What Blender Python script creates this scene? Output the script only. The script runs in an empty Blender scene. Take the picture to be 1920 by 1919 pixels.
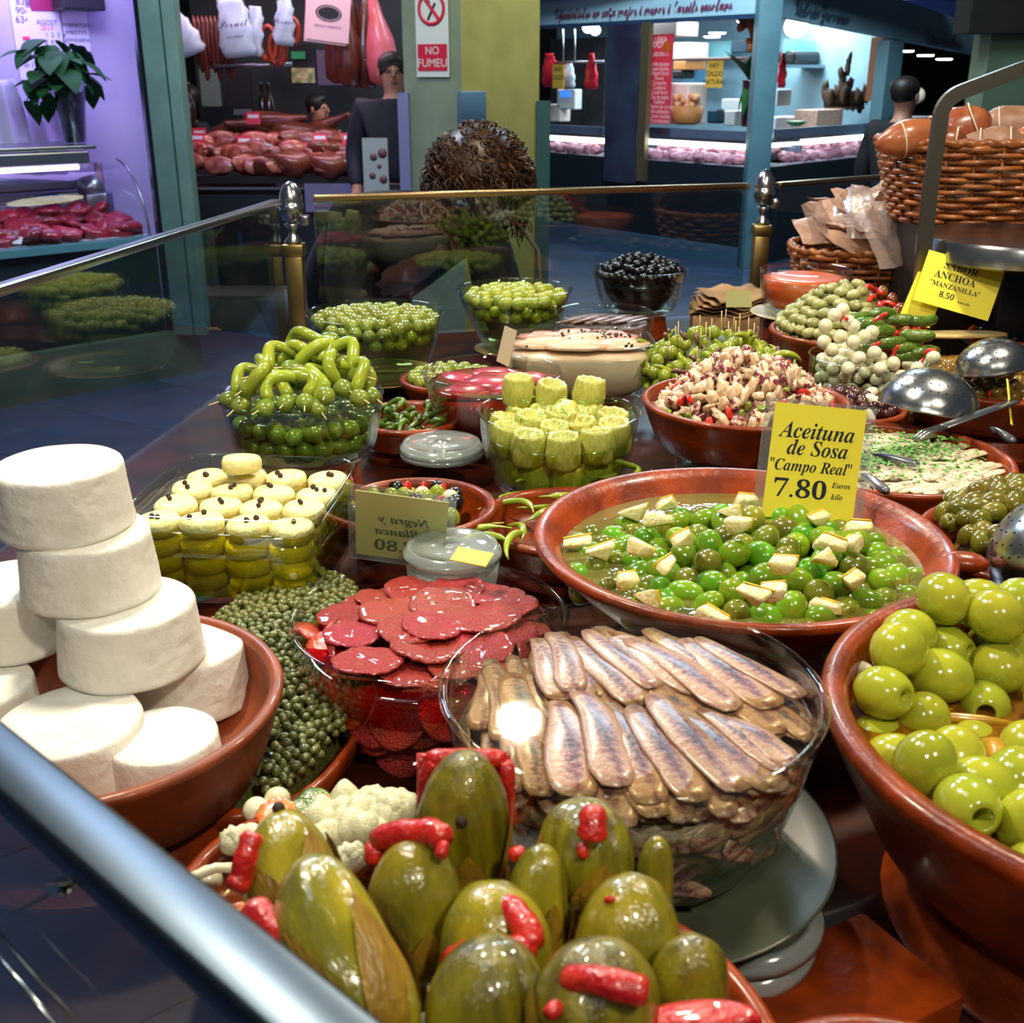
import bpy, bmesh, math, random
import numpy as np
from mathutils import Vector, Matrix, Euler

# ------------------------------------------------------------------ camera, world, lights, exposure
SC = bpy.context.scene
COL = SC.collection
FPX, TH, H = 2100.0, math.radians(21.2), 1.5
cam = bpy.data.cameras.new('camera')
cam.sensor_width = 36; cam.sensor_fit = 'HORIZONTAL'; cam.lens = FPX / 1920 * 36
cam.clip_start = .02; cam.clip_end = 100
cam.dof.use_dof = True; cam.dof.focus_distance = 1.15; cam.dof.aperture_fstop = 17
camo = bpy.data.objects.new('camera', cam)
camo.location = (0, 0, H); camo.rotation_euler = (math.radians(90) - TH, 0, 0)
COL.objects.link(camo); SC.camera = camo

W = bpy.data.worlds.new('market_hall'); SC.world = W; W.use_nodes = True
W.node_tree.nodes['Background'].inputs[0].default_value = (.62, .7, .8, 1)
W.node_tree.nodes['Background'].inputs[1].default_value = .085

SC.view_settings.view_transform = 'Standard'; SC.view_settings.look = 'None'
SC.view_settings.exposure = 0.0; SC.view_settings.gamma = 1.0
SC.view_settings.use_curve_mapping = False
SC.cycles.transparent_max_bounces = 32
SC.cycles.max_bounces = 8
SC.cycles.caustics_reflective = False; SC.cycles.caustics_refractive = False
SC.cycles.sample_clamp_indirect = 4

def lamp(name, loc, power, color, size, aim=None, shape='DISK', size_y=None, spread=None):
    l = bpy.data.lights.new(name, 'AREA'); l.energy = power; l.color = color; l.shape = shape; l.size = size
    if size_y: l.size_y = size_y
    if spread: l.spread = spread
    o = bpy.data.objects.new(name, l); o.location = loc
    d = Vector(aim if aim else (loc[0], loc[1], 0)) - Vector(loc)
    o.rotation_euler = d.to_track_quat('-Z', 'Y').to_euler(); COL.objects.link(o); return o
WARM = (1, .87, .66)
lamp('counter_spot', (.02, 2.46, 2.3), 17, WARM, .11, (.1, 1.3, 1.0))
lamp('counter_spot', (.75, 1.35, 2.25), 18, WARM, .12, (.45, 1.0, 1.0))
lamp('counter_spot', (-.45, 1.1, 2.3), 19, WARM, .12, (-.25, .8, 1.0))
lamp('counter_spot', (.55, -.35, 2.4), 15, WARM, .14, (.2, .9, 1.0))
lamp('counter_spot', (-.35, -.55, 2.4), 6, (1, .93, .8), .14, (-.1, .9, 1.0))
lamp('aisle_fill', (-1.5, 4.0, 3.3), 85, (.62, .78, 1), 1.0)  # unseen fill lamp, added to lift the floor behind the left glass
lamp('aisle_fill', (1.3, 6.5, 3.6), 130, (.6, .85, 1), 1.2)  # another added fill, out of view, for the dark far floor
lamp('aisle_fill', (-.3, 5.2, 3.3), 28, (1, .95, .6), .8, (0, 6.4, 1.4))  # unseen fill added to brighten the green post and column
lamp('fascia_fill', (3.6, 9.0, 3.2), 60, (.8, .92, 1), .8, (3.4, 11.2, 2.0))  # unseen lamp added to brighten the dim right-hand fascia
lamp('fascia_fill', (.9, 8.4, 3.4), 90, (.8, .92, 1), .8, (1.0, 10.6, 2.0))  # added lamp, out of view, so the left fascia isn't too dark
lamp('aisle_fill', (-.8, 1.0, 3.8), 9, (.75, .85, 1), .8)  # soft unseen fill added over the counter
lamp('stall_light_purple', (-2.2, 6.3, 2.15), 24, (.50, .36, 1), 1.4, (-2.2, 6.6, .9), 'RECTANGLE', .5)
lamp('stall_light_ham', (-1.6, 7.6, 2.6), 27, (1, .62, .8), 1.6, (-1.5, 8.0, .9), 'RECTANGLE', .6)
lamp('stall_light_game', (1.3, 11.9, 2.19), 85, (.85, .95, 1), 2.4, (1.4, 12, .8), 'RECTANGLE', .8)
lamp('stall_light_poultry', (3.4, 12.6, 2.19), 100, (.8, .93, 1), 2.0, (3.5, 12.4, .8), 'RECTANGLE', .8)

# ------------------------------------------------------------------ helpers
R = random.Random(7)
def ray(px, py):
    x = (px - 960) / FPX; y = (960 - py) / FPX
    return Vector((x, math.cos(TH) + y * math.sin(TH), -math.sin(TH) + y * math.cos(TH)))
def gz(px, py, z):            # the point of height z that the photograph shows at px, py
    r = ray(px, py); return r * ((z - H) / r.z) + Vector((0, 0, H))
def gy(px, py, Y):            # the point at forward distance Y
    r = ray(px, py); return r * (Y / r.y) + Vector((0, 0, H))

class G:                      # geometry: vertices and faces
    def __init__(s, v=None, f=None): s.v = list(v or []); s.f = list(f or [])
    def add(s, o, M=None):
        n = len(s.v); s.v += [tuple(M @ Vector(p)) for p in o.v] if M is not None else o.v
        s.f += [tuple(i + n for i in q) for q in o.f]; return s
    def tf(s, M): s.v = [tuple(M @ Vector(p)) for p in s.v]; return s
def T(x=0, y=0, z=0): return Matrix.Translation((x, y, z))
def RZ(a): return Matrix.Rotation(a, 4, 'Z')
def RX(a): return Matrix.Rotation(a, 4, 'X')
def RY(a): return Matrix.Rotation(a, 4, 'Y')
def S(x, y=None, z=None): return Matrix.Diagonal((x, x if y is None else y, x if z is None else z, 1))
def lathe(prof, n=48, close=False, sq=None):
    """revolve (r, z) profile; sq=(ax, ay, p) gives a superellipse plan"""
    g = G()
    for r, z in prof:
        for i in range(n):
            a = 2 * math.pi * i / n; c, s = math.cos(a), math.sin(a)
            if sq:
                k = 1 / ((abs(c) ** sq[2] + abs(s) ** sq[2]) ** (1 / sq[2])); c, s = c * k * sq[0], s * k * sq[1]
            g.v.append((r * c, r * s, z))
    m = len(prof)
    for j in range(m - 1 + (1 if close else 0)):
        for i in range(n):
            a, b = j * n, ((j + 1) % m) * n
            g.f.append((a + i, a + (i + 1) % n, b + (i + 1) % n, b + i))
    if not close:
        if prof[0][0] > 1e-6: g.f.append(tuple(range(n - 1, -1, -1)))
        if prof[-1][0] > 1e-6: g.f.append(tuple((m - 1) * n + i for i in range(n)))
    return g
def disc(r, z=0, n=48, rings=8, sq=None, amp=0, seed=0):
    q = random.Random(seed)
    prof = [(r * (k / rings), z) for k in range(1, rings + 1)]
    g = lathe(prof, n, sq=sq); g.f.pop()
    if amp: g.v = [(x, y, zz + q.uniform(-amp, amp)) for x, y, zz in g.v]
    return g
def tube(pts, r, n=8, cap=True):
    """tube through pts; r a number or list"""
    g = G(); P = [Vector(p) for p in pts]; m = len(P)
    up = Vector((0, 0, 1)); prev = None
    for i, p in enumerate(P):
        t = (P[min(i + 1, m - 1)] - P[max(i - 1, 0)]).normalized()
        if prev is None:
            a = t.cross(up)
            if a.length < .1: a = t.cross(Vector((1, 0, 0)))
        else: a = prev - t * prev.dot(t)
        a.normalize(); prev = a; b = t.cross(a); rr = r[i] if isinstance(r, (list, tuple)) else r
        for k in range(n):
            w = 2 * math.pi * k / n; g.v.append(tuple(p + (a * math.cos(w) + b * math.sin(w)) * rr))
    for i in range(m - 1):
        for k in range(n): g.f.append((i * n + k, i * n + (k + 1) % n, (i + 1) * n + (k + 1) % n, (i + 1) * n + k))
    if cap: g.f.append(tuple(range(n - 1, -1, -1))); g.f.append(tuple((m - 1) * n + k for k in range(n)))
    return g
def ell(rx, ry, rz, nu=20, nv=12, fn=None):
    g = G([(0, 0, -rz)])
    for j in range(1, nv):
        p = -math.pi / 2 + math.pi * j / nv
        for i in range(nu):
            a = 2 * math.pi * i / nu
            v = (rx * math.cos(p) * math.cos(a), ry * math.cos(p) * math.sin(a), rz * math.sin(p)); g.v.append(v)
    g.v.append((0, 0, rz)); L = len(g.v) - 1
    for i in range(nu):
        g.f.append((0, 1 + (i + 1) % nu, 1 + i)); b = 1 + (nv - 2) * nu
        g.f.append((L, b + i, b + (i + 1) % nu))
    for j in range(nv - 2):
        for i in range(nu):
            a = 1 + j * nu; g.f.append((a + i, a + (i + 1) % nu, a + nu + (i + 1) % nu, a + nu + i))
    if fn: g.v = [fn(*v) for v in g.v]
    return g
def box(x0, y0, z0, x1, y1, z1, bev=0):
    if bev <= 0:
        return G([(x0, y0, z0), (x1, y0, z0), (x1, y1, z0), (x0, y1, z0), (x0, y0, z1), (x1, y0, z1), (x1, y1, z1), (x0, y1, z1)],
                 [(0, 3, 2, 1), (4, 5, 6, 7), (0, 1, 5, 4), (1, 2, 6, 5), (2, 3, 7, 6), (3, 0, 4, 7)])
    bm = bmesh.new(); r = bmesh.ops.create_cube(bm, size=1)
    for v in bm.verts: v.co = Vector(((x0 + x1) / 2 + v.co.x * (x1 - x0), (y0 + y1) / 2 + v.co.y * (y1 - y0), (z0 + z1) / 2 + v.co.z * (z1 - z0)))
    bmesh.ops.bevel(bm, geom=bm.edges[:], offset=bev, segments=2, profile=.5, affect='EDGES')
    bm.verts.index_update(); g = G([tuple(v.co) for v in bm.verts], [tuple(v.index for v in f.verts) for f in bm.faces]); bm.free(); return g
def pill(outline, t, bev=.2, dome=0):
    """a slab of an outline [(x,y)], thickness t, rounded edges, optional dome"""
    g = G(); n = len(outline); cx = sum(p[0] for p in outline) / n; cy = sum(p[1] for p in outline) / n
    rings = [(1 - bev, -t / 2), (1, -t * .25), (1, t * .25), (1 - bev, t / 2), (.5, t / 2 + dome)]
    for s, z in rings:
        for x, y in outline: g.v.append((cx + (x - cx) * s, cy + (y - cy) * s, z))
    for j in range(len(rings) - 1):
        for i in range(n): g.f.append((j * n + i, j * n + (i + 1) % n, (j + 1) * n + (i + 1) % n, (j + 1) * n + i))
    g.f.append(tuple(range(n - 1, -1, -1)))
    g.v.append((cx, cy, t / 2 + dome * 1.2)); k = len(g.v) - 1; b = (len(rings) - 1) * n
    for i in range(n): g.f.append((b + i, b + (i + 1) % n, k))
    return g
def blob(r, seed, amp=.25, nu=10, nv=7, sx=1, sy=1, sz=1):
    q = random.Random(seed); ph = [(q.uniform(1, 3), q.uniform(0, 6), q.uniform(0, 6)) for _ in range(4)]
    def fn(x, y, z):
        d = Vector((x, y, z)).normalized(); k = 1
        for f, a, b in ph: k += amp / 2 * math.sin(f * d.x * 2 + a) * math.cos(f * d.y * 2 + b + d.z * f)
        return (x * k * sx, y * k * sy, z * k * sz)
    return ell(r, r, r, nu, nv, fn)
def ell_out(a, b, n=18, jit=0, seed=0):
    q = random.Random(seed)
    return [(a * math.cos(2 * math.pi * i / n) * (1 + q.uniform(-jit, jit)), b * math.sin(2 * math.pi * i / n) * (1 + q.uniform(-jit, jit))) for i in range(n)]

# ------------------------------------------------------------------ materials
MATS = {}
def nt(name):
    m = bpy.data.materials.new(name); m.use_nodes = True; t = m.node_tree
    return m, t, t.nodes, t.links
def lin(c):
    if isinstance(c, str):
        c = [int(c[i:i + 2], 16) / 255 for i in (0, 2, 4)]
        c = [x / 12.92 if x <= .04045 else ((x + .055) / 1.055) ** 2.4 for x in c]
    return (c[0], c[1], c[2], 1)
def mat(name, col, col2=None, ns=6, rough=.5, metal=0, bump=0, bs=60, coat=0, rv=0, rh=0, stretch=None, emit=0, det=3, sharp=0, sss=0, spec=None, space='Object', croug=.05):
    if name in MATS: return MATS[name]
    m, t, N, L = nt(name); b = N['Principled BSDF']
    b.inputs['Roughness'].default_value = rough; b.inputs['Metallic'].default_value = metal
    b.inputs['Coat Weight'].default_value = coat; b.inputs['Coat Roughness'].default_value = croug
    if spec is not None: b.inputs['Specular IOR Level'].default_value = spec
    if sss: b.inputs['Subsurface Weight'].default_value = sss; b.inputs['Subsurface Scale'].default_value = .01; b.inputs['Subsurface Radius'].default_value = (1, .6, .3)
    c = lin(col); out = None
    if col2 is not None or bump:
        tc = N.new('ShaderNodeTexCoord'); mp = N.new('ShaderNodeMapping'); L.new(tc.outputs[space], mp.inputs[0])
        if stretch: mp.inputs['Scale'].default_value = stretch
        info = N.new('ShaderNodeObjectInfo'); ad = N.new('ShaderNodeVectorMath'); ad.operation = 'ADD'
        mu = N.new('ShaderNodeMath'); mu.operation = 'MULTIPLY'; mu.inputs[1].default_value = 37.0
        L.new(info.outputs['Random'], mu.inputs[0]); L.new(mp.outputs[0], ad.inputs[0]); L.new(mu.outputs[0], ad.inputs[1])
    if col2 is not None:
        nz = N.new('ShaderNodeTexNoise'); nz.inputs['Scale'].default_value = ns; nz.inputs['Detail'].default_value = det
        L.new(ad.outputs[0], nz.inputs['Vector'])
        rp = N.new('ShaderNodeValToRGB'); e = rp.color_ramp.elements
        lo, hi = (.35 + sharp, .65 - sharp)
        e[0].position = lo; e[1].position = hi; e[0].color = c; e[1].color = lin(col2)
        L.new(nz.outputs['Fac'], rp.inputs[0]); out = rp.outputs[0]
    if rv or rh:
        info2 = N.new('ShaderNodeObjectInfo'); hs = N.new('ShaderNodeHueSaturation')
        m1 = N.new('ShaderNodeMapRange'); m1.inputs[3].default_value = 1 - rv; m1.inputs[4].default_value = 1 + rv
        L.new(info2.outputs['Random'], m1.inputs[0]); L.new(m1.outputs[0], hs.inputs['Value'])
        ml = N.new('ShaderNodeMath'); ml.operation = 'MULTIPLY'; ml.inputs[1].default_value = 7.13
        fr = N.new('ShaderNodeMath'); fr.operation = 'FRACT'; L.new(info2.outputs['Random'], ml.inputs[0]); L.new(ml.outputs[0], fr.inputs[0])
        m2 = N.new('ShaderNodeMapRange'); m2.inputs[3].default_value = .5 - rh; m2.inputs[4].default_value = .5 + rh
        L.new(fr.outputs[0], m2.inputs[0]); L.new(m2.outputs[0], hs.inputs['Hue'])
        if out: L.new(out, hs.inputs['Color'])
        else: hs.inputs['Color'].default_value = c
        out = hs.outputs[0]
    if out: L.new(out, b.inputs['Base Color'])
    else: b.inputs['Base Color'].default_value = c
    if bump:
        n2 = N.new('ShaderNodeTexNoise'); n2.inputs['Scale'].default_value = bs; n2.inputs['Detail'].default_value = 3
        L.new(ad.outputs[0], n2.inputs['Vector'])
        bp = N.new('ShaderNodeBump'); bp.inputs['Strength'].default_value = min(bump, 1); bp.inputs['Distance'].default_value = .003
        L.new(n2.outputs['Fac'], bp.inputs['Height']); L.new(bp.outputs[0], b.inputs['Normal'])
    if emit:
        b.inputs['Emission Strength'].default_value = emit
        if out: L.new(out, b.inputs['Emission Color'])
        else: b.inputs['Emission Color'].default_value = c
    MATS[name] = m; return m
def clear(name, tint=(1, 1, 1), refl=1.0, rough=.02, ripple=0, base=.04, edge=None, haze=0, hazecol=(1, 1, 1), rs=30):
    """thin clear sheet: tinted see-through mixed with mirror by angle (symmetric for both sides)"""
    if name in MATS: return MATS[name]
    m, t, N, L = nt(name); N.remove(N['Principled BSDF']); out = N['Material Output']
    tr = N.new('ShaderNodeBsdfTransparent'); tr.inputs[0].default_value = lin(tint)
    gl = N.new('ShaderNodeBsdfGlossy'); gl.inputs['Roughness'].default_value = rough; gl.inputs[0].default_value = (1, 1, 1, 1)
    lw = N.new('ShaderNodeLayerWeight'); lw.inputs[0].default_value = .5
    pw = N.new('ShaderNodeMath'); pw.operation = 'POWER'; pw.inputs[1].default_value = 4.0; L.new(lw.outputs['Facing'], pw.inputs[0])
    ma = N.new('ShaderNodeMath'); ma.operation = 'MULTIPLY_ADD'; ma.inputs[1].default_value = .9 * refl; ma.inputs[2].default_value = base * refl
    ma.use_clamp = True; L.new(pw.outputs[0], ma.inputs[0])
    if ripple:
        tc = N.new('ShaderNodeTexCoord'); nz = N.new('ShaderNodeTexNoise'); nz.inputs['Scale'].default_value = rs; L.new(tc.outputs['Object'], nz.inputs['Vector'])
        bp = N.new('ShaderNodeBump'); bp.inputs['Strength'].default_value = ripple; bp.inputs['Distance'].default_value = .004
        L.new(nz.outputs['Fac'], bp.inputs['Height']); L.new(bp.outputs[0], gl.inputs['Normal']); L.new(bp.outputs[0], lw.inputs['Normal'])
    first = tr.outputs[0]
    if haze:
        df = N.new('ShaderNodeBsdfDiffuse'); df.inputs[0].default_value = lin(hazecol)
        mh = N.new('ShaderNodeMixShader'); mh.inputs[0].default_value = haze; L.new(tr.outputs[0], mh.inputs[1]); L.new(df.outputs[0], mh.inputs[2]); first = mh.outputs[0]
    mx = N.new('ShaderNodeMixShader'); L.new(ma.outputs[0], mx.inputs[0]); L.new(first, mx.inputs[1]); L.new(gl.outputs[0], mx.inputs[2])
    L.new(mx.outputs[0], out.inputs[0]); MATS[name] = m; return m
def glow(name, col, s):
    if name in MATS: return MATS[name]
    m, t, N, L = nt(name); e = N.new('ShaderNodeEmission'); e.inputs[0].default_value = lin(col); e.inputs[1].default_value = s
    L.new(e.outputs[0], N['Material Output'].inputs[0]); MATS[name] = m; return m
def streak(name, base, dark, edge, wx, rough=.35, scale=70):
    """flesh with a dark streak along local Y (fish fillets)"""
    if name in MATS: return MATS[name]
    m, t, N, L = nt(name); b = N['Principled BSDF']; b.inputs['Roughness'].default_value = rough; b.inputs['Coat Weight'].default_value = .3; b.inputs['Coat Roughness'].default_value = .2
    tc = N.new('ShaderNodeTexCoord'); sx = N.new('ShaderNodeSeparateXYZ'); L.new(tc.outputs['Object'], sx.inputs[0])
    nz = N.new('ShaderNodeTexNoise'); nz.inputs['Scale'].default_value = scale; nz.inputs['Detail'].default_value = 4
    info = N.new('ShaderNodeObjectInfo'); ad = N.new('ShaderNodeVectorMath'); ad.operation = 'ADD'; L.new(tc.outputs['Object'], ad.inputs[0]); L.new(info.outputs['Random'], ad.inputs[1]); L.new(ad.outputs[0], nz.inputs['Vector'])
    ab = N.new('ShaderNodeMath'); ab.operation = 'ABSOLUTE'; L.new(sx.outputs[0], ab.inputs[0])
    dv = N.new('ShaderNodeMath'); dv.operation = 'DIVIDE'; dv.inputs[1].default_value = wx; L.new(ab.outputs[0], dv.inputs[0])
    ay = N.new('ShaderNodeMath'); ay.operation = 'ABSOLUTE'; L.new(sx.outputs[1], ay.inputs[0])
    dy = N.new('ShaderNodeMath'); dy.operation = 'MULTIPLY_ADD'; dy.inputs[1].default_value = 7.0; L.new(ay.outputs[0], dy.inputs[0]); L.new(dv.outputs[0], dy.inputs[2])
    no = N.new('ShaderNodeMath'); no.operation = 'MULTIPLY_ADD'; no.inputs[1].default_value = .9; L.new(nz.outputs['Fac'], no.inputs[0]); L.new(dy.outputs[0], no.inputs[2])
    rp = N.new('ShaderNodeValToRGB'); e = rp.color_ramp.elements; L.new(no.outputs[0], rp.inputs[0])
    e[0].position = .5; e[0].color = lin(dark); e[1].position = .98; e[1].color = lin(base)
    e.new(.72).color = lin(edge)
    hs = N.new('ShaderNodeHueSaturation'); m1 = N.new('ShaderNodeMapRange'); m1.inputs[3].default_value = .82; m1.inputs[4].default_value = 1.12
    L.new(info.outputs['Random'], m1.inputs[0]); L.new(m1.outputs[0], hs.inputs['Value']); L.new(rp.outputs[0], hs.inputs['Color']); L.new(hs.outputs[0], b.inputs['Base Color'])
    bp = N.new('ShaderNodeBump'); bp.inputs['Strength'].default_value = .35; bp.inputs['Distance'].default_value = .002; L.new(nz.outputs['Fac'], bp.inputs['Height']); L.new(bp.outputs[0], b.inputs['Normal'])
    MATS[name] = m; return m

# ------------------------------------------------------------------ objects
def mesh(name, g, m, smooth=True):
    me = bpy.data.meshes.new(name); me.from_pydata(g.v, [], g.f); me.validate(clean_customdata=False)
    if smooth: me.shade_smooth()
    if m is not None:
        for q in (m if isinstance(m, (list, tuple)) else [m]): me.materials.append(q)
    return me
def auto(o, ang=40):
    me = o.data
    bm = bmesh.new(); bm.from_mesh(me)
    for e in bm.edges:
        if len(e.link_faces) == 2 and e.calc_face_angle(0) > math.radians(ang): e.smooth = False
    bm.to_mesh(me); bm.free(); return o
def ob(name, g, m=None, parent=None, M=None, smooth=True, sharp=None):
    me = g if isinstance(g, bpy.types.Mesh) else mesh(name, g, m, smooth)
    o = bpy.data.objects.new(name, me); COL.objects.link(o)
    if parent is not None: o.parent = parent
    if M is not None: o.matrix_basis = M
    if sharp: auto(o, sharp)
    return o
def tag(o, label=None, cat=None, group=None, kind=None):
    if label: o['label'] = label
    if cat: o['category'] = cat
    if group: o['group'] = group
    if kind: o['kind'] = kind
    return o
def emp(name, M, label, cat, group=None):
    o = bpy.data.objects.new(name, None); o.empty_display_size = .02; COL.objects.link(o); o.matrix_basis = M if isinstance(M, Matrix) else T(*M)
    return tag(o, label, cat, group)
def spawn(name, parts, M, label, cat, group=None):
    """one thing from shared meshes: parts = [(part name, mesh, local matrix)] or one mesh"""
    if isinstance(parts, bpy.types.Mesh):
        return tag(ob(name, parts, M=M), label, cat, group)
    e = emp(name, M, label, cat, group)
    for p in parts: ob(p[0], p[1], parent=e, M=p[2])
    return e
def rnd_rot(q, flat=False):
    if flat: return Euler((q.uniform(-.3, .3), q.uniform(-.3, .3), q.uniform(0, 6.28))).to_matrix().to_4x4()
    return Euler((q.uniform(0, 6.28), q.uniform(0, 6.28), q.uniform(0, 6.28))).to_matrix().to_4x4()
def MX(x=0, z0=0x1d468, z1=0x1d482, zd=0x1d7ce): pass
def uni(t, style='serif'):
    u, l = dict(serif=(0x1d400, 0x1d41a), italic=(0x1d468, 0x1d482), script=(0x1d4d0, 0x1d4ea))[style]; o = ''
    for c in t:
        if 'A' <= c <= 'Z': o += chr(u + ord(c) - 65)
        elif 'a' <= c <= 'z': o += chr(l + ord(c) - 97)
        elif '0' <= c <= '9': o += chr(0x1d7ce + ord(c) - 48)
        else: o += c
    return o
def text(body, m, parent, M, size, align='CENTER', sx=1, name='lettering', extr=0):
    cu = bpy.data.curves.new(name, 'FONT'); cu.body = body; cu.size = size; cu.align_x = align; cu.align_y = 'CENTER'; cu.extrude = extr
    cu.materials.append(m); cu.resolution_u = 3
    o = bpy.data.objects.new(name, cu); COL.objects.link(o); o.parent = parent; o.matrix_basis = M @ S(sx, 1, 1); return o
def pack(Rad, zbot, surf, r, wall=None, sq=None, seed=0, n=None, depth=None, glass=False, iters=70, dens=.62, keepback=False):
    """relaxed sphere packing in a vessel (local coordinates); returns the visible ones"""
    q = np.random.RandomState(seed); ax, ay = sq or (1, 1)
    zs = np.array([[surf(math.hypot(a, b)) for a in np.linspace(0, Rad, 6)] for b in [0]]).ravel()
    top = zs.max(); zb = max(zbot, zs.min() - depth) if depth else zbot
    vol = math.pi * Rad * Rad * ax * ay * max(np.average(zs, weights=np.linspace(.05, 1, 6)) - zb, 2 * r)
    N = n or int(min(620, dens * vol / (4 / 3 * math.pi * r ** 3)))
    a = q.rand(N) * 2 * np.pi; rr = Rad * np.sqrt(q.rand(N)) * .92
    P = np.stack([rr * np.cos(a), rr * np.sin(a), zb + r + q.rand(N) * max(top - zb - 2 * r, .001)], 1)
    W_ = wall or (lambda z: 1.0)
    for it in range(iters):
        D = P[:, None] - P[None]; d = np.sqrt((D ** 2).sum(2)) + 1e-9; np.fill_diagonal(d, 9)
        ov = np.clip(2 * r * .97 - d, 0, None)
        P += np.clip((D / d[..., None] * ov[..., None]).sum(1) * .45, -r * .6, r * .6)
        P[:, 2] -= r * .02
        x, y = P[:, 0] / ax, P[:, 1] / ay; rad = np.sqrt(x * x + y * y) + 1e-9
        lim = np.array([Rad * W_(z) for z in P[:, 2]]) - r
        k = np.minimum(1, lim / rad); P[:, 0] = x * k * ax; P[:, 1] = y * k * ay
        rad = np.minimum(rad, lim)
        sf = np.array([surf(t) for t in rad]); P[:, 2] = np.clip(P[:, 2], zb + r, np.maximum(sf - r, zb + r))
    D = P[:, None] - P[None]; d = np.sqrt((D ** 2).sum(2)); np.fill_diagonal(d, 9)
    out = []
    for i in range(N):
        x, y, z = P[i]; rad = math.hypot(x / ax, y / ay); s_ = surf(rad)
        if any(d[i, j] < 1.15 * r for j in range(i)): continue
        vis = z > s_ - 3.4 * r
        if glass and rad > Rad * W_(z) - 2.6 * r and (y < Rad * .35 or keepback): vis = True
        if vis: out.append((x, y, z))
    return out
# ------------------------------------------------------------------ counter
TZ = .985
clay = mat('clay', '8c3508', '642206', ns=30, rough=.36, bump=.3, bs=110, coat=.2, rv=.12, spec=.3, croug=.12)
clay_dry = mat('clay_dry', '8a3c14', '6c2c0c', ns=30, rough=.5, bump=.25, bs=60, coat=.12, rv=.1)
steel = mat('steel', 'b9bcc0', rough=.22, metal=1, bump=.04, bs=30, stretch=(1, 1, 12))
brass = mat('brass', 'a8925c', rough=.3, metal=1)
glassm = clear('clear_glass', (.93, .97, .95), refl=1.0, base=.035)
panem = clear('pane_glass', (.80, .86, .85), refl=1.0, base=.06, rough=.01)
counter_m = mat('counter_top', '3c160b', '200b06', ns=12, rough=.3, bump=.15, bs=25, coat=.5)
panel_m = mat('counter_panel', '1d3340', '27414e', ns=3, rough=.4)

c_out = [(-.66, .76), (-.455, 2.30), (.56, 2.60), (.98, 2.93), (1.7, 2.9), (1.7, -.6), (.72, -.46)]
def prism(pts, z0, z1):
    n = len(pts); g = G([(x, y, z0) for x, y in pts] + [(x, y, z1) for x, y in pts])
    g.f = [tuple(range(n - 1, -1, -1)), tuple(range(n, 2 * n))] + [(i, (i + 1) % n, n + (i + 1) % n, n + i) for i in range(n)]
    return g
ctr = emp('market_counter', T(0, 0, 0), 'olive stall counter with dark red-brown top and glass guard', 'counter')
cp = list(reversed(c_out))
ob('counter_top', prism(cp, TZ - .03, TZ), counter_m, ctr, smooth=False)
ob('counter_body', prism([(x * .97 + .01, y * .97 + .02) for x, y in cp], .02, TZ - .031), panel_m, ctr, smooth=False)
RZH = 1.28
def rail(p, q, label, z=RZH, w=.017, h=.011, m=steel, a=0, b=1, name='guard_rail', glass=True, zb=TZ + .005, gw=.006):
    P, Q = Vector((p[0], p[1], 0)), Vector((q[0], q[1], 0)); d = Q - P; L_ = d.length; ang = math.atan2(d.y, d.x)
    e = emp('glass_guard', T(P.x, P.y, 0) @ RZ(ang), label, 'glass guard')
    ob(name, box(a * L_, -w / 2, z - h, b * L_, w / 2, z, .0025), m, e, sharp=50)
    if glass: ob('glass_pane', box(0, -gw / 2, zb, L_, gw / 2, z - h), panem, e, smooth=False)
    return e
rail((-.645, .757), (.74, -.5), 'near glass guard with brushed steel rail at the front of the counter', m=mat('dull_steel', '46525e', rough=.34, metal=1, bump=.04, bs=30), w=.022, h=.012)
rail((-.652, .78), (-.457, 2.24), 'side glass guard with brushed steel rail behind the white cheeses', w=.02, h=.012)
warm_rail = mat('warm_rail', 'b59a72', rough=.25, metal=1)  # brownish warm reflection is put into the rail's metal colour
rail((-.40, 2.33), (.53, 2.60), 'rear glass guard with thin flat rail behind the bowls of olives', m=warm_rail, w=.016, h=.014)
rail((.60, 2.62), (1.0, 2.90), 'rear glass guard right of the second finial post', m=warm_rail, w=.016, h=.012)
def finial_post(x, y, label, rs=1.0):
    e = emp('finial_post', T(x, y, 0), label, 'post')
    ob('post', box(-.017, -.017, TZ, .017, .017, 1.165, .002), brass, e, sharp=40)
    ob('cap', box(-.021, -.021, 1.165, .021, .021, 1.19, .003), brass, e, sharp=40)
    ob('neck', lathe([(.016, 1.19), (.018, 1.195), (.009, 1.205), (.007, 1.215), (.016, 1.228), (.012, 1.23)], 24), steel, e)
    ob('finial', lathe([(.004, 1.229), (.019, 1.236), (.0235, 1.252), (.0245, 1.266), (.0225, 1.268), (.0228, 1.272), (.0205, 1.290), (.012, 1.304), (.004, 1.309), (0, 1.31)], 28), steel, e)
    ob('glass_clip', box(.018, -.012, 1.225, .034, .012, 1.245, .003), steel, e)
finial_post(-.437, 2.285, 'brass post with egg-shaped steel finial at the left rear corner of the glass')
finial_post(.565, 2.595, 'brass post with egg-shaped finial in front of the blue pillar')

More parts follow.
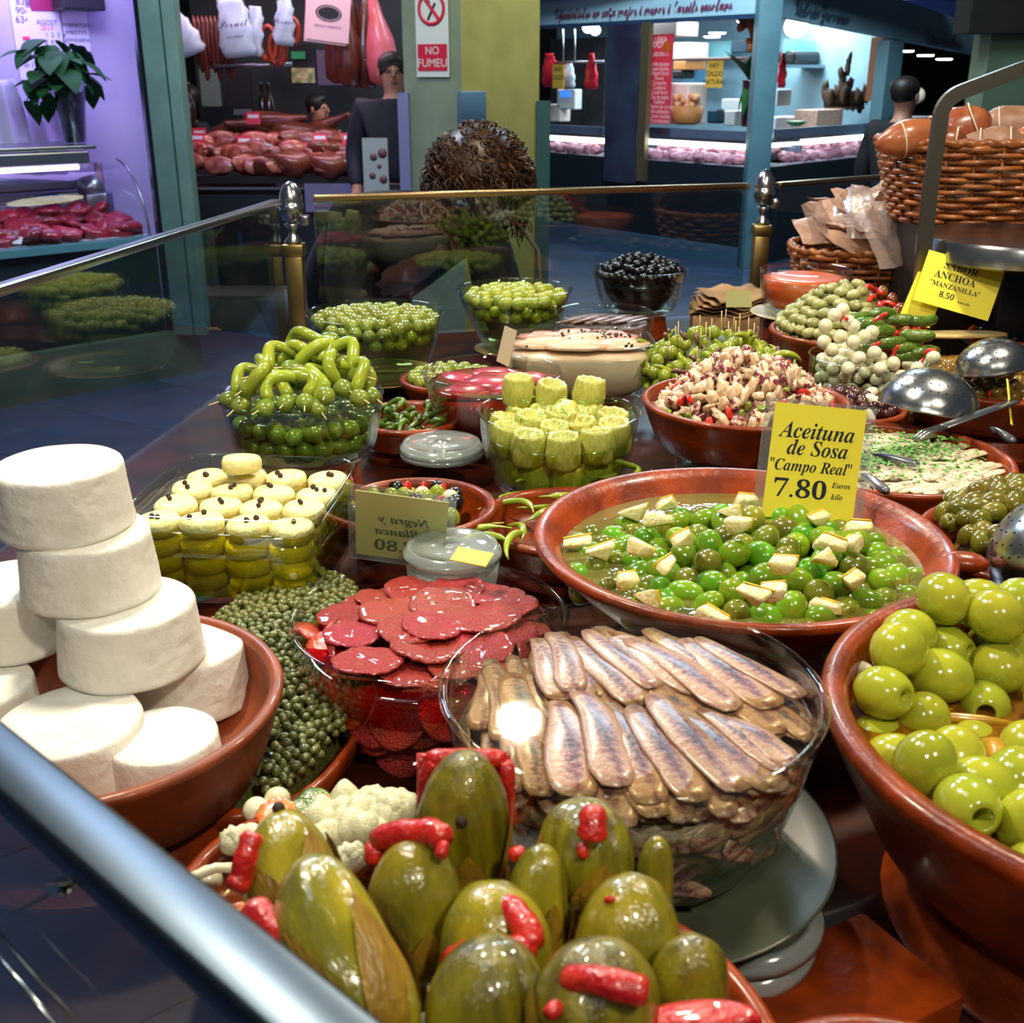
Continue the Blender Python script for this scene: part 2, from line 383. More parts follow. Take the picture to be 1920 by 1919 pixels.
# ------------------------------------------------------------------ vessels
def profile_wall(pr, Rad):
    zs = [z for r, z in pr]; rs = [r / Rad for r, z in pr]
    return lambda z: float(np.interp(z, zs, rs))
def riser(x, y, ztop, r, label, m=None, name='clay_riser'):
    h = ztop - .0008 - TZ
    if h < .006: return
    pr = [(r * 1.12, 0), (r * 1.14, min(.006, h * .3)), (r * 1.1, min(.01, h * .4)), (r, h - .004), (r - .004, h), (.0, h)]
    tag(ob(name, lathe(pr, 40), m or clay, M=T(x, y, TZ + .0004), sharp=40), label, 'stand')
def cazuela(x, y, zr, Rr, h, label, rb=.8, lip=.011, m=clay, ris=True, flare=.0, name='clay_dish', cat='dish', lug=None):
    rbo = Rr * rb
    pr = [(rbo * .97, 0), (rbo, .004), (rbo + (Rr - rbo) * .55, h * .5), (Rr - .002, h - lip * .9), (Rr + .001, h - lip * .45), (Rr - .001, h - lip * .1), (Rr - lip * .45, h), (Rr - lip * .9, h - lip * .15),
          (Rr - lip * 1.1 - flare * .5, h - lip * .7), (Rr - lip * 1.2 - flare, h * .5), (rbo - .008 - flare * .6, .014), (rbo - .02, .009), (0, .008)]
    g = lathe(pr, 72)
    if lug:
        g.add(ell(.022, .013, .009, 14, 8), T((Rr + .004) * math.cos(lug), (Rr + .004) * math.sin(lug), h - .008) @ RZ(lug))
    z0 = zr - h
    o = tag(ob(name, g, m, M=T(x, y, z0)), label, cat)
    if ris: riser(x, y, z0, rbo * .8, 'upturned clay stand under the ' + ' '.join(label.split()[:6]))
    inner = [(rbo - .008, .008), (rbo - .006 - flare * .6, .014), (Rr - lip * 1.2 - flare, h * .5), (Rr - lip * 1.1, h)]
    return dict(x=x, y=y, z0=z0, R=Rr - lip * 1.1, h=h, wall=profile_wall(inner, Rr - lip * 1.1), M=T(x, y, z0), o=o)
def glassbowl(x, y, zr, Rr, h, rb, label, pw=.6, t=.0035, ris=True, flutes=0, sq=None, name='glass_bowl', m=None, stand='clay'):
    k = 9; outer = [(rb + (Rr - rb) * (i / k) ** pw, h * i / k) for i in range(k + 1)]
    inner = [(max(r - t, .001), max(z, t)) for r, z in outer]
    pr = [(rb * .9, 0)] + outer[0:] + [(Rr + .0012, h + .0015), (Rr - t / 2, h + .003), (Rr - t - .0008, h + .001)] + inner[::-1][0:] + [(0, t)]
    g = lathe(pr, 72, sq=sq)
    if flutes:
        def fl(v):
            a = math.atan2(v[1], v[0]); kz = max(0, 1 - v[2] / h * 1.15); s = 1 + .022 * math.cos(flutes * a) * kz; return (v[0] * s, v[1] * s, v[2])
        g.v = [fl(v) for v in g.v]
    z0 = zr - h
    o = tag(ob(name, g, m or glassm, M=T(x, y, z0)), label, 'bowl')
    if ris: riser(x, y, z0, rb * .8, 'upturned clay stand under the ' + ' '.join(label.split()[:6]))
    return dict(x=x, y=y, z0=z0, R=Rr - t - .001, h=h, wall=profile_wall([(r - .001, z) for r, z in inner], Rr - t - .001), M=T(x, y, z0), inner=inner, o=o, sq=sq)
def fluid(v, level, m, name, label, cat='liquid', body=False, rings=14, amp=0):
    """liquid: its surface, and with body its side behind the glass"""
    r = v['R'] * v['wall'](level) - .0005
    if body:
        pr = [(rr - .0012, z) for rr, z in v['inner'] if z < level] + [(r, level)] + [(r * i / rings, level) for i in range(rings - 1, 0, -1)] + [(0, level)]
        g = lathe([(.002, .0046)] + pr, 64, sq=v.get('sq'))
    else: g = disc(r, level, 64, rings, sq=v.get('sq'))
    return tag(ob(name, g, m, M=v['M']), label, cat, kind='stuff')
def fill(v, items, label, group, name, cat, r, surf, seed=1, depth=None, glass=False, n=None, flat=False, sc=(.92, 1.08), zb=.012, iters=60, Rk=1.0, weights=None, dens=.62, skip=None):
    pts = pack(v['R'] * Rk, zb, surf, r, v['wall'] if Rk > .9 else None, seed=seed, n=n, depth=depth, glass=glass, iters=iters, dens=dens, sq=v.get('sq')[:2] if v.get('sq') else None)
    q = random.Random(seed * 31 + 5); out = []
    for p in pts:
        if skip and skip(p): continue
        it = q.choices(items, weights)[0] if weights else q.choice(items)
        nm, me, lb, gr, ct = it if isinstance(it, tuple) else (name, it, label, group, cat)
        s = q.uniform(*sc)
        out.append(spawn(nm, me, v['M'] @ T(*p) @ rnd_rot(q, flat) @ S(s), lb, ct, gr))
    return out
def olive_geo(rx, rz, hole=0, depth=0, nu=18, bump=0):
    pr = []
    for i in range(0, 11):
        p = -math.pi / 2 + math.pi * i / 12; pr.append((rx * math.cos(p), rz * math.sin(p)))
    if hole:
        pr = pr[:-1] + [(rx * max(.55, hole * 1.3), rz * math.sqrt(1 - max(.55, hole * 1.3) ** 2) ), (rx * hole * 1.08, rz * math.sqrt(1 - hole ** 2) * .99), (rx * hole * .95, rz * math.sqrt(1 - hole ** 2) * .95), (rx * hole * .85, rz * (1 - depth)), (0, rz * (1 - depth) - .0003)]
    else: pr += [(rx * math.cos(math.radians(80)), rz * .985), (rx * .06, rz * .965), (0, rz * .95)]
    pr[0] = (0, -rz)
    return lathe(pr, nu)
def E_(p, r, h, zmid):    # heap: height over radius
    return lambda t: zmid + h * max(0, 1 - (t / r) ** p)

# --- A: anchovies, glass bowl on a grey plate
plate_m = mat('grey_plate', '4a5040', '42483a', ns=4, rough=.35, coat=.3)
def plate(x, y, z, r, label, m=plate_m, h=.018, rb=.6, name='plate'):
    pr = [(r * rb, 0), (r * rb + .003, .002), (r * .9, h * .75), (r, h * .95), (r, h), (r * .985, h * 1.0), (r * .88, h * .85), (r * rb, .006), (0, .006)]
    return tag(ob(name, lathe(pr, 64), m, M=T(x, y, z)), label, 'plate')
riser(.080, .592, 1.036, .075, 'upturned clay stand under the grey anchovy plate')
plate(.080, .592, 1.037, .1235, 'grey green plate under the glass bowl of anchovy fillets')
A = glassbowl(.074, .608, 1.147, .1185, .1025, .080, 'wide clear glass bowl holding rows of anchovy fillets', pw=.5, ris=False)
oil_clear = clear('pale_oil', (.93, .88, .70), refl=1.1, ripple=.08, base=.05, rs=16)
fluid(A, .089, oil_clear, 'anchovy_oil', 'clear pale oil over the anchovy fillets', 'oil')
fillet_m = streak('anchovy_flesh', '9a7862', '30121f', '6c4048', .0150, rough=.34, scale=260)
def fillet(L_, w, seed, th=.006, dome=.0009):
    q = random.Random(seed); n = 20; out = []
    for i in range(n):
        a = 2 * math.pi * i / n; c, s = math.cos(a), math.sin(a)
        yy = L_ / 2 * (abs(s) ** .75) * (1 if s > 0 else -1); taper = 1 - .35 * (yy / L_ + .5)
        out.append((w / 2 * (abs(c) ** .55) * (1 if c > 0 else -1) * taper * q.uniform(.9, 1.08) + .002 * math.sin(yy * 60 + seed), yy))
    g = pill(out, th, .22, dome)
    # subdivide lengthwise for a slight bend
    k = q.uniform(-.6, .6); g.v = [(x + k * y * y, y, z - abs(y) * .03) for x, y, z in g.v]
    return g
fil = [mesh('anchovy_fillet', fillet(.094 + .008 * (i % 3), .0265 + .002 * (i % 2), i, .0026), fillet_m) for i in range(6)]
qa = random.Random(3)
lb = 'brown and cream anchovy fillet lying in the wide glass bowl'; gr = 'anchovy fillets in the glass bowl'
def lay(px, py, ang, z, k, s=1.0):
    p = gz(px, py, z); spawn('anchovy_fillet', fil[k % 6], T(p.x, p.y, z) @ RZ(ang) @ RY(qa.uniform(-.12, .12)) @ S(s), lb, 'fish', gr)
LV = A['z0'] + .089
for layer, (dz, y0) in enumerate([(-.012, .0), (-.006, .03), (-.001, .010)]):
    for i in range(15):
        x = -.106 + .0152 * i + (.007 if layer == 1 else 0)
        for yy in ((.052, -.046) if layer != 1 else (.0, -.085, .085)):
            ang = math.radians(2 + 28 * max(0, min(1, (x + .07) / .12))); y = yy + y0 * .5 + qa.uniform(-.014, .014)
            X = x - math.sin(ang) * yy * .9 + qa.uniform(-.002, .002); sc_l = 1.08
            while sc_l > .5:
                e1 = [math.hypot(X - math.sin(ang) * .047 * sc_l * k, y + math.cos(ang) * .047 * sc_l * k) for k in (-1, 1)]
                if max(e1) < .1085: break
                sc_l -= .06; y *= .97; X *= .985
            if sc_l <= .52 or (layer == 2 and x < -.06): continue
            spawn('anchovy_fillet', fil[(i + layer) % 6], A['M'] @ T(X, y, .089 + dz + .0012 * (i % 3)) @ RZ(ang + qa.uniform(-.10, .10)) @ RY(.05 + qa.uniform(-.06, .06)) @ RX(qa.uniform(-.02, .02)) @ S(max(sc_l, .8) * qa.uniform(.95, 1.15), sc_l, 1), lb, 'fish', gr)
for i in range(40):     # fillets standing along the glass wall
    a = math.pi + math.pi * i / 39 + .05; zz = qa.uniform(.02, .075); rr = A['R'] * A['wall'](zz) - .0025
    p = Vector((rr * math.cos(a), rr * math.sin(a), zz))
    spawn('anchovy_fillet', fil[i % 6], A['M'] @ T(*p) @ RZ(a) @ RY(math.radians(78)) @ RZ(qa.uniform(-.5, .5)) @ S(.60), 'anchovy fillet pressed against the side of the wide glass bowl', 'fish', 'anchovy fillets along the glass side')
inner_core = mat('fish_core', 'a88c66', '54402c', ns=110, rough=.4, bump=.4, bs=60)
tag(ob('fish_layers', lathe([(.078, .006), (.0965, .035), (.106, .060), (.1085, .071), (0, .072)], 48), inner_core, M=A['M']), 'lower layers of anchovy fillets packed in the glass bowl', 'fish', kind='stuff')

# --- B: cured sausage slices in red marinade
B = glassbowl(-.069, .845, 1.078, .1165, .090, .080, 'clear glass bowl of red marinated sausage slices', pw=.45)
red_liq = clear('red_marinade', (.84, .09, .08), refl=1.0, ripple=.1, base=.04, rs=18)
fluid(B, .070, red_liq, 'red_marinade', 'dark red marinade around the sausage slices', 'marinade', body=True)
slice_m = mat('sausage_slice', '8c0f14', 'a82c1c', ns=420, rough=.4, bump=1, bs=420, coat=.5, rv=.14, rh=.012, det=2)
slice_o = mat('sausage_slice_orange', 'b8400e', '96240e', ns=350, rough=.35, bump=.4, bs=120, coat=.4, rv=.1)
def wav(g, s):
    g.v = [(x * (1 + .03 * math.sin(math.atan2(y, x) * 5 + s)), y, z + .0016 * math.sin(x * 110 + s) * math.cos(y * 90 + s * 2) + .0006 * math.sin(x * 400 + y * 330)) for x, y, z in g.v]; return g
slices = [mesh('sausage_slice', wav(lathe([(0, -.0018), (.026, -.0018), (.0335, -.001), (.034, .0008), (.032, .0019), (.026, .0021), (.019, .0021), (.012, .0021), (.006, .0021), (0, .0021)], 36).tf(S(1, .9, 1)), i * 1.7), slice_m) for i in range(4)]
slices_o = [mesh('sausage_slice', pill(ell_out(.026, .022, 20, .04, i + 9), .006, .12, .001), slice_o) for i in range(2)]
lb = 'glossy red sausage slice on top of the marinade bowl'; gr = 'red sausage slices on the marinade'
qb = random.Random(8)
for i, (px, py, wd, dz) in enumerate([(760, 1092, 120, 4), (835, 1078, 100, 0), (930, 1100, 120, 3), (1000, 1140, 105, 2), (615, 1150, 105, 4), (735, 1150, 140, 9), (830, 1135, 150, 10), (910, 1160, 150, 12), (690, 1240, 135, 10), (800, 1215, 150, 8), (900, 1215, 140, 6), (960, 1180, 120, 6), (860, 1100, 120, 7), (680, 1110, 90, 3), (850, 1250, 110, 2), (1010, 1180, 80, 0), (765, 1180, 130, 12), (960, 1140, 120, 9), (660, 1190, 120, 5), (880, 1060, 100, 1), (700, 1075, 100, 1), (810, 1175, 130, 13), (760, 1265, 110, 1), (930, 1250, 110, 2), (625, 1110, 90, 1), (985, 1105, 110, 5)]):
    z = B['z0'] + .0735 + dz * .0007; p = gz(px, py, z); lx, ly = p.x - B['x'], p.y - B['y']; rr = math.hypot(lx, ly) + 1e-6; mr = B['R'] - .027
    if rr > mr: p.x, p.y = B['x'] + lx * mr / rr, B['y'] + ly * mr / rr
    spawn('sausage_slice', slices[i % 4], T(*p) @ RZ(qb.uniform(0, 6)) @ RX(qb.uniform(-.16, .16)) @ S(wd / 158), lb, 'sausage', gr)
for i, (px, py) in enumerate([(620, 1215), (645, 1195), (590, 1190), (670, 1270)]):
    z = B['z0'] + .069; p = gz(px, py, z)
    spawn('sausage_slice', slices_o[i % 2], T(*p) @ RZ(i) @ RX(.5) @ S(.8), 'orange-edged sausage slice half sunk at the left of the marinade bowl', 'sausage', 'orange sausage slices half sunk')
for i in range(34):
    a = math.pi * .95 + math.pi * 1.1 * (i % 17) / 16; zz = .052 - .03 * (i // 17) + qb.uniform(-.006, .006); rr = B['R'] * B['wall'](zz) - .011
    spawn('sausage_slice', (slices + slices_o)[i % 6], B['M'] @ T(rr * math.cos(a), rr * math.sin(a), zz) @ RZ(a) @ RY(math.radians(65) + qb.uniform(-.4, .3)) @ S(.8), 'sausage slice sunk in red marinade against the glass side', 'sausage', 'sunk sausage slices')
tag(ob('sausage_layers', lathe([(.05, .006), (.078, .03), (.088, .058), (0, .064)], 40), mat('sausage_core', '861410', 'a0281a', ns=200, rough=.5), M=B['M']), 'lower layers of sausage slices under the marinade', 'sausage', kind='stuff')

# --- C: bright green olives with lemon
C = cazuela(.203, .922, 1.122, .1835, .068, 'wide shallow clay dish of bright green olives and lemon', rb=.66, lip=.010, flare=.018, lug=-.25)
brine = clear('olive_brine', (.78, .80, .42), refl=1.1, ripple=.25, base=.05, rs=60, haze=.42, hazecol=(.26, .25, .06))
fluid(C, .047, brine, 'olive_brine', 'yellowish brine in the wide clay dish of green olives', 'brine')
g1 = mat('olive_green', '569418', '6f8c1a', ns=160, rough=.16, coat=.6, rv=.28, rh=.03, bump=.08, bs=500)
g2 = mat('olive_dull', '747a20', '5e6618', ns=80, rough=.2, coat=.5, rv=.25, rh=.02)
oC = [mesh('green_olive', olive_geo(.0118, .0152), g1), mesh('green_olive', olive_geo(.0122, .0150, .12, .1), g1), mesh('green_olive', olive_geo(.0110, .0168), g1), mesh('green_olive', olive_geo(.0118, .0140, .13, .1), g2)]
lbC = 'shiny bright green olive in the wide clay dish with lemon'
def offc(cx, cy, r, h, zm, ell=1):
    return lambda t: zm + h * max(0, 1 - (t / r) ** 2)
Ch = dict(C); Ch['M'] = T(.222, .912, C['z0'])
fill(Ch, oC, lbC, 'bright green olives with lemon', 'green_olive', 'olive', .0125, E_(2.2, .135, .040, .044), seed=4, depth=.03, iters=90, Rk=.80)
Ch['M'] = T(.150, .905, C['z0'])
fill(Ch, oC[:1] + oC[3:], 'green olive half sunk in the brine at the left of the wide dish', 'sunk green olives at the left', 'sunk_olive', 'olive', .0112, lambda t: .050, seed=41, depth=.02, n=60, iters=40, Rk=.66, skip=lambda p: p[0] > -.02)
Ch['M'] = T(.25, .900, C['z0'])
fill(Ch, oC[:1] + oC[3:], 'green olive half sunk in the brine at the right of the wide dish', 'sunk green olives at the right', 'sunk_olive', 'olive', .0112, lambda t: .050, seed=42, depth=.02, n=40, iters=40, Rk=.55, skip=lambda p: p[0] < .02)
lem_m = mat('lemon_flesh', 'e9e6be', 'dcd07c', ns=260, rough=.3, coat=.4, rv=.05, bump=.5, bs=300)
lem_p = mat('lemon_peel', 'dba81c', 'e8c440', ns=200, rough=.4, bump=.2, bs=200)
def lem(i):
    q = random.Random(i); w, d = q.uniform(.007, .010), q.uniform(.004, .006)
    def wob(g, s): g.v = [(x * (1 + .35 * math.sin(z * 300 + s)) + .25 * y, y * (1 + .2 * math.sin(x * 260 + s)), z * (1 + .5 * math.sin(x * 200 + s * 2))) for x, y, z in g.v]; return g
    return [('pulp', mesh('pulp', wob(box(-w, -d, -.005, w, d * .75, .005, .002), i), lem_m), T()), ('peel', mesh('peel', wob(box(-w, d * .75, -.005, w, d, .005, .0006), i), lem_p), T())]
lems = [lem(i) for i in range(4)]
for i, (px, py) in enumerate([(1125, 1035), (1200, 1030), (1235, 975), (1280, 1010), (1187, 963), (1385, 985), (1400, 940), (1215, 1120), (1415, 1115), (1450, 1110), (1337, 1158), (1545, 1045), (1595, 1090), (1600, 1020), (1610, 990), (1250, 1060), (1080, 1020), (1470, 1060), (1560, 1020), (1370, 960), (1530, 975), (1175, 1090), (1548, 1140), (1250, 945)]):
    z = C['z0'] + .052 + (.047 * max(0, 1 - ((px - 1400) / 300) ** 2 - ((py - 1035) / 120) ** 2)); p = gz(px, py, z)
    spawn('lemon_piece', lems[i % 4], T(*p) @ RZ(qb.uniform(-1, 1)) @ RX(qb.uniform(-.6, .6)) @ RY(qb.uniform(-.3, .3)) @ S(1.1), 'chopped lemon piece with yellow peel among bright green olives', 'lemon', 'lemon pieces among the green olives')

# --- D: big pale manzanilla olives
D = cazuela(.387, .580, 1.142, .195, .092, 'large deep clay dish of big pale green olives', rb=.80, lip=.016)
amber = clear('amber_brine', (.80, .50, .12), refl=1.1, ripple=.1, base=.05, rs=20, haze=.35, hazecol=(.42, .17, .02))
fluid(D, .062, amber, 'amber_brine', 'amber brine in the large deep clay dish', 'brine')
tag(ob('dish_sediment', disc(D['R'] * .9, .036, 48, 6, amp=.002), mat('sediment', 'a8621a', '8a5a14', ns=14, rough=.6), M=D['M']), 'orange spice sediment under the amber brine', 'spice', kind='stuff')
gD = mat('olive_pale', 'a3a52c', '8f9a26', ns=40, rough=.14, coat=.6, rv=.13, rh=.012, bump=.05, bs=250)
gDin = mat('olive_pale_warm', 'a89a24', '969426', ns=40, rough=.16, coat=.6, rv=.12)
oD = [mesh('large_olive', olive_geo(.0184, .0218, nu=24), gD), mesh('large_olive', olive_geo(.0174, .0205, .36, .8, nu=24), gD), mesh('large_olive', olive_geo(.0180, .0202, .10, .1, nu=24), gD), mesh('large_olive', olive_geo(.0170, .0202, .34, .8, nu=24), gDin)]
def surfD(t): return .062 + .004
pD = []
fx = []
DL = [(1765, 1165, 34, 0), (1855, 1205, 26, 2), (1905, 1155, 20, 0), (1700, 1195, 20, 0), (1705, 1250, 22, 0), (1785, 1270, 12, 0), (1830, 1255, 12, 0), (1760, 1230, 12, 1), (1905, 1215, 18, 2), (1835, 1300, 2, 1), (1635, 1310, 8, 1), (1700, 1335, 2, 0), (1815, 1375, -15, 0), (1890, 1380, -15, 3), (1680, 1430, 4, 1), (1760, 1480, 16, 0), (1790, 1430, 4, 0), (1845, 1500, 10, 2), (1820, 1565, 8, 1), (1905, 1530, 6, 0), (1905, 1460, 2, 0), (1890, 1590, 4, 0), (1660, 1280, 0, 0), (1720, 1150, 8, 0), (1800, 1140, 22, 0), (1660, 1225, 2, 0), (1740, 1130, 4, 3), (1905, 1290, -2, 3), (1855, 1620, 0, 0), (1930, 1420, 0, 0), (1960, 1340, 4, 0), (1960, 1200, 20, 0), (1950, 1110, 14, 0), (1870, 1120, 8, 0), (1950, 1580, 6, 0), (1930, 1640, 2, 0)]
specD = [t[3] for t in DL]
for (px, py, dz, k) in DL:
    z = D['z0'] + .062 + dz * .001; p = gz(px, py, z); q = random.Random(px)
    lx, ly = p.x - D['x'], p.y - D['y']; rr = math.hypot(lx, ly); mxr = D['R'] - .020
    if rr > mxr: p.x = D['x'] + lx * mxr / rr; p.y = D['y'] + ly * mxr / rr
    fx.append(p)
for i, p in enumerate(fx): pass
specD_ = [0, 2, 0, 0, 0, 0, 0, 1, 2, 1, 1, 0, 0, 3, 1, 0, 0, 2, 1, 0, 0, 0, 0, 0, 0, 0, 0, 0, 3, 3, 0, 0, 0, 0, 0, 0, 0, 0, 0, 0]
for _ in range(30):       # ease apart
    for i in range(len(fx)):
        for j in range(i):
            d = fx[i] - fx[j]; L_ = d.length
            if 0 < L_ < .0355: d *= (.0355 - L_) / L_ * .5; fx[i] += d; fx[j] -= d
    for i in range(len(fx)):
        lx, ly = fx[i].x - D['x'], fx[i].y - D['y']; rr = math.hypot(lx, ly); mxr = D['R'] - .021
        if rr > mxr: fx[i].x = D['x'] + lx * mxr / rr; fx[i].y = D['y'] + ly * mxr / rr
        fx[i].z = max(fx[i].z, D['z0'] + .046)
for i, p in enumerate(fx):
    q = random.Random(i); k = specD[i]
    rot = Euler((q.uniform(-1.9, -1.2), 0, q.uniform(-.8, .8))).to_matrix().to_4x4() if k in (1, 3) else rnd_rot(q)
    if k in (1, 3): rot = RZ(q.uniform(-.6, 1.4)) @ RX(math.radians(75))
    spawn('large_olive', oD[k], T(*p) @ rot, 'big pale green olive in the large deep clay dish' if k not in (1, 3) else 'pitted big pale olive with open end in the large clay dish', 'olive', 'big pale olives' if k not in (1, 3) else 'pitted big pale olives')
fill(D, oD[:1] + oD[2:3], 'big pale green olive in the large deep clay dish', 'big pale olives', 'large_olive', 'olive', .0192, lambda t: .058, seed=6, depth=.03, n=60, iters=60,
     skip=lambda p: ((p[0] + D['x'] - .335) / .145) ** 2 + ((p[1] + D['y'] - .570) / .062) ** 2 < 1 or min((Vector((p[0] + D['x'], p[1] + D['y'], p[2] + D['z0'])) - f).length for f in fx) < .022)
garlic_m = mat('garlic', 'e8dfc4', 'd8cfae', ns=20, rough=.35, coat=.4)
gar = mesh('garlic_clove', ell(.008, .0075, .014, 14, 10, lambda x, y, z: (x * (1 - z * 18), y * (1 - z * 18), z)), garlic_m)
for px, py, a in [(1618, 1262, .4), (1888, 1258, 1.2), (1900, 1500, 2), (1655, 1210, .2)]:
    p = gz(px, py, D['z0'] + .070); spawn('garlic_clove', gar, T(*p) @ RZ(a) @ RX(1.3), 'peeled white garlic clove among the big pale olives', 'garlic', 'garlic cloves among big olives')
twig = mat('pepper_twig', '9c7a1c', 'c08a20', ns=20, rough=.3, coat=.5)
spawn('pickled_pepper', mesh('pickled_pepper', tube([(-.035, 0, 0), (-.015, -.002, .001), (.01, -.006, .001), (.036, -.010, -.001)], [.001, .004, .0035, .001], 8), twig), T(*gz(1810, 1345, D['z0'] + .062)), 'thin yellow pickled pepper floating among big olives', 'pepper')
spawn('pickled_pepper', mesh('pickled_pepper', tube([(.0, -.02, -.003), (.004, -.005, .002), (.006, .012, .003), (.004, .022, 0)], [.004, .0075, .007, .003], 10), twig), T(*gz(1858, 1430, D['z0'] + .062)), 'stubby yellow pickled pepper floating among big olives', 'pepper')

# --- E: fresh white cheeses
E = cazuela(-.303, .697, 1.090, .137, .066, 'clay dish stacked with fresh white cheeses', rb=.86, lip=.009, m=clay_dry)
cheese_m = mat('fresh_cheese', 'ecebe2', 'e2e0d4', ns=60, rough=.6, bump=.35, bs=170, rv=.02)
def cheese(seed, rt=.0465, rb_=.0505, h=.050):
    q = random.Random(seed); n, m_ = 72, 14; g = G()
    pits = [(q.uniform(0, 6.28), q.uniform(.15, .85), q.uniform(.025, .08), q.uniform(.0006, .0022)) for _ in range(75)]
    prof = [(0, 0), (rb_ * .5, 0), (rb_ * .93, 0), (rb_, .003)] + [(rb_ + (rt - rb_) * k / m_, .003 + (h - .0065) * k / m_) for k in range(1, m_)] + [(rt, h - .0035), (rt - .001, h - .001), (rt * .955, h), (rt * .6, h + .0006), (0, h + .0008)]
    g = lathe(prof, n)
    def f(v):
        x, y, z = v; r = math.hypot(x, y)
        if r < rt * .9: return (x, y, z + .0004 * math.sin(x * 200 + seed) * math.cos(y * 170))
        a = math.atan2(y, x) % 6.283; t = z / h; d = .0004 * math.sin(a * 3 + seed) + .0003 * math.sin(a * 7 + t * 5)
        for pa, pt, s, dp in pits:
            da = min(abs(a - pa), 6.283 - abs(a - pa)); e = (da / s) ** 2 + ((t - pt) / (s * .8)) ** 2
            if e < 3: d -= dp * math.exp(-e)
        return (x * (1 + d / r), y * (1 + d / r), z)
    g.v = [f(v) for v in g.v]; return g
chm = [mesh('fresh_cheese', cheese(i), cheese_m) for i in range(4)]
for i, (x, y, z, s, rx, lbl) in enumerate([
        (-.331, .774, 1.188, .97, .02, 'round white fresh cheese, topmost of the leaning tower'),
        (-.316, .766, 1.138, 1.0, .01, 'round white fresh cheese, second from the top of the tower'),
        (-.286, .748, 1.088, 1.06, 0, 'round white fresh cheese carrying the two-cheese tower'),
        (-.256, .782, 1.036, .97, 0, 'round white fresh cheese behind the tower, by the capers'),
        (-.304, .667, 1.038, 1.06, .03, 'round white fresh cheese at the front near the steel rail'),
        (-.240, .661, 1.030, .80, .02, 'low white fresh cheese lying inside the clay rim'),
        (-.392, .790, 1.085, .98, 0, 'round white fresh cheese cut by the picture edge, upper one'),
        (-.402, .722, 1.034, 1.0, 0, 'round white fresh cheese cut by the picture edge, lower one')]):
    spawn('fresh_cheese', chm[i % 4], T(x, y, z) @ RZ(i * 1.3) @ RX(rx) @ S(s, s, 1.0), lbl, 'cheese')

# --- capers
cap_m = mat('caper', '666c3a', '454c24', ns=400, rough=.35, coat=.35, rv=.3, rh=.02)
cap = [mesh('caper', olive_geo(.0038, .0046, 0, 0, nu=9), cap_m), mesh('caper', olive_geo(.0033, .0048, 0, 0, nu=9), cap_m)]
pr = []
def in_cap(x, y):
    return ((x + .205) / .082) ** 2 + ((y - .845) / .19) ** 2 < 1 and math.hypot(x - B['x'], y - B['y']) > .103 and math.hypot(x - E['x'], y - E['y']) > .125
def cap_h(x, y):
    return 1.024 + .022 * max(0, 1 - ((x + .19) / .11) ** 2 - ((y - .87) / .22) ** 2)
sqd = (1, 2.3, 2.4)
tray = [(.078, 0), (.083, .004), (.089, .030), (.086, .034), (.083, .031), (.078, .008), (0, .006)]
tag(ob('clay_tray', lathe(tray, 64, sq=(1, 2.2, 2.6)), clay, M=T(-.205, .848, TZ)), 'oval clay tray heaped with capers between cheese and sausage', 'dish')
tag(ob('caper_bed', prism([(-.205 + .072 * math.cos(a * .2618), .848 + .165 * math.sin(a * .2618)) for a in range(24)], TZ + .007, 1.018), cap_m, smooth=False), 'dense bed of capers filling the oval clay tray', 'capers', kind='stuff')
qc = random.Random(5); spots = []; gridc = {}
tries = 0
while tries < 9000 and len(spots) < 620:
    tries += 1; x = qc.uniform(-.29, -.12); y = qc.uniform(.67, 1.04)
    if not in_cap(x, y): continue
    z = cap_h(x, y); k = (int(x / .0065), int(y / .0065)); okk = True
    for dx in (-1, 0, 1):
        for dy in (-1, 0, 1):
            for (a, b) in gridc.get((k[0] + dx, k[1] + dy), []):
                if (a - x) ** 2 + (b - y) ** 2 < .0062 ** 2: okk = False
    if not okk: continue
    gridc.setdefault(k, []).append((x, y)); spots.append((x, y, z + qc.uniform(-.001, .0015)))
spots.sort(key=lambda s: s[1])
rest = G()
for i, s in enumerate(spots):
    M_ = T(*s) @ rnd_rot(qc)
    if i < 290: spawn('caper', cap[i % 2], M_, 'small dull green caper in the oval clay tray', 'caper', 'capers in the oval tray')
    else: rest.add(olive_geo(.0038, .0046, nu=7), M_)
fillc = G()
for s in spots[::1]: fillc.add(ell(.0036, .0036, .0036, 6, 4), T(s[0] + .003, s[1] + .002, s[2] - .0055))
tag(ob('capers', rest.add(fillc), cap_m), 'further capers heaped at the back of the oval tray', 'capers', kind='stuff')

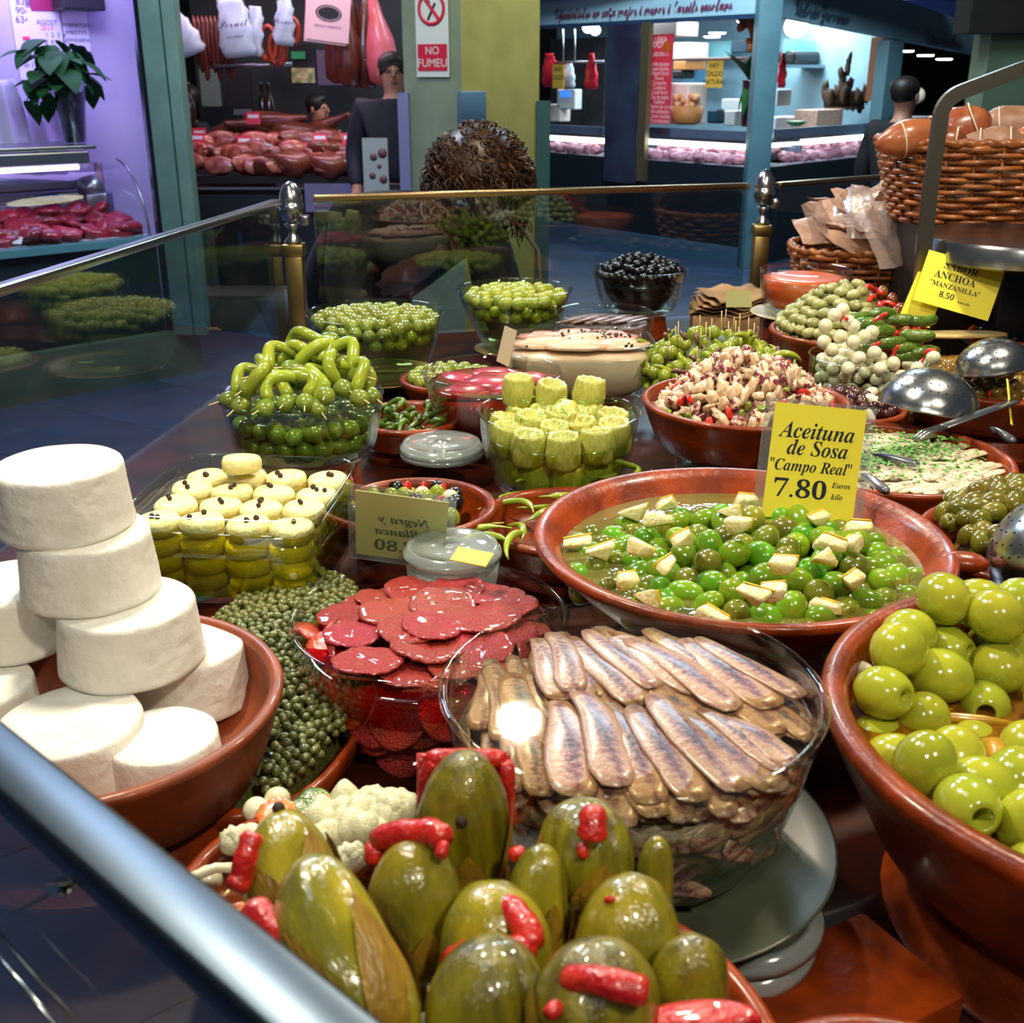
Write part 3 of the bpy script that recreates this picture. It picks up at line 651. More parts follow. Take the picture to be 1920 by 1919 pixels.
# --- F: goat cheese rounds in oil, square glass box
Fx, Fy, Fz, Fh = -.272, 1.075, 1.022, .088
FM = T(Fx, Fy, Fz) @ RZ(math.radians(-6))
oil_y = clear('golden_oil', (.88, .82, .10), refl=1.0, ripple=.06, base=.05, rs=14)
def sqbowl(ax, ay, h, t=.004, p=6, tap=.93):
    o_ = [(tap, 0), (tap + .01, .003), (1, h), (1.008, h + .001), (1 - t / ax / 2, h + .003), (1 - t / ax, h), (tap - t / ax + .01, .006), (0, .005)]
    return lathe(o_, 96, sq=(ax, ay, p))
tag(ob('glass_box', sqbowl(.099, .099, Fh), glassm, M=FM), 'square rounded glass dish of small cheeses in golden oil', 'dish')
riser(Fx, Fy, Fz, .07, 'upturned clay stand under the square glass cheese dish')
tag(ob('golden_oil', lathe([(.002, .0058), (.915, .0062), (.955, Fh * .80), (.85, Fh * .80), (.6, Fh * .80), (.3, Fh * .80), (0, Fh * .80)], 96, sq=(.099, .099, 6)), oil_y, M=FM), 'golden oil around the small cheese rounds', 'oil', kind='stuff')
goat_m = mat('goat_cheese', 'efe5a6', 'e6da8c', ns=160, rough=.5, bump=.6, bs=260, rv=.04, coat=.25, sss=.1)
def goat(i):
    q = random.Random(i); pr = [(0, 0), (.017, 0), (.0198, .002), (.0205, .007), (.0203, .012), (.0185, .0155), (.010, .0162), (0, .0162)]
    g = lathe(pr, 30); ph = q.uniform(0, 6)
    g.v = [(x * (1 + .03 * math.sin(3 * math.atan2(y, x) + ph) + .02 * math.sin(7 * math.atan2(y, x))), y * (1 + .03 * math.sin(3 * math.atan2(y, x) + ph)), z) for x, y, z in g.v]; return g
goats = [mesh('small_cheese', goat(i), goat_m) for i in range(3)]
pep = mesh('peppercorn', blob(.0026, 3, .2, 10, 7), mat('peppercorn', '2c1a12', '46281c', ns=200, rough=.6, bump=.8, bs=500))
qf = random.Random(12)
for iy in range(4):
    for ix in range(4):
        x, y = -.0665 + ix * .0443, -.0665 + iy * .0443
        for l in range(4 if iy == 0 else (4 if ix == 3 else 3)):
            z = .0075 + l * .0178 + (0 if iy == 0 or ix == 3 else .0178)
            if l == 3 or (l == 2 and not (iy == 0 or ix == 3)):
                top = True
            else: top = False
            if iy not in (0,) and ix not in (3,) and not top and l < 1: continue
            M_ = FM @ T(x + qf.uniform(-.0015, .0015), y + qf.uniform(-.0015, .0015), z + (qf.uniform(-.001, .003) if top else 0)) @ RZ(qf.uniform(0, 6)) @ RX(qf.uniform(-.09, .09) if top else 0) @ S(1.06, 1.06, 1)
            spawn('small_cheese', goats[(ix + iy + l) % 3], M_, 'small pale cheese round on top in the golden oil' if top else 'small yellow cheese round sunk in the golden oil', 'cheese', 'cheese rounds at the oil surface' if top else 'cheese rounds under the oil')
            if top:
                for k in range(qf.choice([1, 2, 2, 3])):
                    spawn('peppercorn', pep, M_ @ T(qf.uniform(-.01, .01), qf.uniform(-.009, .009), .0182) @ S(qf.uniform(.8, 1.15)), 'black peppercorn on a pale cheese round', 'peppercorn', 'peppercorns on the cheese rounds')
p = FM @ Vector((-.022, .052, .086))
spawn('small_cheese', goats[1], T(*p) @ RX(-.1) @ S(1.02), 'small yellow cheese round raised above the others at the back', 'cheese')
# --- foreground bowl: stuffed pickled eggplants
ZB = cazuela(.003, .372, 1.098, .120, .070, 'clay dish heaped with stuffed pickled eggplants', rb=.78, lip=.009)
egg_m = mat('eggplant', '7c7616', '47440c', ns=5, rough=.2, coat=.6, rv=.15, rh=.012, bump=.3, bs=40, stretch=(26, 26, 3.5), det=5)
egg_l = mat('eggplant_pale', '99891e', '64601a', ns=4, rough=.18, coat=.6, rv=.12, rh=.012, bump=.25, bs=40, stretch=(14, 14, 4), det=5)
calyx_m = mat('calyx', '7c5f1c', '96761f', ns=30, rough=.35, bump=.5, bs=60, coat=.3, stretch=(8, 8, 1.5))
red_m = mat('red_pepper', 'a81018', 'c4281c', ns=120, rough=.28, coat=.45, bump=.6, bs=260, rv=.08)
hole_m = mat('eggplant_hole', '2a1608', rough=.7)
def egr(t): return math.sqrt(max(0, 1 - abs(2 * t - 1) ** 2.5)) * (1.05 - .20 * t)
def eggplant_geo(L_, w, seed, ribs=5, amp=.05):
    q = random.Random(seed); n, m_ = 54, 24; pr = []
    for i in range(m_ + 1):
        t = (1 - math.cos(math.pi * i / m_)) / 2; z = -L_ / 2 + L_ * t
        r = w / 2 * egr(t)
        pr.append((r, z))
    g = lathe(pr, n); ph = q.uniform(0, 6); b = q.uniform(-3, 3); b2 = q.uniform(-.1, .1)
    def f(v):
        x, y, z = v; a = math.atan2(y, x); k = 1 + amp * math.cos(ribs * a + ph) * (.4 + .6 * abs(math.sin(z * 40 + seed))) + .03 * math.sin(a * 2 + z * 90 + seed) + .014 * math.sin(a * 9 + z * 50) + .008 * math.sin(a * 17 + z * 80)
        return (x * k + b * z * z, y * k, z)
    g.v = [f(v) for v in g.v]; return g
def calyx_geo(L_, w, seed):
    """leafy calyx hugging the lower end"""
    g = G(); q = random.Random(seed)
    for k in range(5):
        a0 = 2 * math.pi * k / 5 + q.uniform(-.2, .2); rows = 8; n0 = len(g.v); top = q.uniform(.0, .30)
        for i in range(rows):
            t = i / (rows - 1); tz = .04 + t * (.42 + top); z = -L_ / 2 + L_ * tz
            r = w / 2 * egr(tz) * 1.05 + .0012 + .003 * t ** 3
            hw = .62 * (1 - t ** 1.6) + .02
            for j in (-1, -.4, .4, 1): g.v.append((r * math.cos(a0 + hw * j), r * math.sin(a0 + hw * j), z))
        for i in range(rows - 1):
            for j in range(3): g.f.append((n0 + i * 4 + j, n0 + i * 4 + j + 1, n0 + (i + 1) * 4 + j + 1, n0 + (i + 1) * 4 + j))
    g.add(tube([(0, 0, -L_ / 2 + .004), (0, 0, -L_ / 2 - .006), (.003, 0, -L_ / 2 - .014)], [.006, .004, .0035], 8)); return g
def strip(pts, w, t, seed=0, n=10):
    """rounded flat strip through pts"""
    P = [Vector(p) for p in pts]; Q = []
    for i in range(len(P) - 1):
        for k in range(4): Q.append(P[i].lerp(P[i + 1], k / 4))
    Q.append(P[-1]); q = random.Random(seed)
    r = [1 + q.uniform(-.08, .08) for _ in Q]; r[0] = .75; r[-1] = .75
    g = tube(Q, [w / 2 * k for k in r], n); return g
qe = random.Random(21)
def eggplant(px, py, Y, L_, w, tilt, yaw, label, m=egg_m, calyx=True, hole=None, red=None, seed=0, redlab='red pepper strip'):
    p = gy(px, py, Y); M_ = T(*p) @ RZ(yaw) @ RX(tilt)
    e = emp('stuffed_eggplant', M_, label, 'eggplant', None)
    ob('body', eggplant_geo(L_, w, seed), m, e)
    if calyx: ob('calyx', calyx_geo(L_, w, seed), calyx_m, e)
    if hole: ob('stem_hole', ell(.0032, .0032, .0032, 10, 6), hole_m, e, M=T(*hole))
    inv = M_.inverted()
    for s in (red or []):       # a strip given by picture points and depths, laid over the flesh
        pts = [inv @ gy(a, b, c) for a, b, c in s[0]]
        g = strip(pts, s[1], s[1], seed)
        ob('pepper_strip', g, red_m, e)
    return e
eggplant(866, 1545, .452, .076, .046, -.12, 0, 'tall olive-green stuffed eggplant at the top of the heap, small hole in its flank', hole=(.001, -.0195, .012), seed=1,
         red=[([(797, 1520, .468), (800, 1450, .472), (815, 1428, .472)], .008), ([(950, 1430, .468), (952, 1500, .468), (955, 1550, .466)], .008), ([(800, 1424, .474), (870, 1420, .474), (950, 1424, .472)], .009)])
eggplant(545, 1635, .415, .058, .042, -1.0, .5, 'stuffed eggplant by the rail, stem hole facing out and knobbly red strip at its side', m=egg_l, hole=(.002, -.008, .0275), seed=2,
         red=[([(475, 1563, .405), (462, 1605, .398), (452, 1650, .394), (440, 1672, .39)], .0105)])
eggplant(778, 1705, .400, .066, .046, -.25, .1, 'stuffed eggplant with a flat red strip across its rounded top', m=egg_l, seed=3, hole=(-.006, -.021, -.006),
         red=[([(704, 1575, .418), (760, 1562, .412), (815, 1560, .408), (835, 1580, .402)], .012), ([(704, 1580, .418), (700, 1620, .414)], .010), ([(832, 1580, .400), (826, 1610, .394)], .006)])
eggplant(1098, 1600, .440, .052, .050, -.45, -.2, 'round green stuffed eggplant with a red plug standing in its split', seed=4, m=egg_m,
         red=[([(1112, 1518, .428), (1112, 1548, .421), (1110, 1575, .419)], .0135), ([(1095, 1582, .421), (1092, 1610, .417)], .006)])
eggplant(1008, 1700, .405, .058, .029, -.25, -.1, 'slim pale green eggplant between two larger ones', m=egg_l, seed=5, calyx=True, red=[([(955, 1605, .425), (985, 1600, .425)], .007)])
eggplant(640, 1800, .335, .084, .044, -.95, .65, 'long pale stuffed eggplant lying across the front of the heap', m=egg_l, seed=6,
         red=[([(470, 1705, .352), (500, 1735, .345), (540, 1770, .338), (575, 1800, .332)], .014)])
eggplant(930, 1775, .372, .056, .048, -.2, .2, 'stuffed eggplant wrapped by an angular red strip', m=egg_l, seed=7,
         red=[([(925, 1690, .378), (960, 1708, .368), (990, 1745, .356), (1000, 1780, .350)], .0125), ([(1000, 1782, .350), (940, 1782, .346), (890, 1785, .346), (840, 1805, .350)], .0115)])
eggplant(915, 1880, .330, .050, .048, -.5, 0, 'shiny round eggplant below the angular red strip', m=egg_m, seed=8, calyx=False)
eggplant(1180, 1770, .375, .060, .047, -.25, -.3, 'glossy round-shouldered eggplant with a tiny orange slit near the top', m=egg_l, seed=9, red=[([(1135, 1690, .372), (1150, 1686, .37)], .003)])
eggplant(1228, 1655, .425, .048, .019, -.1, -.25, 'small finger-thin yellow eggplant at the back right of the heap', m=egg_l, seed=10, calyx=False)
eggplant(1292, 1865, .345, .055, .034, .0, -.4, 'narrow eggplant by the clay rim with an orange-red strip on its side', m=egg_m, seed=11, red=[([(1300, 1780, .352), (1318, 1810, .345), (1330, 1838, .342)], .009)])
eggplant(1120, 1900, .318, .055, .050, -.4, -.2, 'eggplant at the lower edge under a curved red strip', m=egg_m, seed=12, calyx=True,
         red=[([(1062, 1840, .316), (1110, 1838, .308), (1160, 1850, .304), (1215, 1862, .302)], .011), ([(1050, 1885, .306), (1025, 1905, .302)], .006)])
eggplant(1300, 1935, .305, .05, .02, 1.2, 1.4, 'bright red pepper strip end at the lower edge of the heap', m=red_m, calyx=False, seed=13)
for i, (x, y, z) in enumerate([(-.05, .40, 1.065), (.05, .42, 1.06), (.0, .34, 1.06), (-.05, .33, 1.07), (.05, .34, 1.07), (0, .44, 1.06), (.085, .38, 1.07), (-.075, .38, 1.08)]):
    e = emp('stuffed_eggplant', T(x, y, z) @ rnd_rot(qe), 'stuffed eggplant buried in the lower layer of the heap', 'eggplant', 'buried eggplants')
    ob('body', eggplant_geo(.055, .042, 20 + i), egg_m, e); ob('calyx', calyx_geo(.055, .042, 20 + i), calyx_m, e)
tag(ob('lower_eggplants', blob(.075, 5, .15, 20, 12, 1.25, 1.1, .45), egg_m, M=T(.0, .375, 1.068)), 'packed lower layer of pickled eggplants', 'eggplant', kind='stuff')

e_ = [o for o in bpy.data.objects if o.get('label', '').startswith('tall olive-green stuffed')][0]
iv = e_.matrix_basis.inverted(); gg = G(); nn = 8
for r_ in range(5):
    for c_ in range(nn + 1):
        w_ = iv @ gy(790 + 168 * c_ / nn, 1418 + 125 * r_ / 4, .478 + .006 * math.sin(c_ * .8) - .004 * r_ / 4); gg.v.append(tuple(w_))
for r_ in range(4):
    for c_ in range(nn): k = r_ * (nn + 1) + c_; gg.f.append((k, k + nn + 1, k + nn + 2, k + 1))
o_ = ob('pepper_sheet', gg, red_m, e_); o_.modifiers.new('thick', 'SOLIDIFY').thickness = .004
# --- mixed pickles between the cheese dish and the eggplants
PK = cazuela(-.118, .545, 1.050, .083, .040, 'low clay dish of mixed vegetable pickles behind the eggplants', rb=.82, lip=.008)
cauli_m = mat('cauliflower', 'd0ceae', 'bcba92', ns=200, rough=.4, bump=.35, bs=700, coat=.3)
carrot_m = mat('carrot', 'd8641c', 'e0823a', ns=30, rough=.35, coat=.4)
gherk_m = mat('gherkin', '5f7a24', '41601a', ns=60, rough=.25, coat=.5, bump=.5, bs=200, rv=.15)
onion_m = mat('onion', 'e2dec2', 'cfcfa6', ns=12, rough=.2, coat=.6, rv=.04, stretch=(1, 1, 4))
fl = G()
q = random.Random(4)
for i in range(30):
    fl.add(blob(.0115, i, .2, 12, 8), T(q.gauss(0, .013), q.gauss(0, .008), q.uniform(0, .006)))
fl.add(tube([(-.03, -.01, -.01), (-.012, -.004, -.002), (0, 0, 0)], [.006, .009, .012], 10))
spawn('cauliflower_floret', mesh('cauliflower_floret', fl, cauli_m), T(*gz(690, 1535, 1.062)) @ RZ(.5), 'white cauliflower floret between the carrots and the tallest eggplant', 'cauliflower')
fs = G()
for i in range(7): fs.add(blob(.0075, i + 60, .2, 10, 7), T(q.gauss(0, .004), q.gauss(0, .003), q.uniform(0, .004)))
for px, py, lb in [(655, 1612, 'small cauliflower piece beside the flat red strip'), (590, 1575, 'small cauliflower piece below the orange carrot slice'), (440, 1580, 'small cauliflower piece beside the knobbly red strip')]:
    spawn('cauliflower_floret', mesh('cauliflower_floret', fs, cauli_m), T(*gz(px, py, 1.068)), lb, 'cauliflower')
def crinkle(r, t):
    return pill([(r * (1 + .06 * math.cos(10 * a)) * math.cos(a), r * (1 + .06 * math.cos(10 * a)) * math.sin(a)) for a in [2 * math.pi * i / 40 for i in range(40)]], t, .1)
cs = mesh('carrot_slice', crinkle(.013, .005), carrot_m)
for px, py, lb, a in [(640, 1518, 'crinkle-cut carrot slice leaning on the cauliflower', .9), (585, 1555, 'carrot slice beside the gherkin slices', .3), (520, 1530, 'carrot slice half sunk at the dish rim', .1), (440, 1735, 'carrot slice tucked under the long front eggplant', .2)]:
    spawn('carrot_slice', cs, T(*gz(px, py, 1.058)) @ RZ(a) @ RX(.3 + a * .3), lb, 'carrot')
gs = mesh('gherkin_slice', pill(ell_out(.012, .011, 20), .004, .2), gherk_m)
for px, py, lb in [(568, 1525, 'green gherkin slice resting on top of two others'), (552, 1545, 'green gherkin slice below the top one'), (590, 1505, 'green gherkin slice at the back of the pickle dish')]:
    spawn('gherkin_slice', gs, T(*gz(px, py, 1.056)) @ RX(.3) @ RZ(px), lb, 'gherkin')
on = mesh('silverskin_onion', ell(.009, .009, .0085, 16, 10), onion_m)
for px, py in [(560, 1600), (620, 1640), (500, 1600), (530, 1560), (600, 1530), (470, 1570), (640, 1560), (690, 1580), (390, 1650), (730, 1560), (480, 1520), (520, 1500)]:
    spawn('silverskin_onion', on, T(*gz(px, py, 1.050)) @ rnd_rot(q), 'small white pickled onion in the low pickle dish', 'onion', 'onions in the low pickle dish')
spawn('onion_strip', mesh('onion_strip', strip([(0, 0, 0), (.015, .006, .003), (.032, .010, 0)], .006, .003), onion_m), T(*gz(350, 1650, 1.08)), 'pale onion strip beside the steel rail', 'onion')
fluid(PK, .032, clear('pickle_brine', (.8, .82, .6), base=.05, ripple=.1), 'pickle_brine', 'cloudy brine in the low pickle dish', 'brine')

# --- G: olive and pepper skewers
Gv = glassbowl(-.256, 1.325, 1.140, .0985, .074, .080, 'glass bowl of olive and green pepper skewers', pw=.5)
gG = mat('olive_grey_green', '7a8a34', '66762a', ns=50, rough=.2, coat=.5, rv=.14, rh=.015)
oG = mesh('olive', olive_geo(.0112, .0142, nu=20), gG)
chil = mat('green_chilli', '9aa832', '869628', ns=20, rough=.2, coat=.5, rv=.1, rh=.01, bump=.25, bs=60)
stick_m = mat('wood_stick', 'd8c48a', rough=.6)
fill(Gv, [oG], 'grey-green olive in the skewer bowl', 'olives in the skewer bowl', 'olive', 'olive', .0122, E_(2, .12, .002, .058), seed=11, glass=True, dens=.6)
fluid(Gv, .058, clear('thin_brine', (.86, .92, .72), base=.05, ripple=.08), 'skewer_brine', 'thin brine around the skewered olives', 'brine', body=True)
chl = []
for k in range(4):
    qk = random.Random(k); pts = []
    for i in range(12):
        a = [2.6, 1.4, 2.0, 3.0][k] * i / 11; pts.append(Vector((.011 * math.sin(i * .5 + k * 1.7) - .011 * math.sin(k * 1.7), .050 * i / 11, (.014 + .004 * k) * math.sin(math.pi * i / 11))))
    chl.append(mesh('pepper', tube(pts, [.005] + [.0082 * (1 - .3 * (i / 11)) for i in range(11)], 10), chil))
tp = mesh('toothpick', tube([(0, -.020, 0), (0, .020, 0)], .0009, 6), stick_m)
qg = random.Random(2)
def skewer(px, py, Y, ang, k, lb='skewer with grey-green olives and a curled green pepper on the glass bowl heap'):
    p = gy(px, py, Y); d = Vector((Gv['x'] + .01, Gv['y'] + .02, 0)) - p; yaw = math.atan2(-d.x, d.y)
    e = emp('olive_skewer', T(*p) @ RZ(yaw + ang * .15 + qg.uniform(-.35, .35)) @ RX(qg.uniform(.1, .5) if d.xy.length > .03 else 0), lb, 'skewer', 'olive and pepper skewers')
    ob('olive', oG, parent=e, M=T(0, -.008, 0) @ RX(1.4))
    if k % 3 == 0: ob('olive', oG, parent=e, M=T(.002, .056, .0) @ RX(1.2))
    ob('pepper', chl[k % 4], parent=e, M=T(0, .001, .002))
    ob('toothpick', tp, parent=e, M=T(.0, -.014, .003) @ RX(-.15))
for i, (px, py, Y, a) in enumerate([(590, 758, 1.262, .3), (612, 738, 1.270, -.1), (635, 722, 1.29, -.5), (662, 702, 1.31, -.9), (572, 748, 1.262, .0), (540, 752, 1.262, .2), (505, 760, 1.255, .1), (460, 752, 1.27, .35), (472, 722, 1.28, .3), (500, 700, 1.30, .1), (640, 690, 1.36, -1.3), (668, 742, 1.28, -1.1), (688, 735, 1.30, -1.3), (442, 745, 1.30, .6), (520, 690, 1.33, .2), (555, 690, 1.32, -.3), (600, 685, 1.34, -.6), (575, 665, 1.36, 0), (540, 670, 1.36, 1)]):
    skewer(px, py, Y, a, i)

# --- H / I / J: bowls of olives at the rear
gH = mat('olive_khaki', '8c9636', '767f2a', ns=40, rough=.2, coat=.5, rv=.15, rh=.012)
oH = [mesh('olive', olive_geo(.0118, .0140, nu=14), gH), mesh('olive', olive_geo(.0115, .0135, .14, .1, nu=14), gH)]
Hp = plate(-.232, 1.955, TZ + .001, .105, 'pale wooden plate under the left rear olive bowl', m=mat('pale_wood', '9c7b48', '7c5c30', ns=12, rough=.5), h=.022)
Hv = glassbowl(-.243, 1.975, 1.112, .1215, .112, .082, 'deep glass bowl of khaki green olives near the corner post', pw=.7, ris=False)
fill(Hv, oH, 'khaki green olive in the deep bowl near the corner post', 'khaki olives in the deep glass bowl', 'khaki_olive', 'olive', .0125, E_(2, .12, .016, .108), seed=12, glass=True, depth=.05)
fluid(Hv, .094, clear('green_brine', (.80, .86, .52), base=.04), 'green_brine', 'green brine in the deep bowl near the corner post', 'brine', body=True)
gI = mat('olive_lime', 'a8b040', '94a032', ns=40, rough=.18, coat=.5, rv=.1, rh=.01)
oI = [mesh('olive', olive_geo(.0125, .0140, nu=16), gI), mesh('olive', olive_geo(.0125, .0138, .3, .12, nu=16), gI)]
alm = mesh('almond', ell(.0035, .0035, .004, 8, 6), garlic_m)
Iv = glassbowl(.006, 2.205, 1.112, .1135, .112, .055, 'flared glass bowl of lime green olives with pale stuffing', pw=.62, ris=False)
plate(.0, 2.19, TZ + .001, .075, 'small wooden plate under the flared olive bowl', m=MATS['pale_wood'], h=.014)
Iv['o'].location.z += .001
stuffed = [('body', oI[1], T()), ('stuffing', alm, T(0, 0, .0118))]
fill(Iv, [('lime_olive', oI[0], 'lime green olive in the flared glass bowl', 'lime green olives', 'olive'), ('stuffed_olive', stuffed, 'lime green olive stuffed with a pale nut in the flared bowl', 'stuffed lime olives', 'olive')],
     '', '', '', 'olive', .0132, E_(2, .112, .014, .108), seed=13, glass=True, depth=.05, weights=[3, 1])
fluid(Iv, .090, MATS['green_brine'], 'green_brine', 'green brine in the flared bowl by the woman', 'brine', body=True)
gJ = mat('olive_black', '07080c', '0d0b10', ns=200, rough=.25, coat=.35, rv=.4)
oJ = mesh('black_olive', olive_geo(.0092, .0108, nu=12), gJ)
Jv = glassbowl(.268, 2.365, 1.126, .0995, .088, .070, 'glass bowl heaped with shiny black olives', pw=.6)
fill(Jv, [oJ], 'shiny black olive in the rear glass bowl', 'black olives in the rear bowl', 'black_olive', 'olive', .0100, E_(1.5, .10, .042, .086), seed=14, glass=True, depth=.02)
tag(ob('black_olive_core', lathe([(.05, .008), (.072, .04), (.080, .07), (0, .08)], 32), gJ, M=Jv['M']), 'packed black olives inside the rear glass bowl', 'olive', kind='stuff')
# loose olives behind the red bowl
gL = mesh('olive', olive_geo(.0112, .0132, nu=14), gH)
LD = cazuela(-.10, 1.80, 1.040, .085, .042, 'small clay dish of khaki olives behind the pink bowl')
fill(LD, [gL], 'khaki olive in the small clay dish behind the pink bowl', 'olives in the small rear dish', 'olive', 'olive', .0118, E_(2, .1, .018, .042), seed=15, depth=.02)

# --- K: pink cured slabs in a glass bowl
K = glassbowl(-.027, 1.575, 1.105, .1015, .100, .062, 'glass bowl of smooth pink-red fish in red oil', pw=.5)
pink_m = mat('pink_fish', 'b0485a', '9c3442', ns=12, rough=.22, coat=.5, bump=.3, bs=25, rv=.08)
red2 = clear('red_oil', (.85, .16, .12), base=.05, ripple=.1)
fluid(K, .084, red2, 'red_oil', 'red oil around the smooth pink fish', 'oil', body=True)
sl = [mesh('fish_slab', pill(ell_out(.045, .028, 20, .06, i), .014, .35, .003), pink_m) for i in range(3)]
for i, (x, y, z, a) in enumerate([(-.035, -.03, .078, .2), (.03, -.035, .08, -.3), (.0, .02, .082, .1), (.05, .03, .078, 1), (-.05, .035, .078, -.8), (.0, .065, .078, .1), (.0, -.01, .085, -.1)]):
    spawn('fish_slab', sl[i % 3], K['M'] @ T(x, y, z) @ RZ(a), 'smooth pink fish slab in the red oil bowl', 'fish', 'pink fish slabs')
tag(ob('fish_core', lathe([(.045, .007), (.078, .03), (.088, .07), (0, .072)], 32), mat('pink_core', '8a1f22', '6a1416', ns=20, rough=.4), M=K['M']), 'lower layers of pink fish in the red oil bowl', 'fish', kind='stuff')

# --- L: artichoke hearts
Lv = glassbowl(.058, 1.345, 1.112, .1010, .094, .076, 'fluted clear glass bowl of artichoke hearts with parsley', pw=.55, flutes=16)
fluid(Lv, .066, clear('artichoke_oil', (.86, .90, .48), base=.05, ripple=.06), 'artichoke_oil', 'yellow-green oil around the artichoke hearts', 'oil', body=True)
art_m = mat('artichoke', 'bdb95e', 'a2a544', ns=120, rough=.4, bump=.4, bs=80, coat=.25, rv=.06, stretch=(3, 3, 1))
def arti(i):
    pr = [(0, 0), (.015, 0), (.0175, .004), (.0185, .016), (.0165, .030), (.0150, .034), (.011, .032), (.0095, .028), (0, .026)]
    g = lathe(pr, 26); q = random.Random(i); ph = q.uniform(0, 6)
    g.v = [(x * (1 + .05 * math.cos(6 * math.atan2(y, x) + ph)), y * (1 + .05 * math.cos(6 * math.atan2(y, x) + ph)), z + (.0007 * math.sin(9 * math.atan2(y, x)) if z > .03 else 0)) for x, y, z in g.v]; return g
arts = [mesh('artichoke_heart', arti(i), art_m) for i in range(3)]
pars_m = mat('parsley', '3f8a22', '5a9c2c', ns=60, rough=.5, rv=.2)
ql = random.Random(3)
def bits(n, f, s, seed):
    g = G(); q = random.Random(seed)
    for _ in range(n):
        p = f(q); g.add(G([(0, 0, 0), (s, .3 * s, .2 * s), (.8 * s, s, 0), (-.2 * s, .8 * s, .3 * s)], [(0, 1, 2, 3)]), T(*p) @ rnd_rot(q, True) @ S(q.uniform(.6, 1.3)))
    return g
for ring, (rr, n, z) in enumerate([(.060, 9, .006), (.072, 10, .046), (.036, 5, .052), (.0, 1, .054)]):
    for i in range(n):
        a = 2 * math.pi * i / n + ring; 
        spawn('artichoke_heart', arts[i % 3], Lv['M'] @ T(rr * math.cos(a), rr * math.sin(a), z) @ RZ(ql.uniform(0, 6)) @ RX(ql.uniform(-.15, .15)) @ S(ql.uniform(1.12, 1.25)), 'pale yellow artichoke heart in the fluted glass bowl', 'artichoke', 'artichoke hearts in the bowl')
for i, (px, py, z, tl) in enumerate([(972, 745, .095, 0), (1027, 755, .088, .2), (1100, 750, .090, .15), (1055, 785, .084, 1.3)]):
    p = gz(px, py + 15, Lv['z0'] + z - .01); spawn('artichoke_heart', arts[i % 3], T(*p) @ RZ(i) @ RX(tl) @ S(1.15), 'artichoke heart with parsley standing up above the fluted bowl', 'artichoke', 'artichoke hearts above the rim')
tag(ob('parsley_flakes', bits(110, lambda q: (Lv['x'] + q.gauss(0, .04), Lv['y'] + q.gauss(-.01, .035), Lv['z0'] + q.uniform(.090, .108)), .0035, 5), pars_m, smooth=False), 'chopped parsley sprinkled on the artichoke hearts', 'parsley', kind='stuff')

# --- M: pale fish with black seeds
Mv = glassbowl(.104, 1.745, 1.116, .102, .084, .092, 'squarish glass dish of pale fish with black peppercorns', pw=.6, sq=(1.15, .85, 4))
pale_m = mat('pale_fish', 'd8bfa4', 'c9a488', ns=14, rough=.35, coat=.3, bump=.4, bs=30, rv=.05)
pinkp = mat('rose_fish', 'd09c8c', 'c08878', ns=12, rough=.35, coat=.3, bump=.4, bs=30)
tag(ob('fish_block', lathe([(.08, .006), (.092, .02), (.0965, .064), (.09, .070), (.05, .074), (0, .076)], 64, sq=(1.15, .85, 4)), pale_m, M=Mv['M']), 'soft pale fish flesh filling the squarish glass dish', 'fish', kind='stuff')
slp = [mesh('fish_slice', pill(ell_out(.050, .026, 20, .08, i), .010, .4, .004), pinkp if i == 1 else pale_m) for i in range(3)]
for i, (x, y, a) in enumerate([(-.045, .03, -.25), (-.055, -.02, .1), (.01, .0, .3), (.05, .04, -.2), (.06, -.03, .2), (-.005, -.045, .0), (.0, .05, 0)]):
    spawn('fish_slice', slp[(i * 2 + 1) % 3 if i else 1], Mv['M'] @ T(x, y, .078 + .002 * (i % 3)) @ RZ(a), 'pale fish slice under black seeds in the squarish dish', 'fish', 'pale fish slices')
seed_m = mesh('black_seed', ell(.0022, .0022, .003, 8, 6), mat('black_seed', '1c1620', rough=.4))
qm = random.Random(9)
for i in range(95):
    x, y = (qm.gauss(.035, .028), qm.gauss(.02, .022)) if i < 80 else (qm.uniform(-.09, .09), qm.uniform(-.06, .06))
    spawn('black_seed', seed_m, Mv['M'] @ T(x, y, .0885 - abs(x) * .05) @ rnd_rot(qm), 'black peppercorn on the pale fish', 'peppercorn', 'peppercorns on the pale fish')

# --- rear dish of anchovies
AN = glassbowl(.168, 2.02, 1.102, .090, .06, .07, 'low glass dish of brown anchovies behind the pale fish', pw=.5)
tag(ob('anchovy_bed', disc(.078, .044, 32, 5, amp=.001), mat('anchovy_bed', '6d4d44', '4e3430', ns=30, rough=.35, bump=.5, bs=80), M=AN['M']), 'layered brown anchovies in the low glass dish', 'fish', kind='stuff')
fb = streak('brown_anchovy', '7c5c50', '3c2428', '5f443e', .006)
fbm = mesh('brown_anchovy', fillet(.085, .014, 3, .004), fb)
for i in range(16):
    spawn('brown_anchovy', fbm, AN['M'] @ T(-.062 + i * .0083, (i % 3 - 1) * .012, .049 + .001 * (i % 2)) @ RZ(-1.0 + .05 * (i % 4)) @ S(.8), 'brown anchovy fillet in the low rear glass dish', 'fish', 'brown anchovies in the rear dish')

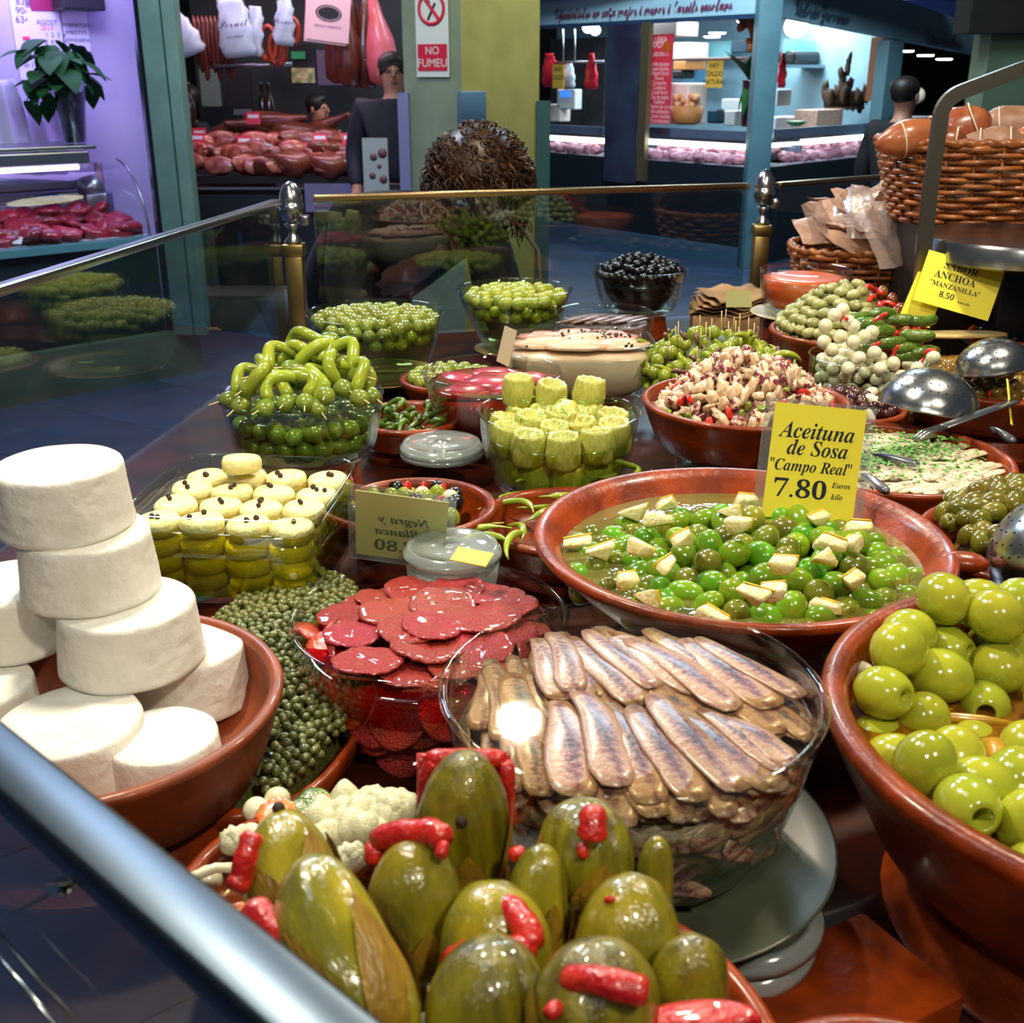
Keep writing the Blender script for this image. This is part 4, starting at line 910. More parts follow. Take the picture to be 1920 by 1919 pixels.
# --- N: gilda skewers
Nv = glassbowl(.312, 1.712, 1.085, .098, .080, .075, 'glass bowl heaped with green gilda skewers', pw=.6)
gN = mat('olive_gilda', '8f9c2c', '7c8a22', ns=40, rough=.16, coat=.6, rv=.1, rh=.01)
oN = mesh('olive', olive_geo(.0105, .0115, nu=14), gN)
chN = mat('yellow_green_chilli', '9aa62c', '84941e', ns=20, rough=.2, coat=.5, rv=.12, rh=.012)
def chilli(seed, L_=.05, r=.0055, m=None, curl=2.0):
    q = random.Random(seed); pts = []; 
    for i in range(10):
        t = i / 9; a = curl * t; pts.append((L_ * t * math.cos(a * .5), L_ * t * math.sin(a * .5), .012 * math.sin(t * 3 + seed)))
    return mesh('green_pepper', tube(pts, [r * .35, r * .8, r, r * 1.05, r, r * .95, r * .85, r * .7, r * .45, r * .15], 9), m or chN)
chs = [chilli(i, .045, .0055, curl=1 + i) for i in range(3)]
anc = mesh('anchovy_strip', strip([(-.012, 0, 0), (-.004, .005, .005), (.006, 0, .002), (.014, -.003, -.002)], .007, .003), mat('anchovy_brown', '6e4c3c', '57382e', ns=30, rough=.35, coat=.3))
qn = random.Random(6)
def heapN(t): return .074 + .075 * max(0, 1 - (t / .125) ** 1.8)
pN = pack(.122, .02, heapN, .0125, seed=16, depth=.03, n=230)
for i, p in enumerate(pN):
    M_ = Nv['M'] @ T(*p)
    if i % 3 != 1: spawn('olive', oN, M_ @ rnd_rot(qn), 'bright green olive in the gilda skewer heap', 'olive', 'olives of the gilda heap')
    if i % 3 == 1: spawn('green_pepper', chs[i % 9 // 3], M_ @ rnd_rot(qn), 'curled green pepper in the gilda skewer heap', 'pepper', 'peppers of the gilda heap')
    if i % 4 == 2: spawn('anchovy_strip', anc, M_ @ T(0, 0, .011) @ rnd_rot(qn), 'brown anchovy strip draped in the gilda skewer heap', 'fish', 'anchovies of the gilda heap')
for i in range(22):
    a = qn.uniform(math.pi, 2 * math.pi); rr = qn.uniform(0, .10)
    spawn('toothpick', tp, Nv['M'] @ T(rr * math.cos(a), rr * math.sin(a), heapN(rr) + .004) @ RX(1.57 + qn.uniform(-.4, .4)) @ S(.7), 'short toothpick tip sticking out of the gilda heap', 'toothpick', 'toothpicks in the gilda heap')
tag(ob('gilda_core', blob(.07, 3, .1, 16, 10, 1.05, 1.05, .9), mat('gilda_core', '4e5a16', rough=.5), M=Nv['M'] @ T(0, 0, .055)), 'packed inner part of the gilda heap', 'skewer', kind='stuff')

# --- O: octopus salad
O = cazuela(.306, 1.422, 1.108, .1345, .062, 'clay dish heaped with chopped octopus salad', rb=.84, lip=.009, ris=False)
ogl = lathe([(.085, 0), (.088, .03), (.083, O['z0'] - TZ - .002), (.079, O['z0'] - TZ - .002), (.084, .03), (.081, 0)], 48, close=True)
tag(ob('glass_stand', ogl, clear('green_glass', (.72, .80, .74), base=.08), M=T(.306, 1.422, TZ + .001)), 'thick upturned glass bowl under the octopus dish', 'stand')
oct_m = mat('octopus', 'dcc4a4', '7c3040', ns=160, rough=.3, coat=.5, bump=.4, bs=90, rv=.08, sharp=.10, det=2)
oct_w = mat('octopus_white', 'dfcca8', 'c49c7c', ns=160, rough=.3, coat=.5, bump=.3, bs=90, rv=.06)
rp_m = mat('diced_red_pepper', 'c0181e', 'd8361e', ns=30, rough=.16, coat=.6, rv=.12)
gp_m = mat('diced_green_pepper', '6c7f24', '8a9a3a', ns=30, rough=.2, coat=.5, rv=.15)
on_m = mat('red_onion', '8a3258', 'caa0a8', ns=50, rough=.3, coat=.4)
def chunk(i, m, r=.0100, s=(1, .7, .55)): return mesh('chunk', blob(r, i, .45, 12, 8, *s), m)
itO = [('octopus_piece', chunk(1, oct_m), 'purple-edged chopped octopus piece in the clay dish', 'octopus pieces', 'octopus'),
       ('octopus_piece', chunk(2, oct_w, .0095, (1.1, .8, .4)), 'creamy white octopus slice in the clay dish', 'white octopus slices', 'octopus'),
       ('octopus_piece', chunk(5, oct_w, .009, (1.3, .6, .5)), 'creamy white octopus slice in the clay dish', 'white octopus slices', 'octopus'),
       ('pepper_piece', mesh('pepper_piece', pill(ell_out(.0085, .0055, 8, .15, 2), .004, .2), rp_m), 'diced red pepper in the octopus salad', 'red pepper in the salad', 'pepper'),
       ('pepper_piece', mesh('pepper_piece', pill(ell_out(.006, .004, 7, .15, 4), .004, .2), gp_m), 'diced green pepper in the octopus salad', 'green pepper in the salad', 'pepper'),
       ('onion_piece', mesh('onion_piece', pill(ell_out(.008, .0035, 9, .15, 5), .002, .2), on_m), 'purple onion sliver in the octopus salad', 'onion slivers in the salad', 'onion')]
def heapO(t): return .052 + .088 * max(0, 1 - (t / .118) ** 1.5)
fill(O, itO, '', '', '', '', .0090, heapO, seed=17, depth=.02, n=500, iters=35, weights=[5, 5, 5, 3, 1.6, 1.2], sc=(.95, 1.4))
tag(ob('salad_core', blob(.080, 4, .08, 24, 12, 1.1, 1.1, .68), mat('salad_core', '6c3430', 'a87860', ns=160, rough=.4), M=O['M'] @ T(0, 0, .045)), 'packed inner part of the octopus salad', 'salad', kind='stuff')

# --- P: favas, onions, gherkins and red-stuffed olives
Pv = glassbowl(.534, 1.625, 1.115, .0935, .084, .080, 'glass bowl of pickled onions and gherkins by the perforated ladle', pw=.5)
on2 = mesh('pickled_onion', ell(.0095, .0095, .0088, 14, 10), onion_m)
ghk = mesh('gherkin', tube([(-.024, 0, 0), (-.018, .0, .001), (-.006, .001, .002), (.008, .001, .002), (.02, -.001, 0), (.025, -.001, 0)], [.003, .0075, .009, .009, .007, .002], 12), gherk_m)
rps = mesh('pepper_strip', strip([(-.010, 0, 0), (0, .002, .003), (.011, 0, 0)], .006, .003), rp_m)
def heapP(t): return .080 + .032 * max(0, 1 - (t / .10) ** 2)
fill(Pv, [('pickled_onion', on2, 'white pickled onion in the glass bowl by the ladle', 'white pickled onions', 'onion')], '', '', '', '', .0100, lambda t: heapP(t), seed=18, glass=True, dens=.55, skip=lambda p: p[0] > .005 and p[2] > .07)
for i, (px, py, z, a) in enumerate([(1625, 610, 1.20, .1), (1650, 622, 1.195, .3), (1690, 600, 1.20, -.1), (1670, 640, 1.185, .1), (1700, 650, 1.17, .2), (1720, 630, 1.175, -.2), (1655, 590, 1.21, .4), (1700, 670, 1.15, .0), (1735, 660, 1.14, .3), (1610, 595, 1.21, .5), (1730, 600, 1.185, .2), (1640, 650, 1.17, .6)]):
    spawn('gherkin', ghk, T(*gy(px, py, 1.60 if py > 600 else 1.66)) @ RZ(a) @ RX(i), 'small green gherkin on the onion bowl heap', 'gherkin', 'gherkins on the onion bowl')
for i, (px, py) in enumerate([(1548, 620), (1565, 600), (1590, 612), (1575, 640), (1600, 650), (1620, 640), (1640, 670), (1545, 650), (1600, 620), (1675, 690), (1720, 700), (1560, 665), (1610, 680), (1650, 700), (1750, 680), (1580, 590), (1635, 632), (1590, 700), (1690, 715)]):
    spawn('pickled_onion', on2, T(*gy(px, py - 8, 1.585 - (py - 590) * .0004)) @ rnd_rot(qn) @ S(1.1), 'white pickled onion on the heap above the ladle bowl', 'onion', 'onions heaped above the rim')
for i, (px, py) in enumerate([(1583, 605), (1550, 640), (1605, 690), (1640, 655), (1680, 665), (1725, 690), (1745, 665), (1650, 600)]):
    spawn('pepper_strip', rps, T(*gy(px, py - 4, 1.572)) @ rnd_rot(qn), 'red pepper strip between pickled onions', 'pepper', 'red strips between onions')
Pc = cazuela(.545, 1.80, 1.12, .125, .06, 'clay dish of split green olives behind the onion bowl', rb=.85)
fav_m = mat('split_olive', 'a3a46c', '8c8e50', ns=40, rough=.35, coat=.3, rv=.12, bump=.3, bs=80)
def splitol(i):
    g = ell(.0125, .0095, .0085, 16, 10)
    g.v = [(x, y, z - .0025 * math.exp(-(y / .0018) ** 2) if z > 0 else z) for x, y, z in g.v]; return mesh('split_olive', g, fav_m)
spl = [splitol(0)]
rmo = mat('olive_red_brown', '6a2a1c', '7c4420', ns=30, rough=.2, coat=.5, rv=.3, rh=.03)
rol = mesh('brown_olive', olive_geo(.0095, .0115, nu=12), rmo)
def heapPc(t): return .055 + .09 * max(0, 1 - (t / .13) ** 1.8)
pp = pack(.118, .012, heapPc, .0118, seed=19, depth=.03, n=330, iters=50)
for p in pp:
    M_ = Pc['M'] @ T(*p) @ rnd_rot(qn, True)
    if p[0] < .02: spawn('split_olive', spl[0], M_, 'pale green split olive in the dish behind the onion bowl', 'olive', 'pale split olives')
    elif p[0] < .045 or qn.random() < .35: spawn('pepper_strip', rps, M_ @ S(1.3), 'glossy red pepper strip in the dish behind the onion bowl', 'pepper', 'red pepper strips')
    else: spawn('brown_olive', rol, M_, 'red-brown olive in the dish behind the onion bowl', 'olive', 'red-brown olives')
tag(ob('heap_core', blob(.08, 6, .08, 20, 12, 1.15, 1.1, .85), mat('heap_core', '6a6a34', rough=.5), M=Pc['M'] @ T(0, 0, .05)), 'packed inner part of the split olive heap', 'olive', kind='stuff')

# --- Q: boquerones with parsley
Q = cazuela(.429, 1.205, 1.102, .134, .050, 'clay dish of white anchovies with parsley', rb=.85, lip=.009)
boq = streak('white_anchovy', 'dccdb0', '9a8f84', 'c9b698', .0035, scale=120)
bqm = [mesh('white_anchovy', fillet(.062, .0135, i + 30, .0024, .0006), boq) for i in range(3)]
silv = mat('silver_skin', '8c9096', '3c4450', ns=20, rough=.2, metal=.5, stretch=(6, 1, 1), coat=.5)
qq = random.Random(14)
for row, yy in enumerate([-.085, -.055, -.02, .015, .05, .08]):
    for i in range(20):
        x = -.118 + i * .0122 + qq.uniform(-.002, .002)
        if math.hypot(x, yy) > .108: continue
        spawn('white_anchovy', bqm[i % 3], Q['M'] @ T(x, yy + qq.uniform(-.004, .004), .040 + .002 * (i % 2) + .002 * (row % 2) + .004 * (1 - math.hypot(x, yy) / .12)) @ RZ(-1.0 + qq.uniform(-.15, .15)) @ RY(.25), 'white anchovy fillet laid slantwise in the clay dish', 'fish', 'white anchovies in rows')
tag(ob('anchovy_layer', disc(.115, .036, 40, 5, amp=.001), boq, M=Q['M']), 'lower layer of white anchovies', 'fish', kind='stuff')
for px, py, a, lb in [(1680, 862, .9, 'silver-skinned anchovy lying skin up on the parsley dish'), (1640, 905, .3, 'silver-skinned anchovy at the near edge of the parsley dish'), (1880, 815, .2, 'silver-skinned anchovy at the far right of the parsley dish')]:
    spawn('silver_anchovy', mesh('silver_anchovy', fillet(.055, .012, 44, .007), silv), T(*gz(px, py, 1.105)) @ RZ(a), lb, 'fish')
def fpars(q):
    a = q.uniform(0, 6.28); r_ = .1 * math.sqrt(q.random()); x, y = r_ * math.cos(a), r_ * math.sin(a)
    if q.random() < .55: y = x * .5 + q.gauss(0, .018); 
    return (Q['x'] + x, Q['y'] + y, Q['z0'] + .0505 + q.uniform(0, .003))
tag(ob('parsley_flakes', bits(900, fpars, .0044, 8), pars_m, smooth=False), 'chopped parsley strewn over the white anchovies', 'parsley', kind='stuff')
serv = emp('serving_spoon', T(*gz(1770, 800, 1.125)) @ RZ(.5), 'steel serving fork resting in the white anchovies', 'cutlery')
for k in (-1, 0, 1): ob('tine', tube([(0, k * .005, 0), (-.03, k * .005, -.003), (-.045, k * .004, -.010)], .0014, 6), steel, serv)
ob('handle', box(0, -.007, -.001, .12, .007, .001, .0008), steel, serv, M=RY(-.12))

# --- R: small olives heap, S, U, V
Rv = cazuela(.502, .965, 1.098, .118, .06, 'clay dish heaped with small brown-green olives', rb=.85)
rm = mat('olive_small', '736820', '585812', ns=60, rough=.2, coat=.5, rv=.2, rh=.02)
oR = [mesh('small_olive', olive_geo(.0100, .0134, nu=14), rm), mesh('small_olive', olive_geo(.0096, .0126, .2, .15, nu=14), rm)]
fill(Rv, oR, 'small brown-green olive in the dish under the large ladle', 'small brown-green olives', 'small_olive', 'olive', .0110, E_(2, .125, .052, .064), seed=20, depth=.02, n=260, iters=50)
tag(ob('olive_core', blob(.08, 7, .08, 20, 12, 1.1, 1.1, .5), rm, M=Rv['M'] @ T(0, 0, .035)), 'packed lower olives in the dish under the ladle', 'olive', kind='stuff')
Sv = cazuela(.462, 1.482, 1.082, .078, .05, 'small clay dish of dark purple olives between salad and ladle', rb=.85)
sm = mat('olive_purple', '3a1a1c', '4c2a24', ns=40, rough=.15, coat=.6, rv=.3, rh=.02)
oS = mesh('purple_olive', olive_geo(.0072, .0085, nu=10), sm)
fill(Sv, [('purple_olive', oS, 'dark purple olive in the small clay dish', 'dark purple olives', 'olive'), ('garlic_clove', gar, 'garlic clove among dark purple olives', 'garlic with purple olives', 'garlic')], '', '', '', '', .0078, E_(2, .08, .028, .048), seed=21, depth=.015, weights=[14, 1])
Uv = cazuela(.712, 1.615, 1.088, .142, .06, 'clay dish of small light brown olives', rb=.85)
um = mat('olive_tan', '8a6a2c', '74541e', ns=40, rough=.2, coat=.5, rv=.15)
oU = mesh('tan_olive', olive_geo(.0098, .0105, nu=12), um)
fill(Uv, [('tan_olive', oU, 'light brown olive under the two ladles', 'light brown olives', 'olive'), ('pepper_piece', itO[3][1], 'red pepper bit among light brown olives', 'red bits among tan olives', 'pepper')], '', '', '', '', .0102, E_(2, .14, .03, .055), seed=22, depth=.02, weights=[16, 1], n=300, iters=50)
tag(ob('olive_core', blob(.09, 8, .08, 20, 12, 1.15, 1.15, .45), um, M=Uv['M'] @ T(0, 0, .03)), 'packed lower light brown olives', 'olive', kind='stuff')
Vv = cazuela(.835, 1.81, 1.112, .085, .05, 'small clay dish of wrinkled black olives behind the ladle', rb=.85)
oV = mesh('wrinkled_olive', blob(.0085, 3, .25, 12, 8, 1, 1, 1.2), gJ)
fill(Vv, [oV], 'wrinkled black olive behind the metal ladle', 'wrinkled black olives', 'wrinkled_olive', 'olive', .0085, E_(2, .09, .03, .048), seed=23, depth=.015)

# --- ladles (perforated domes)
def dotted(name):
    m, t, N, L = nt(name); b = N['Principled BSDF']; b.inputs['Metallic'].default_value = 1; b.inputs['Roughness'].default_value = .24; b.inputs['Base Color'].default_value = lin('aeb2b4')
    nz = N.new('ShaderNodeTexNoise'); nz.inputs['Scale'].default_value = 60; bp = N.new('ShaderNodeBump'); bp.inputs['Strength'].default_value = .3; bp.inputs['Distance'].default_value = .002
    tc = N.new('ShaderNodeTexCoord'); L.new(tc.outputs['Object'], nz.inputs['Vector']); L.new(nz.outputs['Fac'], bp.inputs['Height']); L.new(bp.outputs[0], b.inputs['Normal']); MATS[name] = m; return m
dm = dotted('hammered_steel'); hm = mat('hole_dark', '0a0c0e', rough=.6)
def ladle(px, py, Y, r, rot, label, handle):
    p = gy(px, py, Y); e = emp('perforated_ladle', T(*p) @ rot, label, 'ladle'); pr = []
    for i in range(14):
        a = math.radians(90) * i / 13; pr.append((r * math.cos(a), r * .82 * math.sin(a)))
    g = lathe([(r * 1.02, -.002)] + pr[:-1] + [(0, r * .82)] + [(rr * .96, z * .96) for rr, z in reverse_(pr[:-1])], 44); ob('bowl', g, dm, e)
    h = G(); 
    for ring in range(1, 6):
        n = ring * 7
        for i in range(n):
            a = 2 * math.pi * i / n; b = math.radians(90 - ring * 12); v = Vector((r * math.cos(b) * math.cos(a), r * math.cos(b) * math.sin(a), r * .82 * math.sin(b)))
            h.add(lathe([(0, .0003), (.0011, .0003), (.0011, 0)], 8), T(*v) @ v.to_track_quat('Z', 'Y').to_matrix().to_4x4())
    tag(ob('punched_holes', h, hm, e), kind='stuff')
    ob('handle', tube(handle, .0035, 8), steel, e)
def reverse_(l): return list(reversed(l))
ladle(1740, 765, 1.33, .0595, RX(-.12) @ RY(.15), 'upturned perforated steel ladle on the rim of the parsley dish', [(.0, .055, 0), (.02, .10, .01), (.06, .19, .04)])
ladle(1862, 690, 1.52, .050, RX(-.1) @ RY(-.2), 'upturned perforated steel ladle on the light brown olives', [(.04, .03, 0), (.10, .06, .01), (.2, .1, .04)])
ladle(1985, 1035, .87, .058, RX(-.2) @ RY(-.5), 'large perforated ladle lying on the small brown-green olives', [(.05, .0, 0), (.12, .0, .02), (.2, 0, .05)])

# --- W: orange spread bowl
Wv = glassbowl(.536, 2.06, 1.172, .083, .072, .072, 'glass bowl of orange spread on a pale plate', pw=.7, ris=False)
riser(.536, 2.06, 1.0855, .07, 'tall upturned clay stand under the orange spread')
plate(.536, 2.06, 1.086, .095, 'pale plate under the orange spread bowl', m=mat('cream_plate', 'b5a878', rough=.35, coat=.3), h=.010)
Wv['M'] = T(.536, 2.06, Wv['z0'])
or_m = mat('orange_spread', 'dd6a30', 'c9481c', ns=18, rough=.35, coat=.3, bump=.4, bs=40)
tag(ob('orange_spread', lathe([(.06, .008), (.0705, .02), (.0778, .058), (.06, .062), (.03, .060), (0, .064)], 40), or_m, M=Wv['M']), 'smooth orange spread filling the rear glass bowl', 'spread', kind='stuff')

# --- olive mix dish, peppers dish, back green peppers
mx = cazuela(-.108, 1.165, 1.058, .091, .05, 'clay dish of mixed green and black olives', rb=.82)
for nm, me, lb, n, sd in [('a', 0, 0, 0, 0)]: pass
mg = mesh('green_olive', olive_geo(.0088, .0108, nu=14), gN); mb = mesh('black_olive', olive_geo(.0095, .0115, nu=14), gJ); mp_ = mesh('pepper_piece', pill(ell_out(.009, .005, 10), .005, .3, .001), rp_m)
fill(mx, [('green_olive', mg, 'small green olive in the mixed olive dish', 'green olives of the mix', 'olive'), ('black_olive', mb, 'black olive in the mixed olive dish', 'black olives of the mix', 'olive'), ('pepper_piece', mp_, 'red pepper piece in the mixed olive dish', 'red pepper of the mix', 'pepper'), ('pickled_onion', on2, 'pearl onion in the mixed olive dish', 'onions of the mix', 'onion')],
     '', '', '', '', .0100, E_(2, .09, .018, .046), seed=24, depth=.025, weights=[6, 3, 2, 1], skip=lambda p: p[0] > .045)
pd = cazuela(.062, 1.150, 1.048, .100, .046, 'clay dish of thin green peppers under the artichokes', rb=.82)
gui = mat('thin_green_pepper', '98ac2a', '82982a', ns=20, rough=.25, coat=.5, rv=.1)
def guindilla(i):
    q = random.Random(i); pts = []; L_ = .075
    for k in range(12):
        t = k / 11; a = (1.5 + i) * t; pts.append((L_ * .6 * math.sin(a), L_ * .6 * (1 - math.cos(a)) * .6 + .02 * t, .006 * math.sin(t * 4 + i)))
    return mesh('thin_pepper', tube(pts, [.0009, .0012, .0035, .0042, .0044, .0042, .004, .0036, .003, .0024, .0016, .0006], 9), gui)
gus = [guindilla(i) for i in range(4)]
for i, (px, py, a) in enumerate([(985, 980, .2), (1000, 970, 1.4), (960, 1000, 2.4), (1040, 955, .5), (975, 1020, 1.0), (1010, 940, -.3), (945, 990, 2.9), (1060, 930, .3), (990, 1000, 3.6), (1020, 985, .8), (1100, 905, .2), (1170, 895, .6), (1075, 915, 1.0), (960, 1030, 1.9)]):
    spawn('thin_pepper', gus[i % 4], T(*gz(px, py, 1.042 + .004 * (i % 3))) @ RZ(a), 'thin yellow-green pepper in the dish behind the wide clay dish', 'pepper', 'thin green peppers')
spawn('thin_pepper', gus[0], T(*gz(1095, 915, 1.07)) @ RX(-1.2) @ RZ(.4) @ S(.8), 'thin green pepper pointing up beside the artichoke bowl', 'pepper')
spawn('thin_pepper', gus[1], T(*gz(1222, 885, 1.06)) @ RX(-1.3) @ RZ(.8) @ S(.7), 'thin green pepper with its stem up by the glass stand', 'pepper')
bp_ = cazuela(-.150, 1.560, 1.045, .082, .04, 'small clay dish of short dark green peppers beside the skewers', rb=.85)
dkp = mat('short_green_pepper', '5e7a26', '3f5c1c', ns=20, rough=.25, coat=.5, rv=.25)
dk = [chilli(i + 7, .038, .0045, dkp, 1.5) for i in range(3)]
pbp = pack(.078, .006, lambda t: .052, .009, seed=25, n=90)
for p in pbp: spawn('short_pepper', R.choice(dk), bp_['M'] @ T(*p) @ rnd_rot(R, True), 'short dark green pepper behind the skewer bowl', 'pepper', 'short dark green peppers')

# --- lids
lid_m = clear('cloudy_plastic', (.82, .86, .84), base=.09, haze=.28, hazecol=(.62, .70, .70), rough=.12)
def lid(M_, r, label, n=3):
    g = lathe([(0, .001), (r * .12, .001), (r * .14, .0025), (r * .16, .001), (r * .80, .001), (r * .83, .004), (r * .92, .0045), (r * .95, .0005), (r, -.001), (r * 1.02, -.006)], 56)
    tag(ob('plastic_cover', g, lid_m, M=M_), label, 'lid')
lid(T(-.095, 1.442, 1.038), .056, 'clear plastic lid leaning beside the pink fish bowl')
lid(T(-.095, 1.442, 1.030), .056, 'clear plastic lid under the one beside the pink fish bowl')
lid(T(-.057, .985, 1.080), .047, 'round cloudy plastic lid behind the red sausage bowl')
tag(ob('plastic_tub', lathe([(.040, 0), (.0455, .05), (.0445, .05), (.039, .001), (0, .001)], 40), lid_m, M=T(-.057, .985, 1.022)), 'clear plastic tub under the round cloudy lid', 'tub')
riser(-.057, .985, 1.021, .035, 'low clay stand under the clear plastic tub')
for i in range(4):
    lid(T(.128 + .004 * i, .535 + .003 * (i % 2), TZ + .010 + .012 * i) @ RX(.12 - .05 * i) @ RY(-.15), .045, ['lowest', 'second', 'third', 'topmost'][i] + ' plastic lid of the stack under the grey plate')
YC = mat('yellow_card', 'fbf04c', 'f4e63c', ns=3, rough=.45, rv=.03)
ink = mat('ink', '10202c', rough=.5)
inkg = mat('ink_grey', '5a6a58', rough=.6)
lam = clear('laminate', (.90, .93, .93), base=.10, haze=.10, hazecol=(.7, .75, .78), rough=.12)
def sheet(M_, w, h, cw, ch, name, label, lines, card=YC, lamw=True, offs=(0, 0)):
    e = emp(name, M_, label, 'price sign')
    if lamw: ob('laminate', box(-w / 2, -h / 2, -.0004, w / 2, h / 2, .0004), lam, e, smooth=False)
    ob('card', box(-cw / 2 + offs[0], -ch / 2 + offs[1], -.0006, cw / 2 + offs[0], ch / 2 + offs[1], .0006), card, e, smooth=False)
    for l in lines:
        body, x, y, s, st, sx = l[:6]; m = l[6] if len(l) > 6 else ink
        text(uni(body, st) if st else body, m, e, T(x, y, .0011) , s, l[7] if len(l) > 7 else 'CENTER', sx)
    return e
pS = gy(1527, 866, 1.0)
sheet(T(*pS) @ RZ(.10) @ RX(math.radians(90 - 14)) @ RZ(math.radians(-7)) @ Matrix.Shear('XZ', 4, (0, 0)), .108, .112, .089, .108, 'price_card', 'yellow laminated price card standing in the bright green olives',
      [('Aceituna', .0, .027, .0215, 'italic', .95), ('de Sosa', .002, .011, .0205, 'italic', .95), ('"Campo Real"', -.003, -.006, .0155, 'italic', .92), ('7.80', -.011, -.028, .0245, 'italic', 1.15), ('Euros', .029, -.021, .0075, 'italic', 1), ('kilo', .026, -.032, .0075, 'italic', 1)], offs=(0, -.002))
pS = gy(1797, 536, 1.72)
sheet(T(*pS) @ RZ(-.1) @ RX(math.radians(75)) @ RZ(math.radians(-15)), .118, .078, .118, .078, 'price_card', 'yellow price card for anchovy olives leaning under the steel tray',
      [('SABOR', -.004, .024, .0165, 'serif', .95), ('ANCHOA', -.008, .008, .0155, 'serif', .95), ('"MANZANILLA"', -.004, -.006, .0105, 'serif', 1), ('8,50', -.012, -.020, .0125, 'serif', 1), ('Euros kilo', .016, -.024, .0045, 'serif', 1)], lamw=False)
pS = gy(1738, 548, 1.74)
sheet(T(*pS) @ RX(math.radians(72)) @ RZ(math.radians(-22)), .05, .10, .05, .10, 'price_card', 'yellow card tucked behind the anchovy olive card', [], lamw=False)
nc = mat('pale_card', 'c4c884', 'b8bc78', ns=4, rough=.5)  # light passing through the card is put into its paler colour
pS = gz(752, 992, 1.085)
sheet(T(*pS) @ RZ(-.10) @ RX(math.radians(116)) @ RZ(-.14) ,   .105, .110, .090, .094, 'price_card', 'greenish card seen from behind, writing mirrored, by the mixed olives', [], card=nc)
eN = [o for o in bpy.data.objects if o.name.startswith('price_card')][-1]
for body, x, y, s in [('Negra y', .002, .012, .016), ('Blanca', -.004, -.006, .016), ('7.80', -.006, -.028, .022)]:
    t_ = text(uni(body, 'italic'), inkg, eN, T(x, y, .0011), s); t_.matrix_basis = T(x, y, .0011) @ S(-1, 1, 1)
sheet(T(*gz(885, 1045, 1.098)) @ RZ(-.45) @ RX(.35), .036, .018, .036, .018, 'card_scrap', 'folded yellow card scrap behind the red sausage bowl', [], lamw=False)
sheet(T(*gy(1893, 755, 1.30)) @ RZ(1.0) @ RX(1.2) @ RZ(-.6), .006, .06, .006, .06, 'card_scrap', 'yellow card seen edge on at the rim of the light brown olives', [], lamw=False)
sheet(T(*gy(1385, 562, 1.95)) @ RX(1.0), .045, .03, .045, .03, 'card_scrap', 'small yellow-green card behind the gilda heap', [], card=mat('olive_card', '80803c', rough=.5), lamw=False)
pS = gy(950, 650, 1.66)
sheet(T(*pS) @ RZ(-.9) @ RX(1.35) @ RZ(-.1), .03, .055, .03, .055, 'price_card', 'cream card with its back turned, wedged beside the pale fish', [], card=mat('cream_card', 'cfc6a4', rough=.5), lamw=False)
# brown paper behind black olives
bpap = mat('brown_paper', 'b08a60', '8c6a44', ns=14, rough=.7, bump=.6, bs=20)
for i in range(5):
    q = random.Random(i); n = 12; g = G()
    for a in range(n):
        for b in range(n):
            g.v.append((-.07 + .14 * a / 11, -.05 + .10 * b / 11, .004 * math.sin(a * 1.3 + i) * math.cos(b * .9) + .003 * math.sin(a * .7 + b)))
    for a in range(n - 1):
        for b in range(n - 1): k = a * n + b; g.f.append((k, k + n, k + n + 1, k + 1))
    o = ob('paper_sheet', g, bpap, M=T(.445 + .006 * i, 2.36 - .004 * i, 1.045 + .009 * i) @ RZ(.15 * i - .2) @ RX(.12))
    o.modifiers.new('thick', 'SOLIDIFY').thickness = .001
    tag(o, ['lowest', 'second', 'third', 'fourth', 'topmost'][i] + ' crumpled brown paper sheet beside the black olives', 'paper')
tag(ob('paper_block', box(-.07, -.05, 0, .07, .05, 1.035 - TZ, .004), bpap, M=T(.45, 2.36, TZ + .001) @ RZ(-.1)), 'folded brown paper block under the crumpled sheets', 'paper')

# --- low clay slabs and dark dish at lower right
tag(ob('clay_tile', box(-.055, -.04, 0, .055, .04, .03, .004), clay, M=T(.190, .500, TZ + .001) @ RZ(.5), sharp=30), 'orange clay slab lying on the dark counter beside the grey plate', 'tile')
tag(ob('clay_tile', box(-.05, -.035, 0, .05, .035, .018, .004), clay, M=T(.235, .385, TZ + .001) @ RZ(.9), sharp=30), 'dim clay slab in the shadow below the big pale olives', 'tile')
cazuela(.165, .335, 1.080, .082, .05, 'empty clay dish at the lower right beside the eggplants', ris=True)

# --- right platform, steel scale tray, baskets
dark_m = mat('dark_platform', '14100e', '1e1814', ns=6, rough=.45)
tag(ob('display_step', box(.60, 2.10, TZ + .001, 1.32, 2.58, 1.092, .006), dark_m, sharp=30), 'dark display step under the paper-filled basket', 'stand')
tag(ob('display_step', box(.70, 1.93, TZ + .001, 1.32, 2.28, 1.2545, .006), dark_m, M=T(.03, .0, 0), sharp=30), 'taller dark display step under the sausage basket', 'stand')
sc_ = emp('weighing_scale', T(.815, 1.80, 0), 'steel counter scale with round pan and bent hanger arm', 'scale')
ob('pan', lathe([(0, 1.262), (.150, 1.262), (.158, 1.268), (.165, 1.268), (.168, 1.262), (.168, 1.236), (.160, 1.232), (0, 1.230)], 72), steel, sc_, sharp=50)
ob('column', box(-.05, -.04, 1.09, .05, .04, 1.229, .004), mat('dark_metal', '20242a', rough=.3, metal=.7), sc_)
ob('base', box(-.06, -.055, 1.066 + .02, .10, .09, 1.09, .006), MATS['dark_metal'], sc_)
